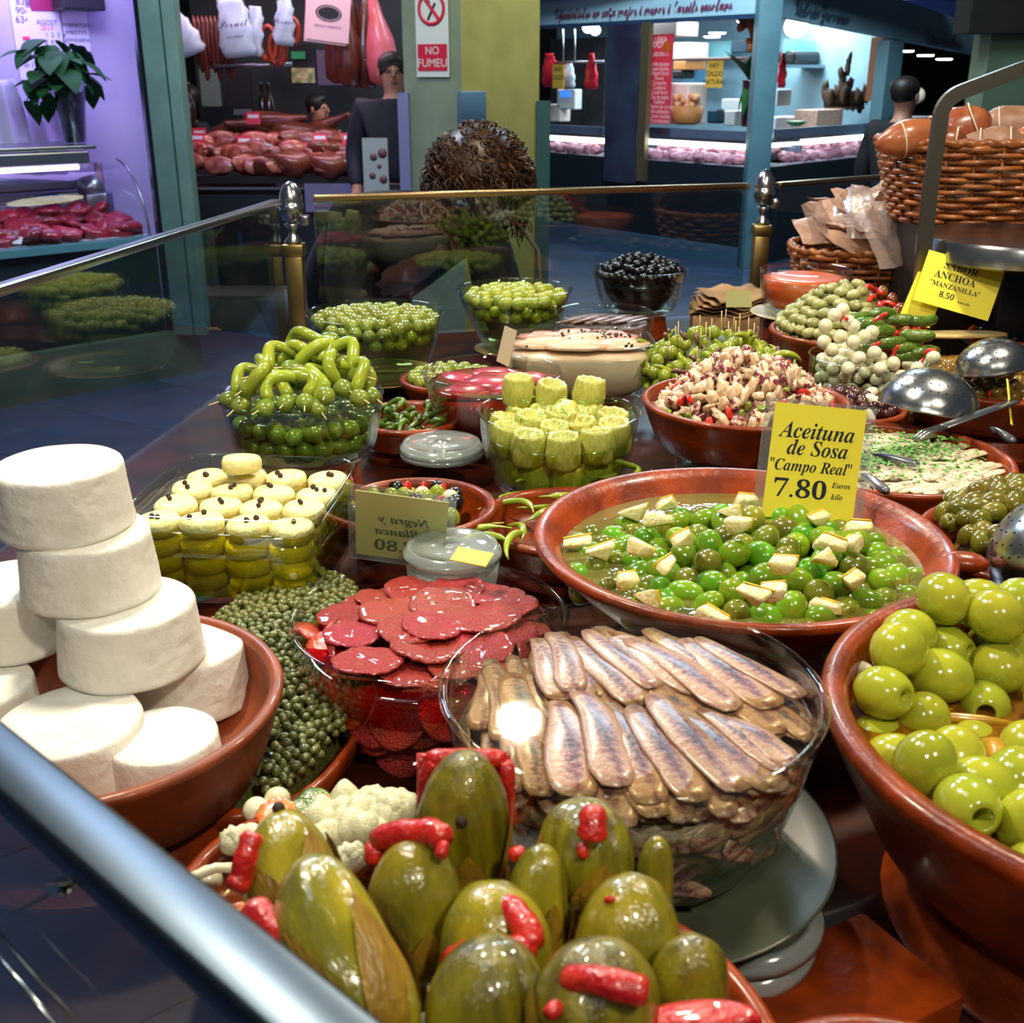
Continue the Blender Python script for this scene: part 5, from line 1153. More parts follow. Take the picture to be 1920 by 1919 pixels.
def flat(pts, w, t):
    """flat bar bent through pts in the XZ plane"""
    P = [Vector(p) for p in pts]; g = G()
    for i, p in enumerate(P):
        tt = (P[min(i + 1, len(P) - 1)] - P[max(i - 1, 0)]).normalized(); nrm = Vector((0, 1, 0)).cross(tt).normalized()
        for a, b in ((-1, -1), (1, -1), (1, 1), (-1, 1)): g.v.append(tuple(p + nrm * (w / 2 * a) + Vector((0, t / 2 * b, 0))))
    for i in range(len(P) - 1):
        for k in range(4): g.f.append((i * 4 + k, i * 4 + (k + 1) % 4, i * 4 + 4 + (k + 1) % 4, i * 4 + 4 + k))
    g.f += [(3, 2, 1, 0), tuple(len(P) * 4 - 4 + k for k in range(4))]; return g
pts = [(-.178, -.045, 1.19), (-.180, -.045, 1.25), (-.183, -.045, 1.34), (-.182, -.045, 1.42)]
for k in range(1, 9):
    a = math.radians(180 - k * 8.5); pts.append((-.140 + .042 * math.cos(a), -.045, 1.445 + .038 * math.sin(a)))
pts += [(-.075, -.045, 1.510), (-.02, -.045, 1.528), (.10, -.045, 1.560), (.30, -.045, 1.6)]
ob('hanger_arm', flat(pts, .021, .012), mat('grey_steel', '8a8678', rough=.35, metal=1), sc_, smooth=False)
yt = mat('yellow_tape', 'e8c832', rough=.4)
tag(ob('hanging_tag', box(-.008, -.001, -.03, .008, .001, .03), yt, M=T(.755, 1.70, 1.565) @ RY(.1), smooth=False), 'yellow and white tag hanging from the bent arm', 'tag')
wick = mat('wicker', '9c5a22', '6e3812', ns=30, rough=.4, coat=.25, rv=.12, bump=.3, bs=80)
def basket(x, y, z, ax, ay, h, label, flare=1.18, rows=12, st=26, r=.0048, rot=0, gap=None):
    e = emp('wicker_basket', T(x, y, z) @ RZ(rot), label, 'basket'); n = st * 6
    for k in range(rows):
        t = (k + .5) / rows; s = 1 + (flare - 1) * t; pts = []
        for i in range(n + 1):
            a = 2 * math.pi * i / n; w = .0048 * math.sin(st / 2 * a + k * math.pi); c, q_ = math.cos(a), math.sin(a)
            kk = 1 / ((abs(c) ** 3 + abs(q_) ** 3) ** (1 / 3)); pts.append((c * kk * (ax * s + w), q_ * kk * (ay * s + w), h * t + .0012 * math.sin(a * 5 + k)))
        ob('woven_strand', tube(pts, r if k < rows - 1 else r * 1.35, 6, cap=False), wick, e)
    for i in range(st):
        a = 2 * math.pi * i / st + .06; c, q_ = math.cos(a), math.sin(a); kk = 1 / ((abs(c) ** 3 + abs(q_) ** 3) ** (1 / 3))
        ob('stake', tube([(c * kk * ax, q_ * kk * ay, 0), (c * kk * ax * flare, q_ * kk * ay * flare, h + .004)], .003, 6), wick, e)
    ob('bottom', lathe([(.0, .004), (.98, .004), (.98, 0), (0, 0)], 60, sq=(ax, ay, 3)), wick, e, smooth=False)
    pts = []
    for i in range(181):
        a = 2 * math.pi * i / 180; c, q_ = math.cos(a), math.sin(a); kk = 1 / ((abs(c) ** 3 + abs(q_) ** 3) ** (1 / 3)); w = .003 * math.sin(st * 1.5 * a)
        pts.append((c * kk * (ax * flare + w), q_ * kk * (ay * flare + w), h + .004 + .002 * math.cos(st * 1.5 * a)))
    ob('rim', tube(pts, r * 1.5, 8, cap=False), wick, e)
    return e
basket(.885, 2.12, 1.256, .175, .115, .135, 'tall wicker basket of tied cured sausages behind the scale', flare=1.22, rows=13, st=30)
basket(.728, 2.29, 1.094, .140, .10, .084, 'low wicker basket overflowing with paper-wrapped packets', flare=1.15, rows=7, st=26, rot=-.1)
saus = mat('cured_ham', 'a8643c', '86402a', ns=16, rough=.3, coat=.4, rv=.15, bump=.3, bs=40)
saus2 = mat('cured_ham_pale', 'a07860', '8a6450', ns=30, rough=.45, rv=.1, bump=.5, bs=60)
string_m = mat('string', 'd8ccb0', rough=.7)
def ham(L_, w, seed):
    def fn(x, y, z):
        t = z / (L_ / 2); k = 1 - .25 * max(0, t) ** 2 + .06 * math.sin(t * 5 + seed); return (x * k, y * k * .85, z)
    return ell(w / 2, w / 2, L_ / 2, 20, 14, fn)
for px, py, Y, L_, w, a, m, lb in [(1712, 258, 2.04, .13, .062, 1.35, saus, 'orange-brown tied sausage nearest the left end of the basket'), (1800, 245, 2.12, .11, .085, 1.1, saus, 'round orange-brown ham piece rising behind the metal arm'), (1770, 268, 2.05, .08, .06, 1.6, saus, 'tied sausage in front of the round ham piece'), (1860, 275, 2.04, .12, .065, 1.45, saus2, 'pale mealy sausage with two strings'), (1895, 240, 2.14, .12, .08, 1.4, saus2, 'dark ridged sausage at the back right'), (1950, 270, 2.06, .12, .07, 1.5, saus, 'tied sausage at the far right end of the basket'), (1830, 290, 2.16, .14, .07, 1.2, saus, 'sausage lying deep in the basket')]:
    p = gy(px, py, Y); e = emp('cured_sausage', T(*p) @ RZ(.2 * (px % 5 - 2)) @ RY(a), lb, 'sausage'); ob('body', ham(L_, w, px), m, e)
    for zz in (-.15, .25):
        k = math.sqrt(max(.1, 1 - (2 * zz) ** 2)); rr = w / 2 * k * 1.02
        ob('string', tube([(rr * math.cos(2 * math.pi * i / 20), rr * .86 * math.sin(2 * math.pi * i / 20), L_ * zz) for i in range(21)], .0016, 5, cap=False), string_m, e)
pap = mat('wrap_paper', 'c09c86', 'b08a76', ns=60, rough=.45, coat=.3, rv=.06, bump=.3, bs=30)
papw = clear('wrap_plastic', (.95, .92, .90), base=.06, haze=.30, hazecol=(.6, .46, .42), rough=.25, ripple=.3, rs=60)
def packet(seed, w=.06, h=.045, t=.016):
    q = random.Random(seed); n = 9; g = G()
    for s in (1, -1):
        for a in range(n):
            for b in range(n):
                u, v = a / 8 - .5, b / 8 - .5; e_ = (1 - (2 * u) ** 4) * (1 - (2 * v) ** 4)
                g.v.append((w * 2 * u * (1 + .05 * math.sin(v * 9 + seed)), h * 2 * v * (1 + .05 * math.cos(u * 8 + seed)), s * t / 2 * e_ + .003 * math.sin(u * 12 + v * 7 + seed) + q.uniform(-.001, .001)))
    for o_ in (0, 81):
        for a in range(8):
            for b in range(8):
                k = o_ + a * 9 + b; g.f.append((k, k + 9, k + 10, k + 1) if o_ == 0 else (k, k + 1, k + 10, k + 9))
    return g
pk = [mesh('packet', packet(i), pap) for i in range(5)]
pk2 = mesh('packet', packet(8, .05, .05, .01), papw)
PKL = [(1545, 455, 2.22, .2, .5, 1.0), (1590, 430, 2.24, -.3, .7, 1.1), (1640, 420, 2.26, .4, .9, 1.2), (1690, 430, 2.27, -.5, 1.1, 1.25), (1600, 470, 2.17, .6, .4, 1.1), (1650, 470, 2.15, -.2, .6, 1.1), (1700, 480, 2.16, .3, .8, 1.2), (1560, 425, 2.3, .9, .6, 1), (1620, 400, 2.33, .1, .5, 1), (1670, 500, 2.11, -.7, .9, .9), (1720, 510, 2.13, .2, 1.0, .9), (1675, 450, 2.2, 1.0, 1.2, 1.0)]
PKL += [(a_ + 12 if a_ < 1690 else a_ - 30, b_ - 14, c_ + .03, d_ + 1.3, e_ - .15, .95) for a_, b_, c_, d_, e_, f_ in PKL]
for i, (px, py, Y, rz, rx, s) in enumerate(PKL):
    spawn('paper_packet', pk[i % 5], T(*gy(px, py - 22, max(Y, 2.2) + .05)) @ RZ(rz) @ RX(rx) @ S(s * .95), 'pinkish paper-wrapped packet heaped in the low wicker basket', 'packet', 'paper packets in the low basket')
for i, (px, py, Y, rz, rx) in enumerate([(1535, 445, 2.18, .8, 1.1), (1630, 440, 2.15, -.4, 1.0), (1700, 455, 2.12, .2, 1.2), (1665, 495, 2.07, .5, .9), (1600, 415, 2.22, -.9, .9)]):
    spawn('plastic_wrap', pk2, T(*gy(px, py - 28, Y + .06)) @ RZ(rz) @ RX(rx) @ S(.8), 'crinkled clear wrapper on the paper packets', 'wrapper', 'clear wrappers on the packets')
lace = mat('lace', 'd8cbbb', '8a6a5c', ns=160, rough=.8, bump=.6, bs=200)
for px, py, Y, lb in [(1672, 352, 2.42, 'small jar with pinkish lace cap beside the tall basket'), (1650, 385, 2.40, 'small jar with white lace cap behind the packets')]:
    p = gy(px, py, Y); e = emp('preserve_jar', T(p.x, p.y, p.z - .055), lb, 'jar')
    ob('jar', lathe([(0, 0), (.028, 0), (.030, .004), (.030, .048), (.022, .058), (.022, .064), (0, .064)], 24), mat('jam', '6a2a20', rough=.15, coat=.6), e)
    g = lathe([(0, .072), (.022, .071), (.026, .062), (.040, .050)], 36); g.v = [(x * (1 + .12 * math.sin(9 * math.atan2(y, x)) * (z < .06)), y * (1 + .12 * math.sin(9 * math.atan2(y, x)) * (z < .06)), z) for x, y, z in g.v]
    ob('lace_cap', g, lace, e)
    tag(ob('jar_stand', box(-.035, -.035, 0, .035, .035, p.z - .056 - 1.0925, .002), dark_m, M=T(p.x, p.y, 1.0925)), 'small dark block under the ' + ('pinkish' if px > 1660 else 'white') + ' lace jar', 'stand')
spat = mat('light_wood', 'd8bc80', 'cbb070', ns=10, rough=.5)
tag(ob('wooden_paddle', pill(ell_out(.075, .02, 30), .006, .1), spat, M=T(*gz(1800, 628, 1.125)) @ RZ(.05)), 'pale oval wooden paddle lying behind the light brown olives', 'paddle')
# ------------------------------------------------------------------ the hall beyond: floor
tile_m = mat('floor_tile', '3c4c6c', '33425e', ns=2.5, rough=.32, rv=.10, bump=.12, bs=8, det=4)
grout = mat('grout', '1c2638', rough=.7)
fl_ = tag(ob('floor', box(-9, -3, -.05, 12, 26, -.006), grout, smooth=False), 'grouted screed floor of the market hall', kind='structure')
tl = mesh('tile', box(-.298, -.298, -.006, .298, .298, 0, .0015), tile_m, False)
tl2 = G(); nt_ = 0; TR = RZ(math.radians(-32))
cand = []
for i in range(-30, 40):
    for j in range(-30, 50):
        p = TR @ Vector((i * .6, j * .6, 0))
        if -8.5 < p.x < 11.5 and -2.5 < p.y < 25.5: cand.append((p.x, p.y))
def seen_(p): return p[1] > 2.6 and abs(p[0]) < p[1] * .5 + .6
cand.sort(key=lambda p: (0 if seen_(p) else 1, p[1]))
for k, (x, y) in enumerate(cand):
    if k < 280: ob('tile', tl, parent=fl_, M=T(x, y, 0) @ TR)
    else: tl2.add(box(-.298, -.298, -.006, .298, .298, 0), T(x, y, 0) @ TR)
tag(ob('far_tiles', tl2, tile_m, fl_, smooth=False), kind='stuff')

class Face:
    """a vertical plane through two floor points; pictures places are read off it"""
    def __init__(s, p0, p1):
        s.p = Vector((p0[0], p0[1], 0)); q = Vector((p1[0], p1[1], 0)); s.u = (q - s.p).normalized(); s.n = Vector((-s.u.y, s.u.x, 0)); s.L = (q - s.p).length
        s.M = T(s.p.x, s.p.y, 0) @ RZ(math.atan2(s.u.y, s.u.x))
    def at(s, px, py, off=0):
        r = ray(px, py); o = Vector((0, 0, H)); t = ((s.p + s.n * off) - o).dot(s.n) / r.dot(s.n); w = o + r * t; return (w - s.p).dot(s.u), w.z
    def w(s, px, py, off=0):
        x, z = s.at(px, py, off); return s.M @ Vector((x, off, z))
    def rect(s, x0, y0, x1, y1, off=0, dep=.02, bev=0, floor=False):
        a, zb = s.at(x0, y1, off); b, zt = s.at(x1, y1, off); a2, zt = s.at(x0, y0, off); b2, zt2 = s.at(x1, y0, off)
        g = box((a + a2) / 2, off, 0 if floor else zb, (b + b2) / 2, off + dep, (zt + zt2) / 2, bev); return g.tf(s.M)
wx = lambda px, py, Y: gy(px, py, Y).x
F1 = Face((wx(0, 400, 5.4), 5.4), (wx(300, 400, 5.95), 5.95))
F2 = Face((wx(330, 300, 7.4), 7.4), (wx(760, 300, 7.4), 7.4))
F3 = Face((wx(1010, 250, 11.8), 11.8), (wx(1430, 250, 9.6), 9.6))
F4 = Face((wx(1430, 250, 9.6), 9.6), (wx(1860, 250, 13.5), 13.5))
wall_lilac = mat('lilac_wall', 'c4c0d4', 'b8b4cc', ns=4, rough=.55)
st = mat('stall_steel', '9aa0aa', rough=.3, metal=.9)
green_post = mat('green_post', '6f8f84', '64837a', ns=8, rough=.55)
white_m = mat('white_enamel', 'dfe2ea', rough=.4)
black_m = mat('black_paint', '0e1014', rough=.5)
dkgreen = mat('dark_green_front', '16262a', '0f1c20', ns=4, rough=.45)
def BX(F, name, r, m, label=None, cat=None, parent=None, kind=None, group=None, bev=0, off=0, dep=.02, smooth=False, floor=False):
    o = ob(name, F.rect(*r, off, dep, bev, floor), m, parent, smooth=smooth)
    return tag(o, label, cat, group, kind)
def LB(F, name, x0, y0, z0, x1, y1, z1, m, parent=None, kind=None, bev=0, label=None, cat=None):
    o = ob(name, box(x0, y0, z0, x1, y1, z1, bev).tf(F.M), m, parent, smooth=False); return tag(o, label, cat, None, kind)

# plinth, left butcher stall (purple light)
L1 = F1.L
stone = mat('plinth_stone', '5a6458', '4a5448', ns=5, rough=.5)
LB(F1, 'trim_1', -2.0, -.06, 0, L1 + .12, .30, .24, stone, kind='structure')
LB(F2, 'trim_2', -.25, -.35, 0, F2.L + .2, .2, .22, stone, kind='structure')
xe1 = F1.at(322, 150, 1.05)[0]
LB(F1, 'wall_left', -2.0, 1.05, .0, xe1, 1.1, 3.0, wall_lilac, kind='structure')
tag(ob('wall_partition', prism([(L1 - .02, 0), (L1, 0), (xe1, 1.05), (xe1 - .02, 1.05)], .24, 3.0).tf(F1.M), wall_lilac, smooth=False), kind='structure')
b1 = emp('butcher_display_case', F1.M, 'refrigerated display case of red meat under purple light', 'display case')
I1 = F1.M.inverted()
def P1(name, x0, y0, z0, x1, y1, z1, m, bev=0): return ob(name, box(x0, y0, z0, x1, y1, z1, bev), m, b1, smooth=False)
P1('front_panel', -2.0, .0, .24, L1 - .04, .04, .70, dkgreen)  # the front's shadow is put into this dark panel colour
P1('cabinet', -2.0, .04, .24, L1 - .04, .8, .66, white_m)
P1('ledge', -2.0, -.03, .70, L1 - .04, .06, .735, mat('teal_ledge', '4f7f88', rough=.35))
P1('tray', -2.0, .06, .70, L1 - .04, .72, .735, white_m)
for k in range(9): P1('rib', -2.0, .70 - .003 * (k % 2), .79 + k * .017, L1 - .05, .715, .800 + k * .017, white_m)
P1('rear_shelf', -2.0, .55, .95, L1 - .06, .80, .985, st)
P1('top_shelf', -2.0, .30, 1.155, L1 - .16, .78, 1.175, st, .004)
P1('lamp_housing', -2.0, .26, 1.09, L1 - .22, .34, 1.15, st, .006)
ob('lamp_tube', tube([(-2.0, .30, 1.072), (L1 - .27, .30, 1.072)], .012, 10), glow('purple_tube', (.75, .62, 1), 9), b1)
cg = G(); 
for k in range(9):
    a = k / 8 * 1.45; y, z = .02 + .32 * (1 - math.cos(a)), .735 + .37 * math.sin(a)
    for xx in (-2.0, L1 - .06): cg.v.append((xx, y, z))
for k in range(8): cg.f.append((2 * k, 2 * k + 1, 2 * k + 3, 2 * k + 2))
casegl = clear('case_glass', (.93, .95, .97), base=.03, refl=.7)
ob('curved_glass', cg, casegl, b1)
edge = [(L1 - .06, .02 + .32 * (1 - math.cos(k / 8 * 1.45)), .735 + .37 * math.sin(k / 8 * 1.45)) for k in range(9)]
ob('glass_edge', tube(edge, .006, 6), st, b1)
LB(F1, 'trim_3', L1 - .035, -.03, .24, L1 + .005, .0, 3.0, mat('shiny_trim', 'b0acc4', rough=.2, metal=1), kind='structure')
meat_m = mat('raw_meat', 'b0283e', '7c1428', ns=9, rough=.35, coat=.4, rv=.25, bump=.4, bs=25)
q = random.Random(31)
mt = [mesh('meat_piece', blob(.09, i, .45, 14, 9, 1.3, .8, .42), meat_m) for i in range(5)]
for i in range(46):
    x = -.75 + (L1 + .62) * (i % 15) / 14 + q.uniform(-.04, .04); y = .14 + .17 * (i // 15) + q.uniform(-.03, .03)
    spawn('meat_piece', mt[i % 5], F1.M @ T(x, y, .765 + .032 * (i // 15)) @ RZ(q.uniform(0, 6)) @ RY(q.uniform(-.25, .35)), 'cut of raw red meat in the purple-lit case', 'meat', 'red meat cuts in the purple-lit case')
for px, py in [(120, 475), (28, 452), (70, 485), (170, 462)]:
    w = F1.w(px, py, .08); spawn('price_tag', mesh('price_tag', box(-.035, -.002, -.02, .035, .002, .02), white_m, False), T(w.x, w.y, w.z) @ RX(-.8), 'small white tag on the raw meat', 'tag', 'white tags on the raw meat')
# things on the stall
vase = emp('vase_plant', T(*F1.w(142, 272, .5)), 'trailing green plant in a tall glass on the purple-lit case', 'plant')
vh = .36
ob('glass_vase', lathe([(.055, 0), (.06, .01), (.09, .36), (.094, .365), (.088, .36), (.056, .012), (0, .01)], 32), clear('vase_glass', (.85, .88, .9), base=.08), vase)
ob('water', lathe([(.05, .014), (.079, .26), (0, .26)], 28), mat('dark_water', '2c3438', '1a2420', ns=14, rough=.2, coat=.5), vase)
leaf_m = mat('leaf', '164a20', '205a28', ns=10, rough=.65, rv=.2, spec=.2)
def leaf(L_, w, fold=.3):
    g = G(); n = 8
    for i in range(n):
        t = i / (n - 1); ww = w * math.sin(math.pi * min(1, t * .93 + .07)) ** .8 * (1.15 - .5 * t)
        for s in (-1, 0, 1): g.v.append((s * ww / 2, L_ * t, -L_ * .35 * t * t + abs(s) * ww * fold * .3))
    for i in range(n - 1):
        for s in range(2): g.f.append((i * 3 + s, i * 3 + s + 1, i * 3 + s + 4, i * 3 + s + 3))
    return g
lf = mesh('leaf', leaf(.13, .095), leaf_m); ql = random.Random(5)
for i in range(42):
    a = ql.uniform(0, 6.28); rr = ql.uniform(.02, .16); z = .36 + ql.uniform(-.02, .18) - rr * .4
    ob('leaf', lf, parent=vase, M=T(rr * math.cos(a) * .9 - .05, rr * math.sin(a) * .8, z) @ RZ(a - 1.57) @ RX(ql.uniform(-.9, .2)) @ S(ql.uniform(1.0, 1.45)))
for px, py in [(60, 150), (75, 170), (50, 190), (95, 185), (170, 160)]:
    w = F1.w(px, py, .5); l = w - Vector(vase.location); ob('leaf', lf, parent=vase, M=T(*l) @ RZ(px) @ RX(-.7) @ S(1.05))
    ob('stem', tube([(0, 0, .36), (l.x * .5, l.y * .5, .42), tuple(l)], .003, 5), leaf_m, vase)
wf = glow  # (lamps only)
e = emp('month_calendar', F1.M, 'white month calendar with a magenta header on the lilac wall', 'calendar')
def inv_rect(F, r, off, dep): 
    g = F.rect(*r, off, dep); return g.tf(F.M.inverted())
ob('sheet', inv_rect(F1, (57, 17, 118, 132), 1.035, .008), mat('paper_white', 'e8e6f0', rough=.6), e, smooth=False)
ob('header', inv_rect(F1, (57, -3, 114, 20), 1.030, .012), mat('magenta', 'a0285c', rough=.5), e, smooth=False)
inkp = mat('print_blue', '3c3c70', rough=.6); pinkt = mat('print_pink', 'e0406c', rough=.6)
x, z = F1.at(88, 43, 1.033); FT = lambda F, px, py, off: T(F.at(px, py, off)[0], off, F.at(px, py, off)[1]) @ RX(math.radians(90))
text('AGOST', inkp, e, FT(F1, 88, 43, 1.033), .036); text('2013', pinkt, e, FT(F1, 88, 53, 1.033), .036)
for r, row in enumerate(['           1  2  3  4', ' 5  6  7  8  9 10 11', '12 13 14 15 16 17 18', '19 20 21 22 23 24 25', '26 27 28 29 30 31   ']):
    text(row, inkp, e, FT(F1, 88, 66 + 14 * r, 1.033), .031)
e = emp('notice', F1.M, 'white notice with three lines of print beside the calendar', 'notice')
ob('sheet', inv_rect(F1, (119, 18, 166, 96), 1.038, .006), MATS['paper_white'], e, smooth=False)
for k, t in enumerate(['FORMATGES', 'EMBOTITS', 'CARNISSERIA']): text(t, inkp, e, FT(F1, 143, 48 + 14 * k, 1.036), .027)
e = emp('notice', F1.M, 'narrow notice with large figures at the left of the calendar', 'notice')
ob('sheet', inv_rect(F1, (28, -5, 56, 150), 1.040, .005), MATS['paper_white'], e, smooth=False)
for k, t in enumerate(['835', '906', '634']): text(t, inkp, e, FT(F1, 42, 4 + 17 * k, 1.038), .05)
ob('red_line', inv_rect(F1, (43, 69, 62, 75), 1.036, .004), pinkt, e, smooth=False)
BX(F1, 'machine_corner', (116, -40, 196, 18), black_m, 'dark machine corner hanging above the lilac wall notices', 'machine', off=.85, dep=.15, bev=.01)
cloth = mat('white_cloth', 'dcd8ee', 'c8c4e0', ns=6, rough=.7)
for x0, x1, y0, lb in [(-10, 45, 150, 'white apron hanging at the far left under the notices'), (52, 112, 165, 'white cloth bag hanging left of the plant vase')]:
    g = G(); n = 12
    a, zb = F1.at(x0, 288, .9); b, zt = F1.at(x1, y0, .9)
    for i in range(n):
        for j in range(n):
            u, v = i / 11, j / 11; wv = (.35 + .65 * (1 - v) ** .7); g.v.append((a + (b - a) * (.5 + (u - .5) * wv), .9 + .03 * math.sin(u * 9 + v * 2), zb + (zt - zb) * v))
    for i in range(11):
        for j in range(11): k = i * 12 + j; g.f.append((k, k + 12, k + 13, k + 1))
    o = ob('hanging_cloth', g.tf(F1.M), cloth); o.modifiers.new('t', 'SOLIDIFY').thickness = .006; tag(o, lb, 'cloth')
BX(F1, 'plastic_tray', (102, 362, 176, 388), white_m, 'white plastic tray inside the purple-lit case', 'tray', off=.60, dep=.12, bev=.01)
tag(ob('blue_glove', blob(.06, 3, .4, 12, 8, 1.6, .6, .35), mat('blue_plastic', '2050c0', rough=.4), M=T(*F1.w(92, 374, .6))), 'crumpled blue plastic glove inside the purple-lit case', 'glove')
e = emp('slicer', T(*F1.w(190, 400, .45)), 'small steel slicer with a pinkish arm in the purple-lit case', 'slicer')
ob('body', box(-.06, -.05, 0, .06, .05, .11, .012), st, e); ob('arm', box(.0, -.03, .1, .04, .0, .26, .008), mat('pink_grey', 'a07898', rough=.4), e); ob('blade', lathe([(.07, -.003), (.07, .003)], 28), st, e, M=T(-.03, -.03, .13) @ RX(1.57))

# green post and ham stall
wp = F1.w(350, 600, 0)
pz = tag(ob('pillar_green', box(-.085, -.06, .22, .085, .06, 3.0, .004), green_post, M=T(wx(352, 600, 5.88), 5.95, 0)), kind='structure')
ob('pillar_seam', box(.02, -.064, .22, .026, -.06, 3.0), dkgreen, pz, smooth=False)
LB(F2, 'wall_back', -.4, 2.2, 0, F2.L + .3, 2.25, 3.0, mat('dark_wall', '1a2024', '10161a', ns=3, rough=.6), kind='structure')
e2 = emp('ham_counter', F2.M, 'dark counter of hams and sausages with a sloping display top', 'counter')
ob('front_panel', inv_rect(F2, (330, 331, 762, 345), 0, .05), black_m, e2, smooth=False)
ob('lower_front', box(-.05, .02, .22, F2.L, .08, .80), dkgreen, e2, smooth=False)
ob('body', box(-.05, .08, .22, F2.L, 1.4, .84), dkgreen, e2, smooth=False)
g = G([(-.05, .02, .845), (F2.L, .02, .845), (F2.L, 1.3, 1.10), (-.05, 1.3, 1.10), (-.05, .02, .83), (F2.L, .02, .83), (F2.L, 1.3, .83), (-.05, 1.3, .83)], [(0, 1, 2, 3), (4, 7, 6, 5), (0, 4, 5, 1), (1, 5, 6, 2), (2, 6, 7, 3), (3, 7, 4, 0)])
ob('sloping_shelf', g, st, e2, smooth=False)
lilac_p = mat('lilac_panel', '8a86a8', '6c6a8c', ns=3, rough=.4)
BX(F2, 'poster_panel', (572, 345, 690, 398), lilac_p, 'pale lilac panel on the ham counter front', 'panel', off=-.02, dep=.015)
ham_m = mat('ham', '7a3a26', '5a2416', ns=6, rough=.35, coat=.3, rv=.25, bump=.3, bs=20)
hamcut = mat('ham_cut', '7c1c20', 'b87058', ns=22, rough=.35, coat=.3, rv=.35)
pinkham = mat('pink_ham', 'd86a78', 'c85a5c', ns=10, rough=.35, coat=.3, rv=.1)
hb = mesh('ham_body', blob(.12, 2, .25, 16, 10, 1.25, .8, .55), ham_m); hc = mesh('cut_face', pill(ell_out(.10, .055, 18, .06, 2), .02, .2, .006), hamcut)
q = random.Random(17)
for i in range(34):
    r_ = i // 12; x = .02 + (F2.L - .1) * ((i % 12) + .5 * (r_ % 2)) / 11.5; y = .10 + .30 * r_ + q.uniform(-.05, .05); z = .90 + .20 * y
    if x > F2.L - .25: continue
    M_ = F2.M @ T(x, y, z + .03 + q.uniform(0, .05)) @ RZ(q.uniform(-.7, .7)); e = emp('ham_piece', M_, 'cut piece of cured ham on the sloping counter', 'ham', 'ham pieces on the counter')
    ob('body', hb, parent=e, M=S(q.uniform(.6, 1.2))); ob('cut_face', hc, parent=e, M=T(0, -.085, .01) @ RX(1.25) @ S(q.uniform(.8, 1.1)))
def hamleg(L_, r, m, seed=0):
    return mesh('whole_ham', tube([(0, 0, 0), (.0, .01, -.05 * L_), (.01, 0, -.25 * L_), (.02, 0, -.5 * L_), (.02, 0, -.75 * L_), (.0, 0, -.95 * L_), (0, 0, -L_)], [r * .25, r * .3, r * .45, r * .85, r, r * .75, r * .2], 14), m)
hl = hamleg(.6, .11, ham_m)
for i, (px, py, a, b, s) in enumerate([(500, 232, 1.35, .4, .8), (575, 222, 1.5, .2, .8), (640, 250, 1.6, -.1, .8), (420, 232, -1.4, .2, .7), (655, 215, 1.2, .3, .6)]):
    w = F2.w(px, py, .9); spawn('whole_ham', hl, T(*w) @ RY(a) @ RX(b) @ S(s), ['whole ham with its hoof end up in the middle of the counter', 'whole ham lying right of the middle of the counter', 'dark ham lying at the right end of the counter', 'whole ham lying at the left end of the counter', 'ham shank behind the right end of the counter'][i], 'ham')
red_tag = mat('red_tag', 'd02c4c', rough=.45)
pt = mesh('card', box(-.048, -.003, -.04, .048, .003, .04), red_tag, False); ptl = mesh('print', box(-.036, -.0045, .0, .036, -.003, .022), white_m, False)
for px, py in [(475, 222), (374, 252), (385, 280), (458, 267), (527, 292), (572, 280), (655, 262), (370, 262), (470, 275), (690, 232), (600, 262)]:
    w = F2.w(px, py, .35 if py > 255 else .75); spawn('price_tag', [('card', pt, T()), ('print', ptl, T())], T(*w) @ RX(-.2), 'small red price card with pale print among the hams', 'tag', 'red price cards among the hams')
tag(ob('white_card', box(-.07, -.004, -.06, .07, .004, .03), white_m, M=T(*F2.w(512, 283, .4)) @ RY(.4), smooth=False), 'white folded card among the hams', 'card')
tag(ob('steel_tray', box(-.16, -.1, 0, .16, .1, .02, .004), st, M=T(*F2.w(628, 276, .55))), 'shiny steel tray at the right end of the ham counter', 'tray')
# hanging goods
LBm = F2
rr_ = tag(ob('hanging_rail', tube([tuple(F2.w(405, 126, .6)), tuple(F2.w(548, 120, .6))], .014, 8), st), 'shiny steel rail across the ham stall', 'rail')
bar = tag(ob('hook_rail', tube([(F2.M @ Vector((-.05, .55, 2.02))).to_tuple(), (F2.M @ Vector((F2.L, .55, 2.02))).to_tuple()], .012, 8), st), 'upper hook rail holding bags and hams', 'rail')
bagw = mat('white_bag', 'bcd0dc', 'a4bcd0', ns=10, rough=.35, bump=.5, bs=20, coat=.3)
def bag(F, x0, y0, x1, y1, off, m, label, rot=0, name='plastic_bag', top=.35):
    a, zb = F.at(x0, y1, off); b, zt = F.at(x1, y0, off); cx = (a + b) / 2; h = zt - zb; w = (b - a); g = G(); n = 14; rows = 10
    for j in range(rows):
        v = j / (rows - 1); ww = w / 2 * (top + (1 - top) * min(1, (1 - v) * 1.6)) * (1 - .12 * (v < .05)); d = w * .14 * math.sin(math.pi * min(1, v + .12)) + .008
        for i in range(n):
            t = 2 * math.pi * i / n; g.v.append((ww * math.cos(t) + .01 * math.sin(j * 2 + i), d * math.sin(t) + .008 * math.sin(i * 3 + j), -h / 2 + h * v))
    for j in range(rows - 1):
        for i in range(n): g.f.append((j * n + i, j * n + (i + 1) % n, (j + 1) * n + (i + 1) % n, (j + 1) * n + i))
    g.f.append(tuple(range(n - 1, -1, -1))); g.f.append(tuple((rows - 1) * n + i for i in range(n)))
    M_ = F.M @ T(cx, off, (zb + zt) / 2) @ RY(rot); return tag(ob(name, g, m, M=M_), label, 'bag')
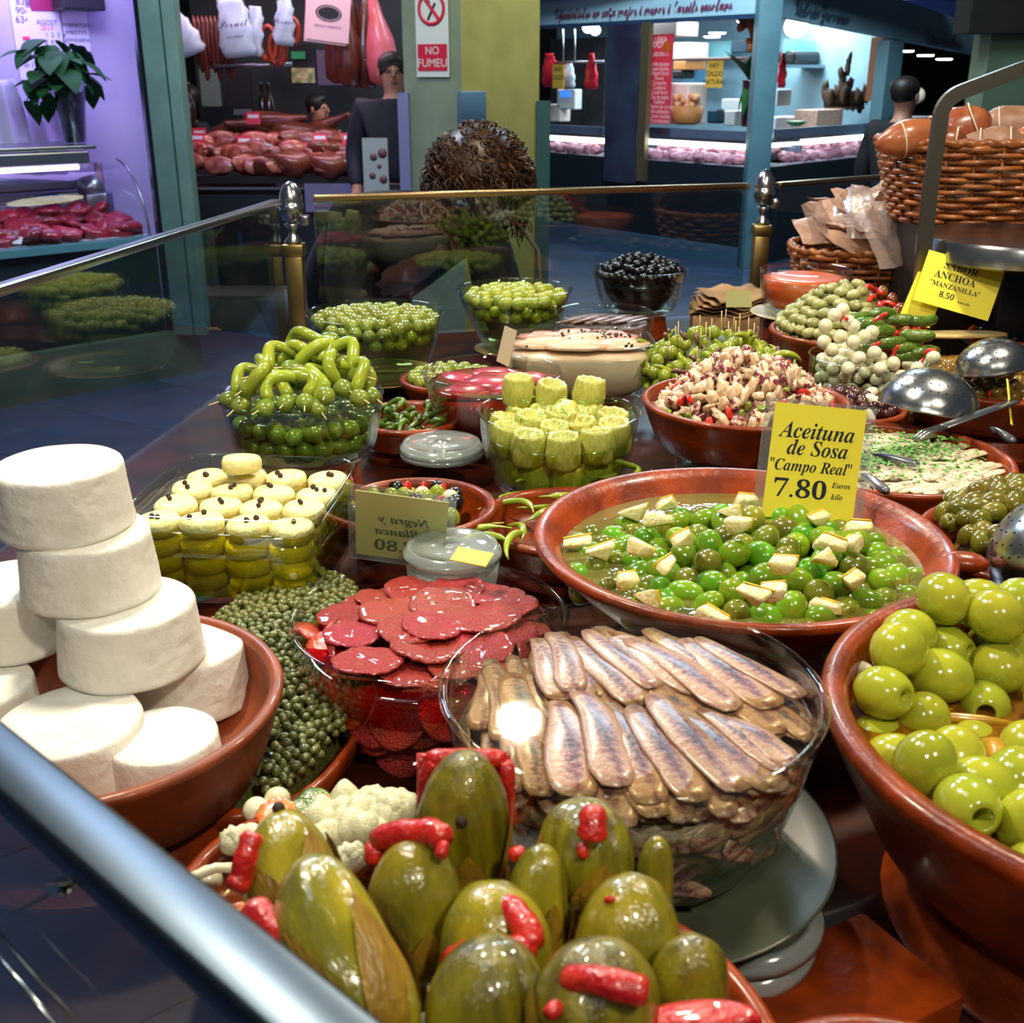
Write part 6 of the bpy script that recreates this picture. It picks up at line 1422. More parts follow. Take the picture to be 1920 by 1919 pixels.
bag(F2, 322, 20, 368, 106, .55, bagw, 'plain clear plastic bag hanging tilted at the left of the ham stall', -.35)
o = bag(F2, 412, -5, 470, 108, .5, bagw, 'white printed plastic bag hanging above the steel rail', -.1, top=.7)
text(uni('Pernil', 'script'), inkp, o, T(0, -.06, .02) @ RX(1.57), .07)
text('100% IBERIC', inkp, o, T(0, -.06, -.06) @ RX(1.57), .022)
bag(F2, 468, 12, 490, 106, .55, bagw, 'second white plastic bag half behind the printed one', .1, top=.8)
o = bag(F2, 517, -5, 550, 86, .5, bagw, 'small white printed bag hanging beside the red sausages', .1, top=.6)
text(uni('Pernil', 'script'), inkp, o, T(0, -.05, 0) @ RX(1.57), .05)
saus_r = mat('red_sausage', '8a2a14', 'a84020', ns=8, rough=.3, coat=.5, rv=.2); saus_d = mat('dark_sausage', '4a1c14', '682c1c', ns=8, rough=.35, coat=.3, rv=.2)
for i in range(9):
    px = 362 + i * 8; w = F2.w(px, 30, .62); L_ = .30 + .05 * (i % 3)
    spawn('hanging_sausage', mesh('hanging_sausage', tube([(0, 0, 0), (.005, 0, -.05), (0, .005, -L_ / 2), (.004, 0, -L_ + .03), (0, 0, -L_)], [.006, .018, .020, .018, .005], 10), saus_d), T(*w), 'dark sausage hanging between the plastic bags', 'sausage', 'dark hanging sausages')
for i, (px, rr2, top_) in enumerate([(503, .055, 40), (520, .05, 50), (548, .04, 15)]):
    w = F2.w(px, top_ + 35, .58); pts = [(rr2 * math.sin(a) , .0, -rr2 * 1.5 * math.cos(a) - .02) for a in [2 * math.pi * k / 16 * .94 + .1 for k in range(17)]]
    spawn('horseshoe_sausage', mesh('horseshoe_sausage', tube([(x, y, z * 1.3) for x, y, z in pts], .019, 10), saus_r), T(*w), ['red horseshoe sausage hanging left of the small bag', 'red horseshoe sausage hanging behind the small bag', 'thin red sausage loop hanging right of the small bag'][i], 'sausage')
hl2 = hamleg(.62, .10, saus_d); hl3 = hamleg(.60, .115, pinkham)
for i, (px, off) in enumerate([(622, .6), (645, .5), (662, .62), (684, .58)]):
    spawn('hanging_ham', hl2, T(*F2.w(px, -15 + 4 * i, off)) @ RZ(i) @ S(.9), ['dark ham hanging nearest the pink sign', 'dark ham hanging second from the pink sign', 'dark ham hanging third from the pink sign', 'dark ham hanging next to the pink one'][i], 'ham')
spawn('hanging_ham', hl3, T(*F2.w(697, -12, .45)) @ RY(-.08) @ S(.92, .7, .92), 'pink ham hanging in front of the dark ones by the column', 'ham')
e = emp('hanging_sign', F2.M, 'pale pink hanging card with a dark oval emblem', 'sign')
ps = mat('pale_pink_card', 'e8c0c4', rough=.5)
g = F2.rect(578, -8, 655, 74, .35, .01); 
ctr_ = F2.w(616, 30, .35); e.matrix_basis = T(*ctr_) @ RY(.12)
ob('card', box(-.135, 0, -.15, .135, .008, .16), ps, e, smooth=False); ob('rear_card', box(-.15, .012, -.165, .12, .018, .16), ps, e, smooth=False)
ob('emblem_ring', lathe([(1.0, 0), (1.0, .002), (.9, .002), (.9, 0)], 40, close=True).tf(S(.082, .048, 1)), black_m, e, M=T(0, -.001, .015) @ RX(1.57)); ob('emblem', disc(1, 0, 32, 2).tf(S(.068, .036, 1)), black_m, e, M=T(0, -.003, .015) @ RX(1.57))
text('PERNILS I EMBOTITS', inkp, e, T(0, -.003, -.065) @ RX(1.57), .019)
bsc = emp('price_scale', F2.M, 'black shop scale with a green lit display in the ham stall', 'scale')
ob('body', inv_rect(F2, (540, 84, 590, 160), .9, .1), black_m, bsc, smooth=False)
ob('display', inv_rect(F2, (546, 97, 572, 111), .89, .012), glow('green_display', (.1, .5, .25), .35), bsc, smooth=False)
ob('keypad', inv_rect(F2, (547, 128, 590, 156), .885, .014), mat('keypad', '6c8c4c', 'c8c88c', ns=30, rough=.5), bsc, smooth=False)
for r, m_, lb in [((500, 88, 538, 118), 'saus', 'brown box on the rear shelf of the ham stall'), ((376, 130, 412, 200), 'p', 'grey-green notice board at the left rear of the ham stall'), ((425, 132, 470, 200), 'd', 'dark framed board in the middle rear of the ham stall'), ((590, 95, 640, 160), 'p2', 'purple-grey panel behind the hanging hams')]:
    BX(F2, 'board', r, {'saus': saus_d, 'p': mat('board_green', '5c6c64', rough=.6), 'd': black_m, 'p2': mat('board_purple', '5a4660', rough=.6)}[m_], lb, 'board', off=1.8, dep=.04)
for k, (px, c) in enumerate([(495, '1c1410'), (508, '2a1a10'), (345, '14201c'), (360, '241410')]):
    w = F2.w(px, 232, 1.1); bm_ = mat('bottle_' + str(k), c, rough=.15, coat=.6)
    tag(ob('wine_bottle', lathe([(0, 0), (.036, 0), (.038, .01), (.038, .19), (.014, .235), (.013, .30), (.016, .302), (.016, .315), (0, .316)], 20), bm_, M=T(w.x, w.y, w.z - .04)), ['dark bottle with white vertical lettering among the hams', 'brown bottle right of the lettered one', 'green-black bottle at the far left of the ham stall', 'brown bottle beside the green-black one'][k], 'bottle')
BX(F2, 'knife_blade', (438, 205, 472, 216), st, 'broad knife blade held over the hams', 'knife', off=1.0, dep=.005)

# the column
col_g = mat('column_grey', '7d8a72', '727f68', ns=6, rough=.75, bump=.2, bs=60); col_y = mat('column_yellow', 'a09048', '948440', ns=6, rough=.75, bump=.2, bs=60)
xa, xb, xc = wx(760, 300, 6.35), wx(868, 300, 6.25), wx(1010, 300, 6.6)
g = prism([(xa, 6.42), (xb, 6.25), (xc, 6.62), (xc - .05, 6.98), (xa + .02, 6.92)], 0, 3.0)
pc = tag(ob('pillar_column', g, [col_g, col_y], smooth=False), kind='structure')
pc.data.polygons[3].material_index = 1
BXc = Face((xa, 6.42), (xb, 6.25)); BXy = Face((xb, 6.25), (xc, 6.62))
tag(ob('trim_4', BXc.rect(748, 175, 768, 372, -.02, .05), mat('lilac_strip', '7c80a4', rough=.4), smooth=False), kind='structure')
tag(ob('trim_5', BXy.rect(1006, 190, 1030, 560, -.01, .06), mat('green_strip', '3c5850', rough=.5), smooth=False), kind='structure')
tag(ob('switch_box', BXy.rect(866, 172, 912, 236, -.04, .04, .004), mat('blue_box', '4c6478', rough=.5)), 'small blue-grey box fixed to the yellow side of the column', 'box')
ns_ = emp('no_smoking_sign', BXc.M @ T(*(lambda q_: (q_[0], -.012, q_[1]))(BXc.at(812, 50, 0))) @ RZ(.0), 'white no smoking sign with red ring on the grey side of the column', 'sign')
sgw = mat('sign_white', 'cfd6ce', rough=.4); sgr = mat('sign_red', 'c8203a', rough=.4)
ob('board', box(-.100, 0, -.245, .100, .006, .20), sgw, ns_, smooth=False)
RXX = RX(math.radians(90))
ob('red_ring', lathe([(.083, 0), (.083, .003), (.066, .003), (.066, 0)], 48, close=True), sgr, ns_, M=T(0, -.001, .085) @ RXX)
ob('red_bar', box(-.072, -.0045, -.008, .072, -.001, .008), sgr, ns_, M=T(0, 0, .085) @ RY(math.radians(50)), smooth=False)
ob('cigarette', box(-.045, -.003, -.006, .045, 0, .006), black_m, ns_, M=T(.0, 0, .07) @ RY(math.radians(-60)), smooth=False)
ob('smoke_curl', tube([(.0, -.002, 0), (.012, -.002, .012), (0, -.002, .022), (.014, -.002, .034)], .003, 5), black_m, ns_, M=T(-.02, 0, .105))
ob('red_panel', box(-.090, -.003, -.215, .090, 0, -.085), sgr, ns_, smooth=False)
text('NO', sgw, ns_, T(0, -.004, -.118) @ RXX, .055); text('FUMEU', sgw, ns_, T(0, -.004, -.178) @ RXX, .058)

# ------------------------------------------------------------------ corner stall (game and poultry)
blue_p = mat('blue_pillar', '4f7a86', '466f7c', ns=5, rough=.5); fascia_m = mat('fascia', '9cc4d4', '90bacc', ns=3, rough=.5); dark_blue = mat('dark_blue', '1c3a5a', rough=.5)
LB(F3, 'wall_rear', -3.2, 3.0, 0, F3.at(1662, 150, 3.0)[0], 3.05, 2.6, mat('stall_blue_wall', '86b4c8', '9cc8d8', ns=3, rough=.5), kind='structure')
LB(F3, 'ceiling', -3.2, .05, 2.22, F3.L + .2, 3.0, 2.26, mat('stall_ceiling', 'b0acb4', rough=.6), kind='structure')
fe = emp('shop_fascia', F3.M, 'light blue fascia with red script lettering over the game stall', 'sign')
zb0 = F3.at(1010, 48, 0)[1]; zb1 = F3.at(1430, 25, 0)[1]
fm_ = G([(0, 0, zb0), (F3.L, 0, zb1), (F3.L, 0, zb1 + .42), (0, 0, zb0 + .42), (0, .08, zb0), (F3.L, .08, zb1), (F3.L, .08, zb1 + .42), (0, .08, zb0 + .42)], [(0, 1, 2, 3), (4, 7, 6, 5), (0, 4, 5, 1), (1, 5, 6, 2), (2, 6, 7, 3), (3, 7, 4, 0)])
ob('board', fm_, fascia_m, fe, smooth=False); ob('lower_edge', box(0, -.01, zb0 - .03, F3.L, .08, zb0 - .002), dark_blue, fe, smooth=False)
scr = mat('script_red', '6a2c50', rough=.5)
cx_, cz_ = F3.at(1200, 18, -.01)
text(uni('Especialistes en caça major i menor i farcits casolans', 'script'), scr, fe, T(cx_ - .05, -.012, cz_) @ RXX, .150, sx=.64).data.offset = .004
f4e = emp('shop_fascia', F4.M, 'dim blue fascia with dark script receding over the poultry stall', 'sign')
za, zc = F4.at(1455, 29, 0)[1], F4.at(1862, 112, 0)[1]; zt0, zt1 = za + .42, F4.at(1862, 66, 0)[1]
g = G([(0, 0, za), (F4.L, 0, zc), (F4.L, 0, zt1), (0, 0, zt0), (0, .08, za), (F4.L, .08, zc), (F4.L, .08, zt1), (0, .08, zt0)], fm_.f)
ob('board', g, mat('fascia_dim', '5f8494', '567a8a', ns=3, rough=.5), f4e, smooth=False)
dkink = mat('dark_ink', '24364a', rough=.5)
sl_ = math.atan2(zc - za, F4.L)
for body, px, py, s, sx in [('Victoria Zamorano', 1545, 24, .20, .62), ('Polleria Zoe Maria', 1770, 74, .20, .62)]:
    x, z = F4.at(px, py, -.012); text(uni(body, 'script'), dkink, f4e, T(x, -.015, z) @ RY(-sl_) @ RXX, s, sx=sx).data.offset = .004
tag(ob('pillar_blue', box(-.09, -.09, 0, .09, .09, 2.6, .004), blue_p, M=T(F4.p.x - .03, F4.p.y - .02, 0)), kind='structure')
ob_ = BX(F3, 'pillar_steel', (1135, 46, 1195, 340), mat('steel_panel', '3c4c60', '34304c', ns=3, rough=.35, metal=.4), off=-.02, dep=.1); ob_['kind'] = 'structure'
ob_ = BX(F3, 'trim_6', (1197, 42, 1212, 340), mat('warm_steel', '8c8468', rough=.3, metal=.8), off=-.03, dep=.05); ob_['kind'] = 'structure'
LB(F3, 'wall_low', 0, .02, 0, F3.L, .06, .80, mat('stall_front_dark', '121c26', rough=.4), kind='structure')
LB(F3, 'trim_7', 0, -.05, 0, F3.L, .02, .14, mat('plinth_blue', '3a5a74', rough=.5), kind='structure')
LB(F4, 'wall_low_side', 0.1, .02, 0, F4.L, .06, .80, MATS['stall_front_dark'], kind='structure')

LB(F4, 'ceiling_side', .1, .1, 2.22, F4.L * .62, 3.2, 2.26, MATS['stall_ceiling'], kind='structure')
tubew = glow('white_tube', (.9, .97, 1), 7)
pmeat = mat('pink_meat', 'c87890', 'e0a8b4', ns=12, rough=.4, coat=.3, rv=.2)
pm = [mesh('meat_cut', blob(.08, i + 5, .5, 12, 8, 1.2, .9, .5), pmeat) for i in range(3)]
q = random.Random(41)
def case(F, x0, x1, yl, yl2, ym, label, lab2, n):
    e = emp('display_case', F.M, label, 'display case'); a, zl = F.at(x0, yl, .25); b, _ = F.at(x1, yl, .25); _, zm = F.at((x0 + x1) / 2, ym, .15)
    ob('lamp_bar', box(a, .24, zl - .022, b, .27, zl + .022, .004), tubew, e, smooth=False)
    ob('top', box(a - .03, .22, zl + .03, b + .03, .85, zl + .055), st, e, smooth=False); ob('hood', box(a - .03, .20, zl + .055, b + .03, .24, zl + .13), mat('hood_dark', '4a5a70', rough=.4), e, smooth=False)
    ob('glass_front', box(a, .04, .80, b, .046, zl + .02), casegl, e, smooth=False)
    ob('tray', box(a, .06, .78, b, .9, .80), white_m, e, smooth=False); ob('back_plate', box(a, .9, .8, b, .92, zl), mat('case_back', '6c7890', rough=.4), e, smooth=False)
    for i in range(n):
        x = a + (b - a) * ((i % (n // 2)) + .5) / (n // 2) + q.uniform(-.03, .03)
        spawn('meat_cut', pm[i % 3], F.M @ T(x, .16 + .25 * (i // (n // 2)) + q.uniform(-.03, .03), .845 + .05 * (i // (n // 2))) @ RZ(q.uniform(0, 6)), lab2, 'meat', lab2 + ' (group)')
case(F3, 1032, 1132, 259, 262, 315, 'short display case of pink poultry left of the steel panel', 'pale pink poultry cut in the short display case', 14)
case(F3, 1215, 1412, 266, 272, 325, 'long display case of pink meat behind the red poster', 'pink meat cut in the long display case', 24)
case(F4, 1450, 1650, 272, 276, 310, 'side display case with blue packs under the poultry fascia', 'pink meat portion in the side display case', 20)
po = emp('price_poster', F3.M, 'tall red poster with white lines of print beside the steel panel', 'poster')
ob('sheet', inv_rect(F3, (1216, 65, 1258, 232), .10, .01), mat('poster_red', 'd8283c', 'd03448', ns=4, rough=.5), po, smooth=False)
pw_ = mat('poster_white', 'f0c8cc', rough=.5)
for k, t in enumerate(['POLLERIA', 'LABRADOR', '', 'ELABORATS', '', 'Hamburgueses', 'Mandonguilles', 'Pollastre farcit', 'Pinxos', 'Croquetes', 'Canelons', 'Conill farcit', 'Ous de pages', 'Gallines', 'Pollastre de corral', 'Ales adobades', 'Cuixes rostides', 'Pit arrebossat']):
    if t: text(t, pw_, po, FT(F3, 1236 - (5 if k < 2 else 0), 76 + 8.9 * k, .095), .075 if k < 2 else .052, sx=.8)
ob('round_picture', disc(.05, 0, 20, 2), mat('poster_orange', 'b0541c', rough=.5), po, M=FT(F3, 1250, 88, .094))
def card(F, r, off, label, lines, s):
    e = emp('hand_written_card', F.M, label, 'card'); ob('card', inv_rect(F, r, off, .006), mat('ochre_card', 'd8b84c', 'd0ac40', ns=4, rough=.5), e, smooth=False)
    for k, t in enumerate(lines): text(t, ink, e, FT(F, (r[0] + r[2]) / 2, r[1] + 10 + 15 * k, off - .004), s)
card(F3, (1324, 114, 1355, 165), .35, 'yellow handwritten card hanging in the middle of the game stall', ['HAY', 'CALDO', 'NATURAL'], .056)
card(F3, (1036, 121, 1057, 166), .30, 'pale yellow handwritten card between the two red bags', ['HAY', 'CALDO'], .06)
redbag = mat('red_bag', 'e02840', 'c81c34', ns=8, rough=.35, coat=.3)
bag(F3, 1016, 100, 1046, 164, .5, redbag, 'red plastic bag hanging next to the column', top=.5)
bag(F3, 1097, 100, 1121, 168, .5, redbag, 'red plastic bag hanging near the steel panel', top=.3)
bag(F3, 1056, 115, 1078, 165, .6, bagw, 'white plastic bag hanging behind the pale yellow card', top=.4)
bag(F4, 1458, 100, 1476, 165, .5, redbag, 'red and white bag hanging right of the blue pillar', top=.4)
tag(ob('rail_bar', tube([tuple(F3.w(1030, 118, .5)), tuple(F3.w(1132, 116, .5))], .012, 6), st), 'thin steel rail holding the red bags', 'rail')
tag(ob('rail_bar', tube([tuple(F3.w(1255, 112, .8)), tuple(F3.w(1420, 110, .8))], .014, 6), mat('wood_rail', '8c6c64', rough=.5)), 'long thin rail across the middle of the game stall', 'rail')
for px, x2, lb in [(1056, 60, 'left'), (1078, 60, 'right')]:
    tag(ob('hanging_rod', tube([tuple(F3.w(px, 55, .5)), tuple(F3.w(px, 120, .5))], .01, 6), st), ('left' if px < 1060 else 'right') + ' thin vertical rod above the red bags', 'rod')
def boxes(F, L_):
    for r, m, lb, ct, off, dep, bev in L_: BX(F, {'box': 'storage_box', 'scale': 'shop_scale', 'machine': 'kitchen_machine', 'poster': 'photo_poster', 'carton': 'egg_carton', 'cabinet': 'wall_cabinet', 'shelf': 'thin_shelf', 'panel': 'wall_panel', 'paper': 'paper_note', 'crate': 'crate'}[ct], r, m, lb, ct, off=off, dep=dep, bev=bev)
ivory = mat('ivory_box', 'd8cfc8', rough=.5); cyan_m = mat('cyan_panel', '6cc0d8', '8cd4e4', ns=3, rough=.5); brownb = mat('brown_box', 'a8743c', rough=.6); greyb = mat('grey_machine', 'c0ccd0', rough=.4); teal_d = mat('dark_teal', '0c3448', rough=.4)
bluep = mat('blue_pack', '3a9cd8', '7cc4e8', ns=10, rough=.3, coat=.4)
boxes(F3, [((1032, 72, 1133, 240), mat('rear_shelving', '2c3036', '44484c', ns=5, rough=.6), 'dark rear shelving behind the red bags', 'panel', 2.2, .04, 0),
           ((1245, 156, 1290, 233), ivory, 'tall ivory polystyrene box tilted on the long display case', 'box', .35, .25, .02),
           ((1222, 42, 1268, 70), ivory, 'grey-white cabinet above the red poster', 'cabinet', .6, .3, .01),
           ((1262, 80, 1290, 112), ivory, 'ivory box on the shelf right of the poster', 'box', 1.2, .3, .01),
           ((1262, 115, 1285, 132), brownb, 'brown cardboard box under the ivory shelf box', 'box', 1.2, .3, .01),
           ((1260, 131, 1278, 148), black_m, 'black pan-like bowl under the brown box', 'machine', 1.2, .2, .02),
           ((1290, 80, 1300, 112), cyan_m, 'cyan wall panel left strip above the thin rail', 'panel', 2.6, .02, 0),
           ((1303, 84, 1325, 110), mat('blue_panel', '4c94c0', rough=.5), 'mid blue wall panel above the thin rail', 'panel', 2.6, .02, 0),
           ((1328, 78, 1370, 110), cyan_m, 'bright cyan wall panel right of the mid blue one', 'panel', 2.6, .02, 0),
           ((1280, 125, 1302, 156), mat('blue_panel2', '5c9cbc', rough=.5), 'left blue cabinet door below the thin rail', 'cabinet', 2.5, .03, .004),
           ((1304, 122, 1323, 158), mat('blue_panel3', '4c88b0', rough=.5), 'middle blue cabinet door below the thin rail', 'cabinet', 2.5, .03, .004),
           ((1370, 76, 1400, 100), teal_d, 'dark teal box hanging near the orchid', 'box', 1.6, .2, .01),
           ((1294, 160, 1309, 178), mat('brown_note', '5c4858', rough=.6), 'purple-brown note on the blue wall', 'paper', 2.4, .02, 0),
           ((1352, 186, 1390, 215), greyb, 'grey kitchen machine with dark opening', 'machine', 1.4, .25, .01),
           ((1358, 208, 1378, 236), greyb, 'small pale scale in front of the kitchen machine', 'scale', 1.1, .2, .01),
           ((1325, 205, 1345, 232), teal_d, 'dark kettle-like machine beside the egg basket', 'machine', 1.3, .2, .02),
           ((1044, 168, 1078, 205), greyb, 'grey shop scale head with blue display', 'scale', .6, .1, .01),
           ((1030, 196, 1050, 228), ivory, 'small ivory box at the left end of the short case', 'box', .6, .15, .01)])
for F, px, py, lb in [(F3, 1060, 177, 'grey'), (F4, 1464, 178, 'right')]:
    pass
ob('display', inv_rect(F3, (1050, 171, 1069, 183), .59, .008), glow('blue_display', (.05, .25, 1), 1.2), bpy.data.objects['shop_scale.001'] if 'shop_scale.001' in bpy.data.objects else None, M=F3.M, smooth=False)
eggb = emp('egg_basket', T(*F3.w(1286, 234, .42)), 'wire basket heaped with brown eggs on the long case', 'basket')
ob('basket', lathe([(.10, 0), (.13, .02), (.15, .16), (.145, .16), (.125, .02), (0, .015)], 20), brownb, eggb)
eg = mesh('egg', ell(.028, .028, .036, 12, 8), mat('egg_shell', 'c89064', rv=.15, rough=.5)); q = random.Random(6)
for i in range(26): spawn('egg', eg, T(*F3.w(1286, 234, .42)) @ T(q.uniform(-.12, .12), q.uniform(-.12, .08), .16 + q.uniform(0, .09)) @ rnd_rot(q), 'brown egg heaped in the basket on the long case', 'egg', 'brown eggs in the basket')
orc = emp('orchid_vase', T(*F3.w(1402, 238, .3)), 'orange orchid with broad leaves in a tall brown vase', 'plant')
s_ = 1.0
ob('vase', lathe([(0, 0), (.055, 0), (.06, .02), (.07, .36), (.078, .37), (.066, .36), (.05, .03), (0, .03)], 24), mat('brown_vase', '3a1c20', rough=.3, coat=.4), orc)
lfo = mesh('broad_leaf', leaf(.34, .12, .5), leaf_m)
for i in range(9): ob('broad_leaf', lfo, parent=orc, M=T(0, 0, .36) @ RZ(i * .75) @ RX(.9 + .1 * (i % 3)))
for i in range(3): ob('hanging_leaf', lfo, parent=orc, M=T(0, -.03, .36) @ RZ(1.2 + i * 1.2) @ RX(-.9) @ S(.8))
of_ = mat('orchid_petal', 'c8641c', '7a2c10', ns=14, rough=.5, coat=.2)
ob('flower_stem', tube([(0, 0, .36), (.02, 0, .55), (.0, 0, .72), (-.06, 0, .86)], .006, 6), leaf_m, orc)
for x, z, s in [(-.075, .84, 1.3), (.01, .80, 1.0), (.05, .70, 1.1), (.0, .66, .9), (.03, .60, .8)]:
    g = G()
    for k in range(5): g.add(ell(.03, .009, .05, 10, 6), RY(k * 1.257) @ T(0, 0, .04))
    ob('flower', g, of_, orc, M=T(x, -.02, z) @ S(s))
glob = glow('lamp_white', (1, .97, .92), 14)
def pend(F, px, py, off, r, label):
    w = F.w(px, py, off); e = emp('globe_lamp', T(*w), label, 'lamp'); ob('globe', ell(r, r, r * .9, 18, 12), glob, e); ob('cord', tube([(0, 0, r * .8), (0, 0, 2.22 - w.z)], .004, 5), black_m, e)
pend(F3, 1103, 52, 1.0, .06, 'bright white lamp pair at the left of the game stall, upper one'); pend(F3, 1116, 57, 1.0, .055, 'bright white lamp pair at the left of the game stall, lower one')
pend(F3, 1408, 44, 1.4, .055, 'bright lamp above the orange orchid'); pend(F4, 1493, 50, .9, .115, 'large round white globe lamp right of the blue pillar')
dl = mesh('downlight', lathe([(0, .0), (.08, 0), (.09, .012), (0, .012)], 24), glob)
for F, px, py, off, lb in [(F3, 1345, 64, 1.9, 'recessed lamp in the middle of the game stall ceiling'), (F3, 1335, 71, 2.3, 'recessed lamp further back in the game stall ceiling'), (F3, 1400, 42, .8, 'recessed lamp over the orchid'), (F4, 1597, 62, 1.2, 'recessed lamp above the photo poster'), (F4, 1697, 98, .5, 'first of three recessed lamps under the dim fascia'), (F4, 1735, 106, .5, 'second of three recessed lamps under the dim fascia'), (F4, 1770, 113, .5, 'third of three recessed lamps under the dim fascia')]:
    spawn('downlight', dl, T(*F.w(px, py, off)), lb, 'lamp')
boxes(F4, [((1472, 76, 1545, 108), cyan_m, 'cyan lit panel behind the globe lamp', 'panel', 1.3, .02, 0),
           ((1488, 96, 1540, 122), black_m, 'black oval-topped machine on the wall shelf', 'machine', 1.2, .2, .04),
           ((1475, 122, 1560, 127), st, 'thin steel shelf above the white counter', 'shelf', 1.15, .3, 0),
           ((1570, 68, 1646, 132), mat('poster_mix', '7a8c98', 'a05040', ns=3, rough=.5), 'photo poster of a table scene on the stall wall', 'poster', 1.2, .02, 0),
           ((1574, 86, 1594, 93), sgr, 'red strip on the photo poster', 'paper', 1.18, .01, 0),
           ((1542, 75, 1566, 205), white_m, 'white wall strip left of the photo poster', 'panel', 1.25, .04, 0),
           ((1458, 168, 1484, 200), greyb, 'grey scale head right of the blue pillar', 'scale', .9, .1, .01),
           ((1532, 206, 1580, 246), mat('egg_carton', 'c8a08c', 'e0c4b4', ns=40, rough=.6), 'stack of pinkish egg cartons on the poultry counter', 'carton', .6, .25, .01),
           ((1454, 220, 1520, 246), white_m, 'white counter block behind the side case', 'box', .9, .3, .01)])
tag(ob('green_bowl', lathe([(.04, 0), (.11, .05), (.105, .05), (.035, .006), (0, .006)], 24), mat('green_plastic', '1c6c3c', rough=.3), M=T(*F4.w(1492, 238, .6))), 'green bowl on the poultry counter', 'bowl')
for x0, x1, y0, y1, m, off, lb in [(1650, 1664, 70, 190, 'orange_pillar', .15, 0), (1655, 1682, 76, 312, 'bp', .0, 0)]:
    o = BX(F4, 'pillar_slim', (x0, y0, x1, y1), mat('orange_pillar', '8c5838', rough=.5) if m == 'orange_pillar' else blue_p, off=off, dep=.12); o['kind'] = 'structure'
o = BX(F4, 'wall_corner', (1600, 132, 1652, 262), white_m, off=1.2, dep=.04); o['kind'] = 'structure'
art = emp('game_centrepiece', T(*F4.w(1583, 205, .7)), 'dark brown dried centrepiece on a round shelf above the counter', 'ornament')
drm = mat('dried_brown', '4a3420', '2c2418', ns=14, rough=.8)
ob('shelf', lathe([(0, 0), (.20, 0), (.20, .02), (0, .02)], 28), drm, art); g = G(); q = random.Random(3)
for i in range(26): g.add(blob(.05, i, .5, 9, 6, .8, .8, 1.7), T(q.gauss(0, .09), q.gauss(0, .05), .07 + abs(q.gauss(0, .05))))
for i in range(8): g.add(blob(.04, i + 40, .5, 9, 6, .7, .7, 1.5), T(q.gauss(.0, .02), 0, .16 + i * .045))
ob('dried_plants', g, drm, art)
# dark area beyond and right-hand green pillar
far = mat('far_dark', '14181c', '1c1414', ns=2, rough=.8)
tag(ob('wall_far', box(-9, 25.5, 0, 12, 25.6, 4), far, smooth=False), kind='structure')
tag(ob('ceiling_far', box(5.0, 9, 2.55, 11, 25, 2.6), mat('far_red', '3a2024', rough=.7), smooth=False), kind='structure')
xg = wx(1895, 150, 8.0)
tag(ob('pillar_right', box(xg - .17, 8, 0, xg + .6, 8.3, 1.95), mat('sage_pillar', '64785c', '5a6c54', ns=4, rough=.6), smooth=False), kind='structure')
tag(ob('wall_upper', box(wx(1810, 30, 8), 7.9, gy(1850, 62, 7.9).z, 9, 8.2, 4), mat('dark_upper', '141008', '1e180e', ns=4, rough=.8), smooth=False), kind='structure')
tag(ob('wall_upper_blue', box(wx(1560, 10, 14), 15, gy(1700, 45, 15).z, wx(1850, 10, 15), 15.2, 5), mat('night_blue', '0c2c6c', '0a2050', ns=3, rough=.8), smooth=False), kind='structure')
tag(ob('far_counter', box(wx(1690, 250, 11), 11, 0, wx(1860, 250, 11), 11.6, 1.15, .02), black_m), 'dark far counter between the slim pillar and the green pillar', 'counter')
tag(ob('garlic_bulb', ell(.06, .06, .07, 14, 10), garlic_m, M=T(*gy(1722, 180, 10.9))), 'white garlic-like bulb hanging in the dark passage', 'garlic')

FG = Face((-.645, .757), (.74, -.5))   # near_glass
tag(ob('glass_clip', tube([tuple(FG.w(92, 1668, -.004)), tuple(FG.w(120, 1672, -.012)), tuple(FG.w(150, 1655, -.004))], .0022, 8), steel), 'small curved steel clip on the near glass', 'clip')
tag(ob('glass_seam', tube([tuple(FG.w(-60, 1760, -.004)), tuple(FG.w(100, 1672, -.004))], .0012, 6), steel), 'thin bright seam on the near glass below the clip', 'seam')
tag(ob('lower_trim', tube([tuple(FG.w(-60, 1730, -.006)), tuple(FG.w(110, 1930, -.006))], .0011, 6), steel), 'thin steel trim low on the near glass', 'trim')
# ------------------------------------------------------------------ people
skin_m = mat('skin', 'b88468', 'a8745c', ns=20, rough=.5); skin_r = mat('skin_ruddy', 'b07068', 'a06058', ns=20, rough=.5)
def skinned(name, V, E, Rr, m, parent, sub=2):
    me = bpy.data.meshes.new(name); me.from_pydata(V, E, []); me.materials.append(m)
    o = bpy.data.objects.new(name, me); COL.objects.link(o); o.parent = parent
    me.attributes  # skin layer
    bm = bmesh.new(); bm.from_mesh(me); ly = bm.verts.layers.skin.verify(); bm.verts.ensure_lookup_table()
    for v, r in zip(bm.verts, Rr): v[ly].radius = (r, r) if not isinstance(r, tuple) else r
    bm.verts[0][ly].use_root = True; bm.to_mesh(me); bm.free()
    o.modifiers.new('skin', 'SKIN').use_smooth_shade = True; s = o.modifiers.new('sub', 'SUBSURF'); s.levels = sub; s.render_levels = sub; return o
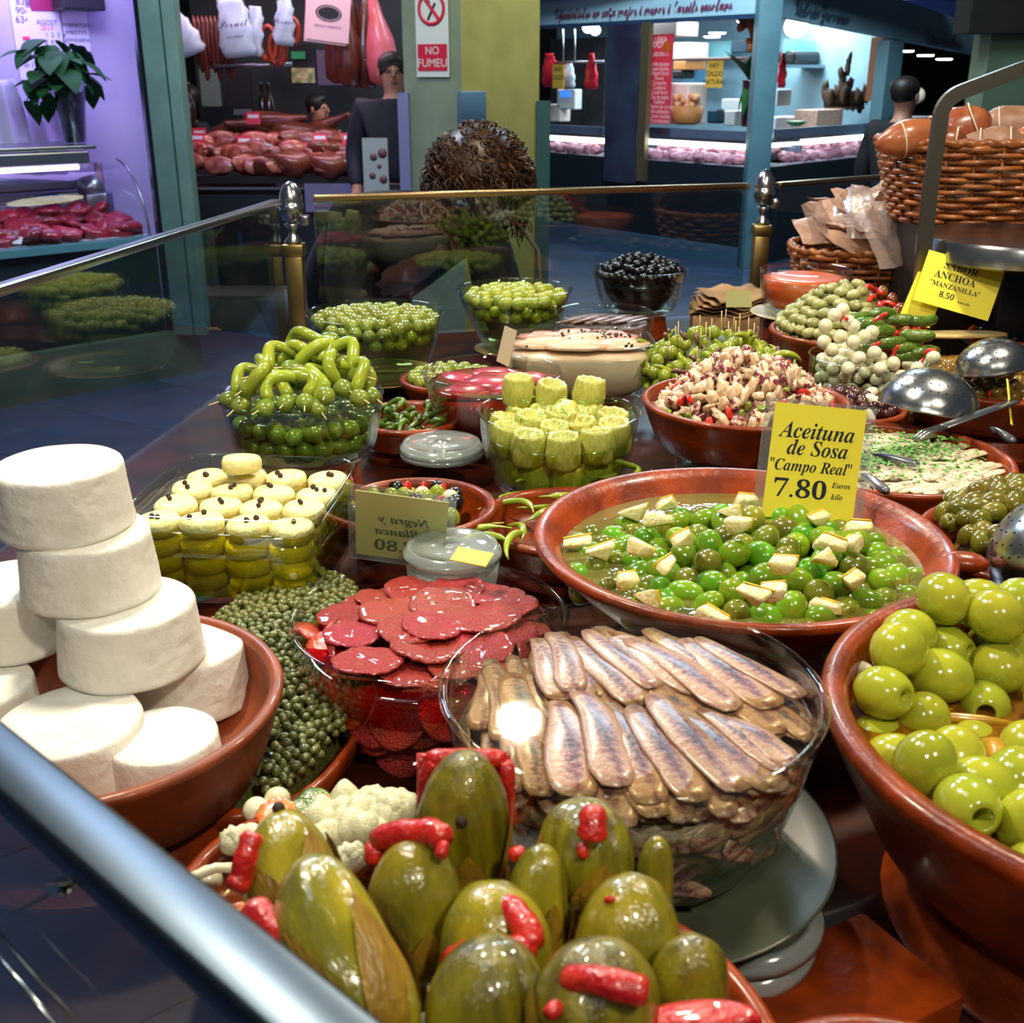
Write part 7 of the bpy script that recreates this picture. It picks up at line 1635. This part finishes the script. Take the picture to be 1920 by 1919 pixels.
def person(M_, label, coat, trousers, skinm, hair, pose, glasses=False, style='short', apron=None):
    """pose: dict of joints in local metres (facing -Y), origin at the feet"""
    e = emp('person', M_, label, 'person'); J = pose
    names = ['pelvis', 'waist', 'chest', 'neck', 'jaw', 'head', 'crown']; V = [J[n] for n in names]; E = [(i, i + 1) for i in range(6)]
    Rr = [(.15, .11), (.13, .10), (.155, .11), .05, .068, .080, .055]
    for s in 'lr':
        b = len(V); V += [J['sho' + s], J['elb' + s], J['wri' + s], J['han' + s]]; Rr += [.062, .042, .028, (.036, .018)]; E += [(2, b), (b, b + 1), (b + 1, b + 2), (b + 2, b + 3)]
        h = Vector(J['han' + s]); d = (h - Vector(J['wri' + s])).normalized(); side = d.cross(Vector((0, 0, 1))); side = side.normalized() if side.length > .1 else Vector((1, 0, 0))
        for k in range(4):
            p1 = h + side * (.022 - .015 * k) + d * .035; p2 = p1 + d * .028 + Vector((0, 0, -.012)); c = len(V); V += [tuple(p1), tuple(p2)]; Rr += [.010, .008]; E += [(b + 3, c), (c, c + 1)]
        c = len(V); p1 = h + side * .045 + d * .004; V += [tuple(p1), tuple(p1 + d * .03)]; Rr += [.011, .009]; E += [(b + 2, c), (c, c + 1)]
        b = len(V); V += [J['hip' + s], J['kne' + s], J['ank' + s], J['toe' + s]]; Rr += [.085, .058, .042, (.042, .028)]; E += [(0, b), (b, b + 1), (b + 1, b + 2), (b + 2, b + 3)]
    skinned('body', V, E, Rr, skinm, e)
    cV = [J['pelvis'], J['waist'], J['chest'], tuple(Vector(J['chest']).lerp(Vector(J['neck']), .75))]; cR = [(.175, .135), (.155, .125), (.185, .135), .085]; cE = [(0, 1), (1, 2), (2, 3)]
    for s in 'lr':
        b = len(cV); cV += [J['sho' + s], J['elb' + s], tuple(Vector(J['elb' + s]).lerp(Vector(J['wri' + s]), .85))]; cR += [.082, .062, .046]; cE += [(2, b), (b, b + 1), (b + 1, b + 2)]
    skinned('jacket', cV, cE, cR, coat, e)
    tV = [J['pelvis']]; tR = [(.165, .125)]; tE = []
    for s in 'lr':
        b = len(tV); tV += [J['hip' + s], J['kne' + s], J['ank' + s]]; tR += [.10, .078, .066]; tE += [(0, b), (b, b + 1), (b + 1, b + 2)]
    skinned('trousers', tV, tE, tR, trousers, e)
    hd = Vector(J['head']); f = Vector(J.get('face', (0, -1, 0))).normalized(); up = (Vector(J['crown']) - Vector(J['jaw'])).normalized(); sd = f.cross(up).normalized(); up = sd.cross(f)
    Mh = Matrix.Translation(hd) @ Matrix((tuple(sd) + (0,), tuple(f) + (0,), tuple(up) + (0,), (0, 0, 0, 1))).transposed()
    ob('nose', ell(.011, .020, .020, 10, 8), skinm, e, M=Mh @ T(0, .082, -.012)); ob('mouth', ell(.022, .006, .005, 12, 6), mat('lips', '8c4440', rough=.5), e, M=Mh @ T(0, .076, -.05))
    for s in (-1, 1):
        ob('eye', ell(.011, .007, .007, 10, 6), mat('eye_dark', '201810', rough=.2), e, M=Mh @ T(s * .03, .074, .012)); ob('ear', ell(.008, .018, .026, 8, 6), skinm, e, M=Mh @ T(s * .082, .0, -.005))
    if glasses:
        g = G()
        for s in (-1, 1): g.add(tube([(s * .032 + .022 * math.cos(a), .09, .012 + .017 * math.sin(a)) for a in [2 * math.pi * k / 14 for k in range(15)]], .0025, 5, cap=False)); g.add(tube([(s * .054, .09, .015), (s * .085, .01, .012)], .002, 4))
        ob('glasses', g, black_m, e, M=Mh)
    if style == 'short':
        g = ell(.088, .098, .075, 20, 12, lambda x, y, z: (x, y - .012, z + .028 if z > -.02 else z + .01)); g.v = [(x, min(y, .062 + .02 * (z > .05)), z) for x, y, z in g.v]; ob('hair', g, hair, e, M=Mh @ T(0, -.008, .018))
    if style == 'bald': ob('hair', lathe([(.083, -.03), (.087, .0), (.084, .02)], 24).tf(T(0, -.012, 0)), hair, e, M=Mh @ T(0, -.01, .0))
    return e, Mh
def stand(lean=0, arms='down'):
    J = dict(pelvis=(0, 0, .93), waist=(0, 0, 1.06), chest=(0, -.0, 1.30), neck=(0, .0, 1.47), jaw=(0, -.01, 1.53), head=(0, -.01, 1.59), crown=(0, 0, 1.66))
    for s, k in (('l', -1), ('r', 1)):
        J['hip' + s] = (k * .10, 0, .88); J['kne' + s] = (k * .11, -.02, .48); J['ank' + s] = (k * .11, .0, .09); J['toe' + s] = (k * .12, -.14, .035)
        J['sho' + s] = (k * .19, 0, 1.39)
        if arms == 'down': J['elb' + s] = (k * .25, .02, 1.12); J['wri' + s] = (k * .24, -.1, .90); J['han' + s] = (k * .235, -.14, .84)
        else: J['elb' + s] = (k * .24, -.04, 1.12); J['wri' + s] = (k * .13, -.26, 1.16); J['han' + s] = (k * .09, -.32, 1.19)
    return J
navy = mat('navy_coat', '141828', '0e1220', ns=6, rough=.7); grey_tr = mat('dark_trousers', '16181c', rough=.7); white_coat = mat('white_coat', 'b8b0c8', 'a8a0bc', ns=6, rough=.6); dark_coat = mat('dark_coat', '15161a', '101014', ns=8, rough=.75)
hair_d = mat('hair_dark', '140e0a', '241810', ns=60, rough=.5, stretch=(1, 1, 8)); hair_g = mat('hair_grey', '77706c', rough=.6)
w = gy(736, 140, 7.15); person(T(w.x, 7.15, -.065) @ RZ(.15), 'man in navy coat and glasses standing against the grey side of the column', navy, grey_tr, skin_m, hair_d, stand(), glasses=True)
w = gy(691, 212, 8.9); person(T(w.x, 8.9, w.z - 1.59), 'older balding man in pale coat behind the ham counter', white_coat, grey_tr, skin_r, hair_g, stand(), style='bald')
w = gy(597, 205, 9.2); person(T(w.x, 9.2, w.z - 1.59) @ RZ(1.0), 'dark-haired man turned sideways behind the hams', dark_coat, grey_tr, skin_m, hair_d, stand())
w = gy(350, 190, 9.0); person(T(w.x, 9.0, w.z - 1.59) @ RZ(-.8), 'person reaching with a dark sleeve at the left of the ham stall', dark_coat, grey_tr, skin_m, hair_d, stand(arms='up'))
w = gy(1690, 240, 7.4); person(T(w.x, 7.4, -.20) @ RZ(2.2), 'dark-clothed shopper with back turned beyond the sausage basket', dark_coat, grey_tr, skin_m, hair_d, stand())
# flyer held at the column
fy = emp('spotted_flyer', T(*gy(712, 330, 6.5)), 'tall pale flyer with round spots held in front of the column man', 'flyer')
ob('sheet', box(-.09, -.003, -.23, .05, .003, .20), mat('flyer_paper', 'a0a8ac', rough=.5), fy, smooth=False)
for x, z, r in [(-.03, .10, .02), (.02, .12, .026), (-.04, .0, .018), (.02, -.02, .022), (-.03, -.12, .02), (.02, -.14, .02), (0, .05, .012)]: ob('spot', lathe([(r, 0), (r, .002), (0, .002)], 16), mat('spot_red', '6c4448', rough=.5), fy, M=T(x, -.004, z) @ RXX)
# woman bending over the counter glass
hc_ = gy(897, 335, 2.92)
J = dict(pelvis=(-.42, .35, .86), waist=(-.36, .25, .98), chest=(-.22, .10, 1.10), neck=(-.07, .02, 1.20), jaw=(-.03, -.02, 1.22), head=(0, -.03, 1.26), crown=(.02, -.01, 1.33), face=(.35, -.8, -.75))
for s, k in (('l', -1), ('r', 1)):
    J['hip' + s] = (-.42 + k * .09, .38, .82); J['kne' + s] = (-.40 + k * .1, .28, .46); J['ank' + s] = (-.42 + k * .1, .36, .09); J['toe' + s] = (-.40 + k * .11, .22, .035)
    J['sho' + s] = (-.16 + k * .16, .06 + k * .05, 1.16); J['elb' + s] = (-.14 + k * .20, -.06, .96); J['wri' + s] = (-.02 + k * .12, -.18, .86); J['han' + s] = (.0 + k * .11, -.22, .84)
J['han' + 'l'] = (-.10, -.20, .84)
we, Mh = person(T(hc_.x, 2.92, hc_.z - 1.27), 'woman with curly brown hair and dark coat bending over the glass', dark_coat, grey_tr, skin_m, hair_d, J, style='none')
hair_b = mat('hair_brown', '2a180c', '4a2c14', ns=40, rough=.42, rv=.1, stretch=(1, 1, 3)); hair_l = mat('hair_light', '6c4a26', '8a6438', ns=40, rough=.4)
hc2 = Vector(J['head']) + Vector((.0, .02, .02)); g = G(); g2 = G(); qh = random.Random(77)
g.add(ell(.118, .122, .122, 24, 16), T(*hc2))
for i in range(900):
    a = qh.uniform(0, 6.28); b = math.asin(qh.uniform(-.75, 1)); d = Vector((math.cos(b) * math.cos(a), math.cos(b) * math.sin(a), math.sin(b)))
    if d.z < -.35 and d.y < -.3: continue
    p = Vector(hc2) + d * .100; pts = []; L_ = qh.uniform(.03, .09); ph = qh.uniform(0, 6); rad = qh.uniform(.004, .008)
    t1 = d.cross(Vector((0, 0, 1))).normalized() if abs(d.z) < .95 else Vector((1, 0, 0)); fallv = Vector((qh.uniform(-.2, .3), qh.uniform(-.2, .2), -1))
    for k in range(13):
        t = k / 12; c = p + d * (.012 + .026 * math.sin(t * 2.4)) + fallv * (L_ * t * t) + (t1 * math.cos(ph + t * 11) + d * math.sin(ph + t * 11)) * rad; pts.append(tuple(c))
    (g2 if i % 9 == 0 else g).add(tube(pts, [.0022] * 12 + [.0008], 3))
ob('curly_hair', g, hair_b, we); ob('light_curls', g2, hair_l, we)
l0 = Vector(J['neck']); ob('bag_strap', tube([(.10, -.02, 1.16), (.15, -.05, 1.10), (.16, -.06, 1.0), (.12, -.05, .90), (.06, 0, .84)], .006, 6), mat('strap', '6c6048', rough=.6), we)

# ---- finishing: lettering becomes mesh; larger repeats get their own place in words
bpy.context.view_layer.update(); dg = bpy.context.evaluated_depsgraph_get()
for o in [o for o in bpy.data.objects if o.type == 'FONT']:
    me = bpy.data.meshes.new_from_object(o.evaluated_get(dg)); n = bpy.data.objects.new('lettering', me); COL.objects.link(n)
    n.parent = o.parent; n.matrix_basis = o.matrix_basis.copy(); bpy.data.objects.remove(o)
ORD = ['first', 'second', 'third', 'fourth', 'fifth', 'sixth', 'seventh', 'eighth', 'ninth', 'tenth', 'eleventh', 'twelfth', 'thirteenth', 'fourteenth', 'fifteenth', 'sixteenth', 'seventeenth', 'eighteenth']
def place_words(group, base, rows):
    L_ = [o for o in bpy.data.objects if o.parent is None and o.get('group') == group]
    L_.sort(key=lambda o: -o.matrix_basis.translation.y); n = len(L_); k = math.ceil(n / rows)
    rn = {1: [''], 2: ['far', 'near'], 3: ['far', 'middle', 'near'], 4: ['farthest', 'second', 'third', 'nearest'], 5: ['farthest', 'second', 'third', 'fourth', 'nearest']}[rows]
    for r in range(rows):
        row = sorted(L_[r * k:(r + 1) * k], key=lambda o: o.matrix_basis.translation.x / o.matrix_basis.translation.y)
        for i, o in enumerate(row): o['label'] = base + (', ' + rn[r] + ' row' if rows > 1 else '') + ', ' + ORD[min(i, 17)] + ' from the left'
for g_, b_, r_ in [('anchovy fillets in the glass bowl', 'brown and cream anchovy fillet', 5), ('anchovy fillets along the glass side', 'anchovy fillet against the glass side', 3), ('sunk sausage slices', 'sausage slice sunk in marinade', 2), ('artichoke hearts in the bowl', 'artichoke heart in the bowl', 5), ('onions heaped above the rim', 'heaped white pickled onion', 2), ('brown anchovies in the rear dish', 'brown anchovy in the rear dish', 2),
                   ('red sausage slices on the marinade', 'glossy red sausage slice', 3), ('olive and pepper skewers', 'olive and green pepper skewer', 3), ('lemon pieces among the green olives', 'chopped lemon piece', 3),
                   ('paper packets in the low basket', 'pinkish paper packet', 2), ('artichoke hearts above the rim', 'raised artichoke heart', 1), ('cheese rounds at the oil surface', 'pale cheese round', 4), ('red price cards among the hams', 'red price card', 1),
                   ('dark hanging sausages', 'dark hanging sausage', 1), ('gherkins on the onion bowl', 'small green gherkin', 2), ('orange sausage slices half sunk', 'half sunk orange sausage slice', 1), ('thin green peppers', 'thin green pepper', 2), ('red meat cuts in the purple-lit case', 'red meat cut', 5),
                   ('pitted big pale olives', 'pitted big pale olive', 2), ('clear wrappers on the packets', 'crinkled clear wrapper', 1), ('pale fish slices', 'pale fish slice', 2), ('pink fish slabs', 'pink fish slab', 2), ('big pale olives', 'big pale olive', 5), ('onions in the low pickle dish', 'pickled pearl onion', 1), ('ham pieces on the counter', 'cut ham piece', 3), ('pinkish meat', 'x', 1)]:
    place_words(g_, b_, r_)
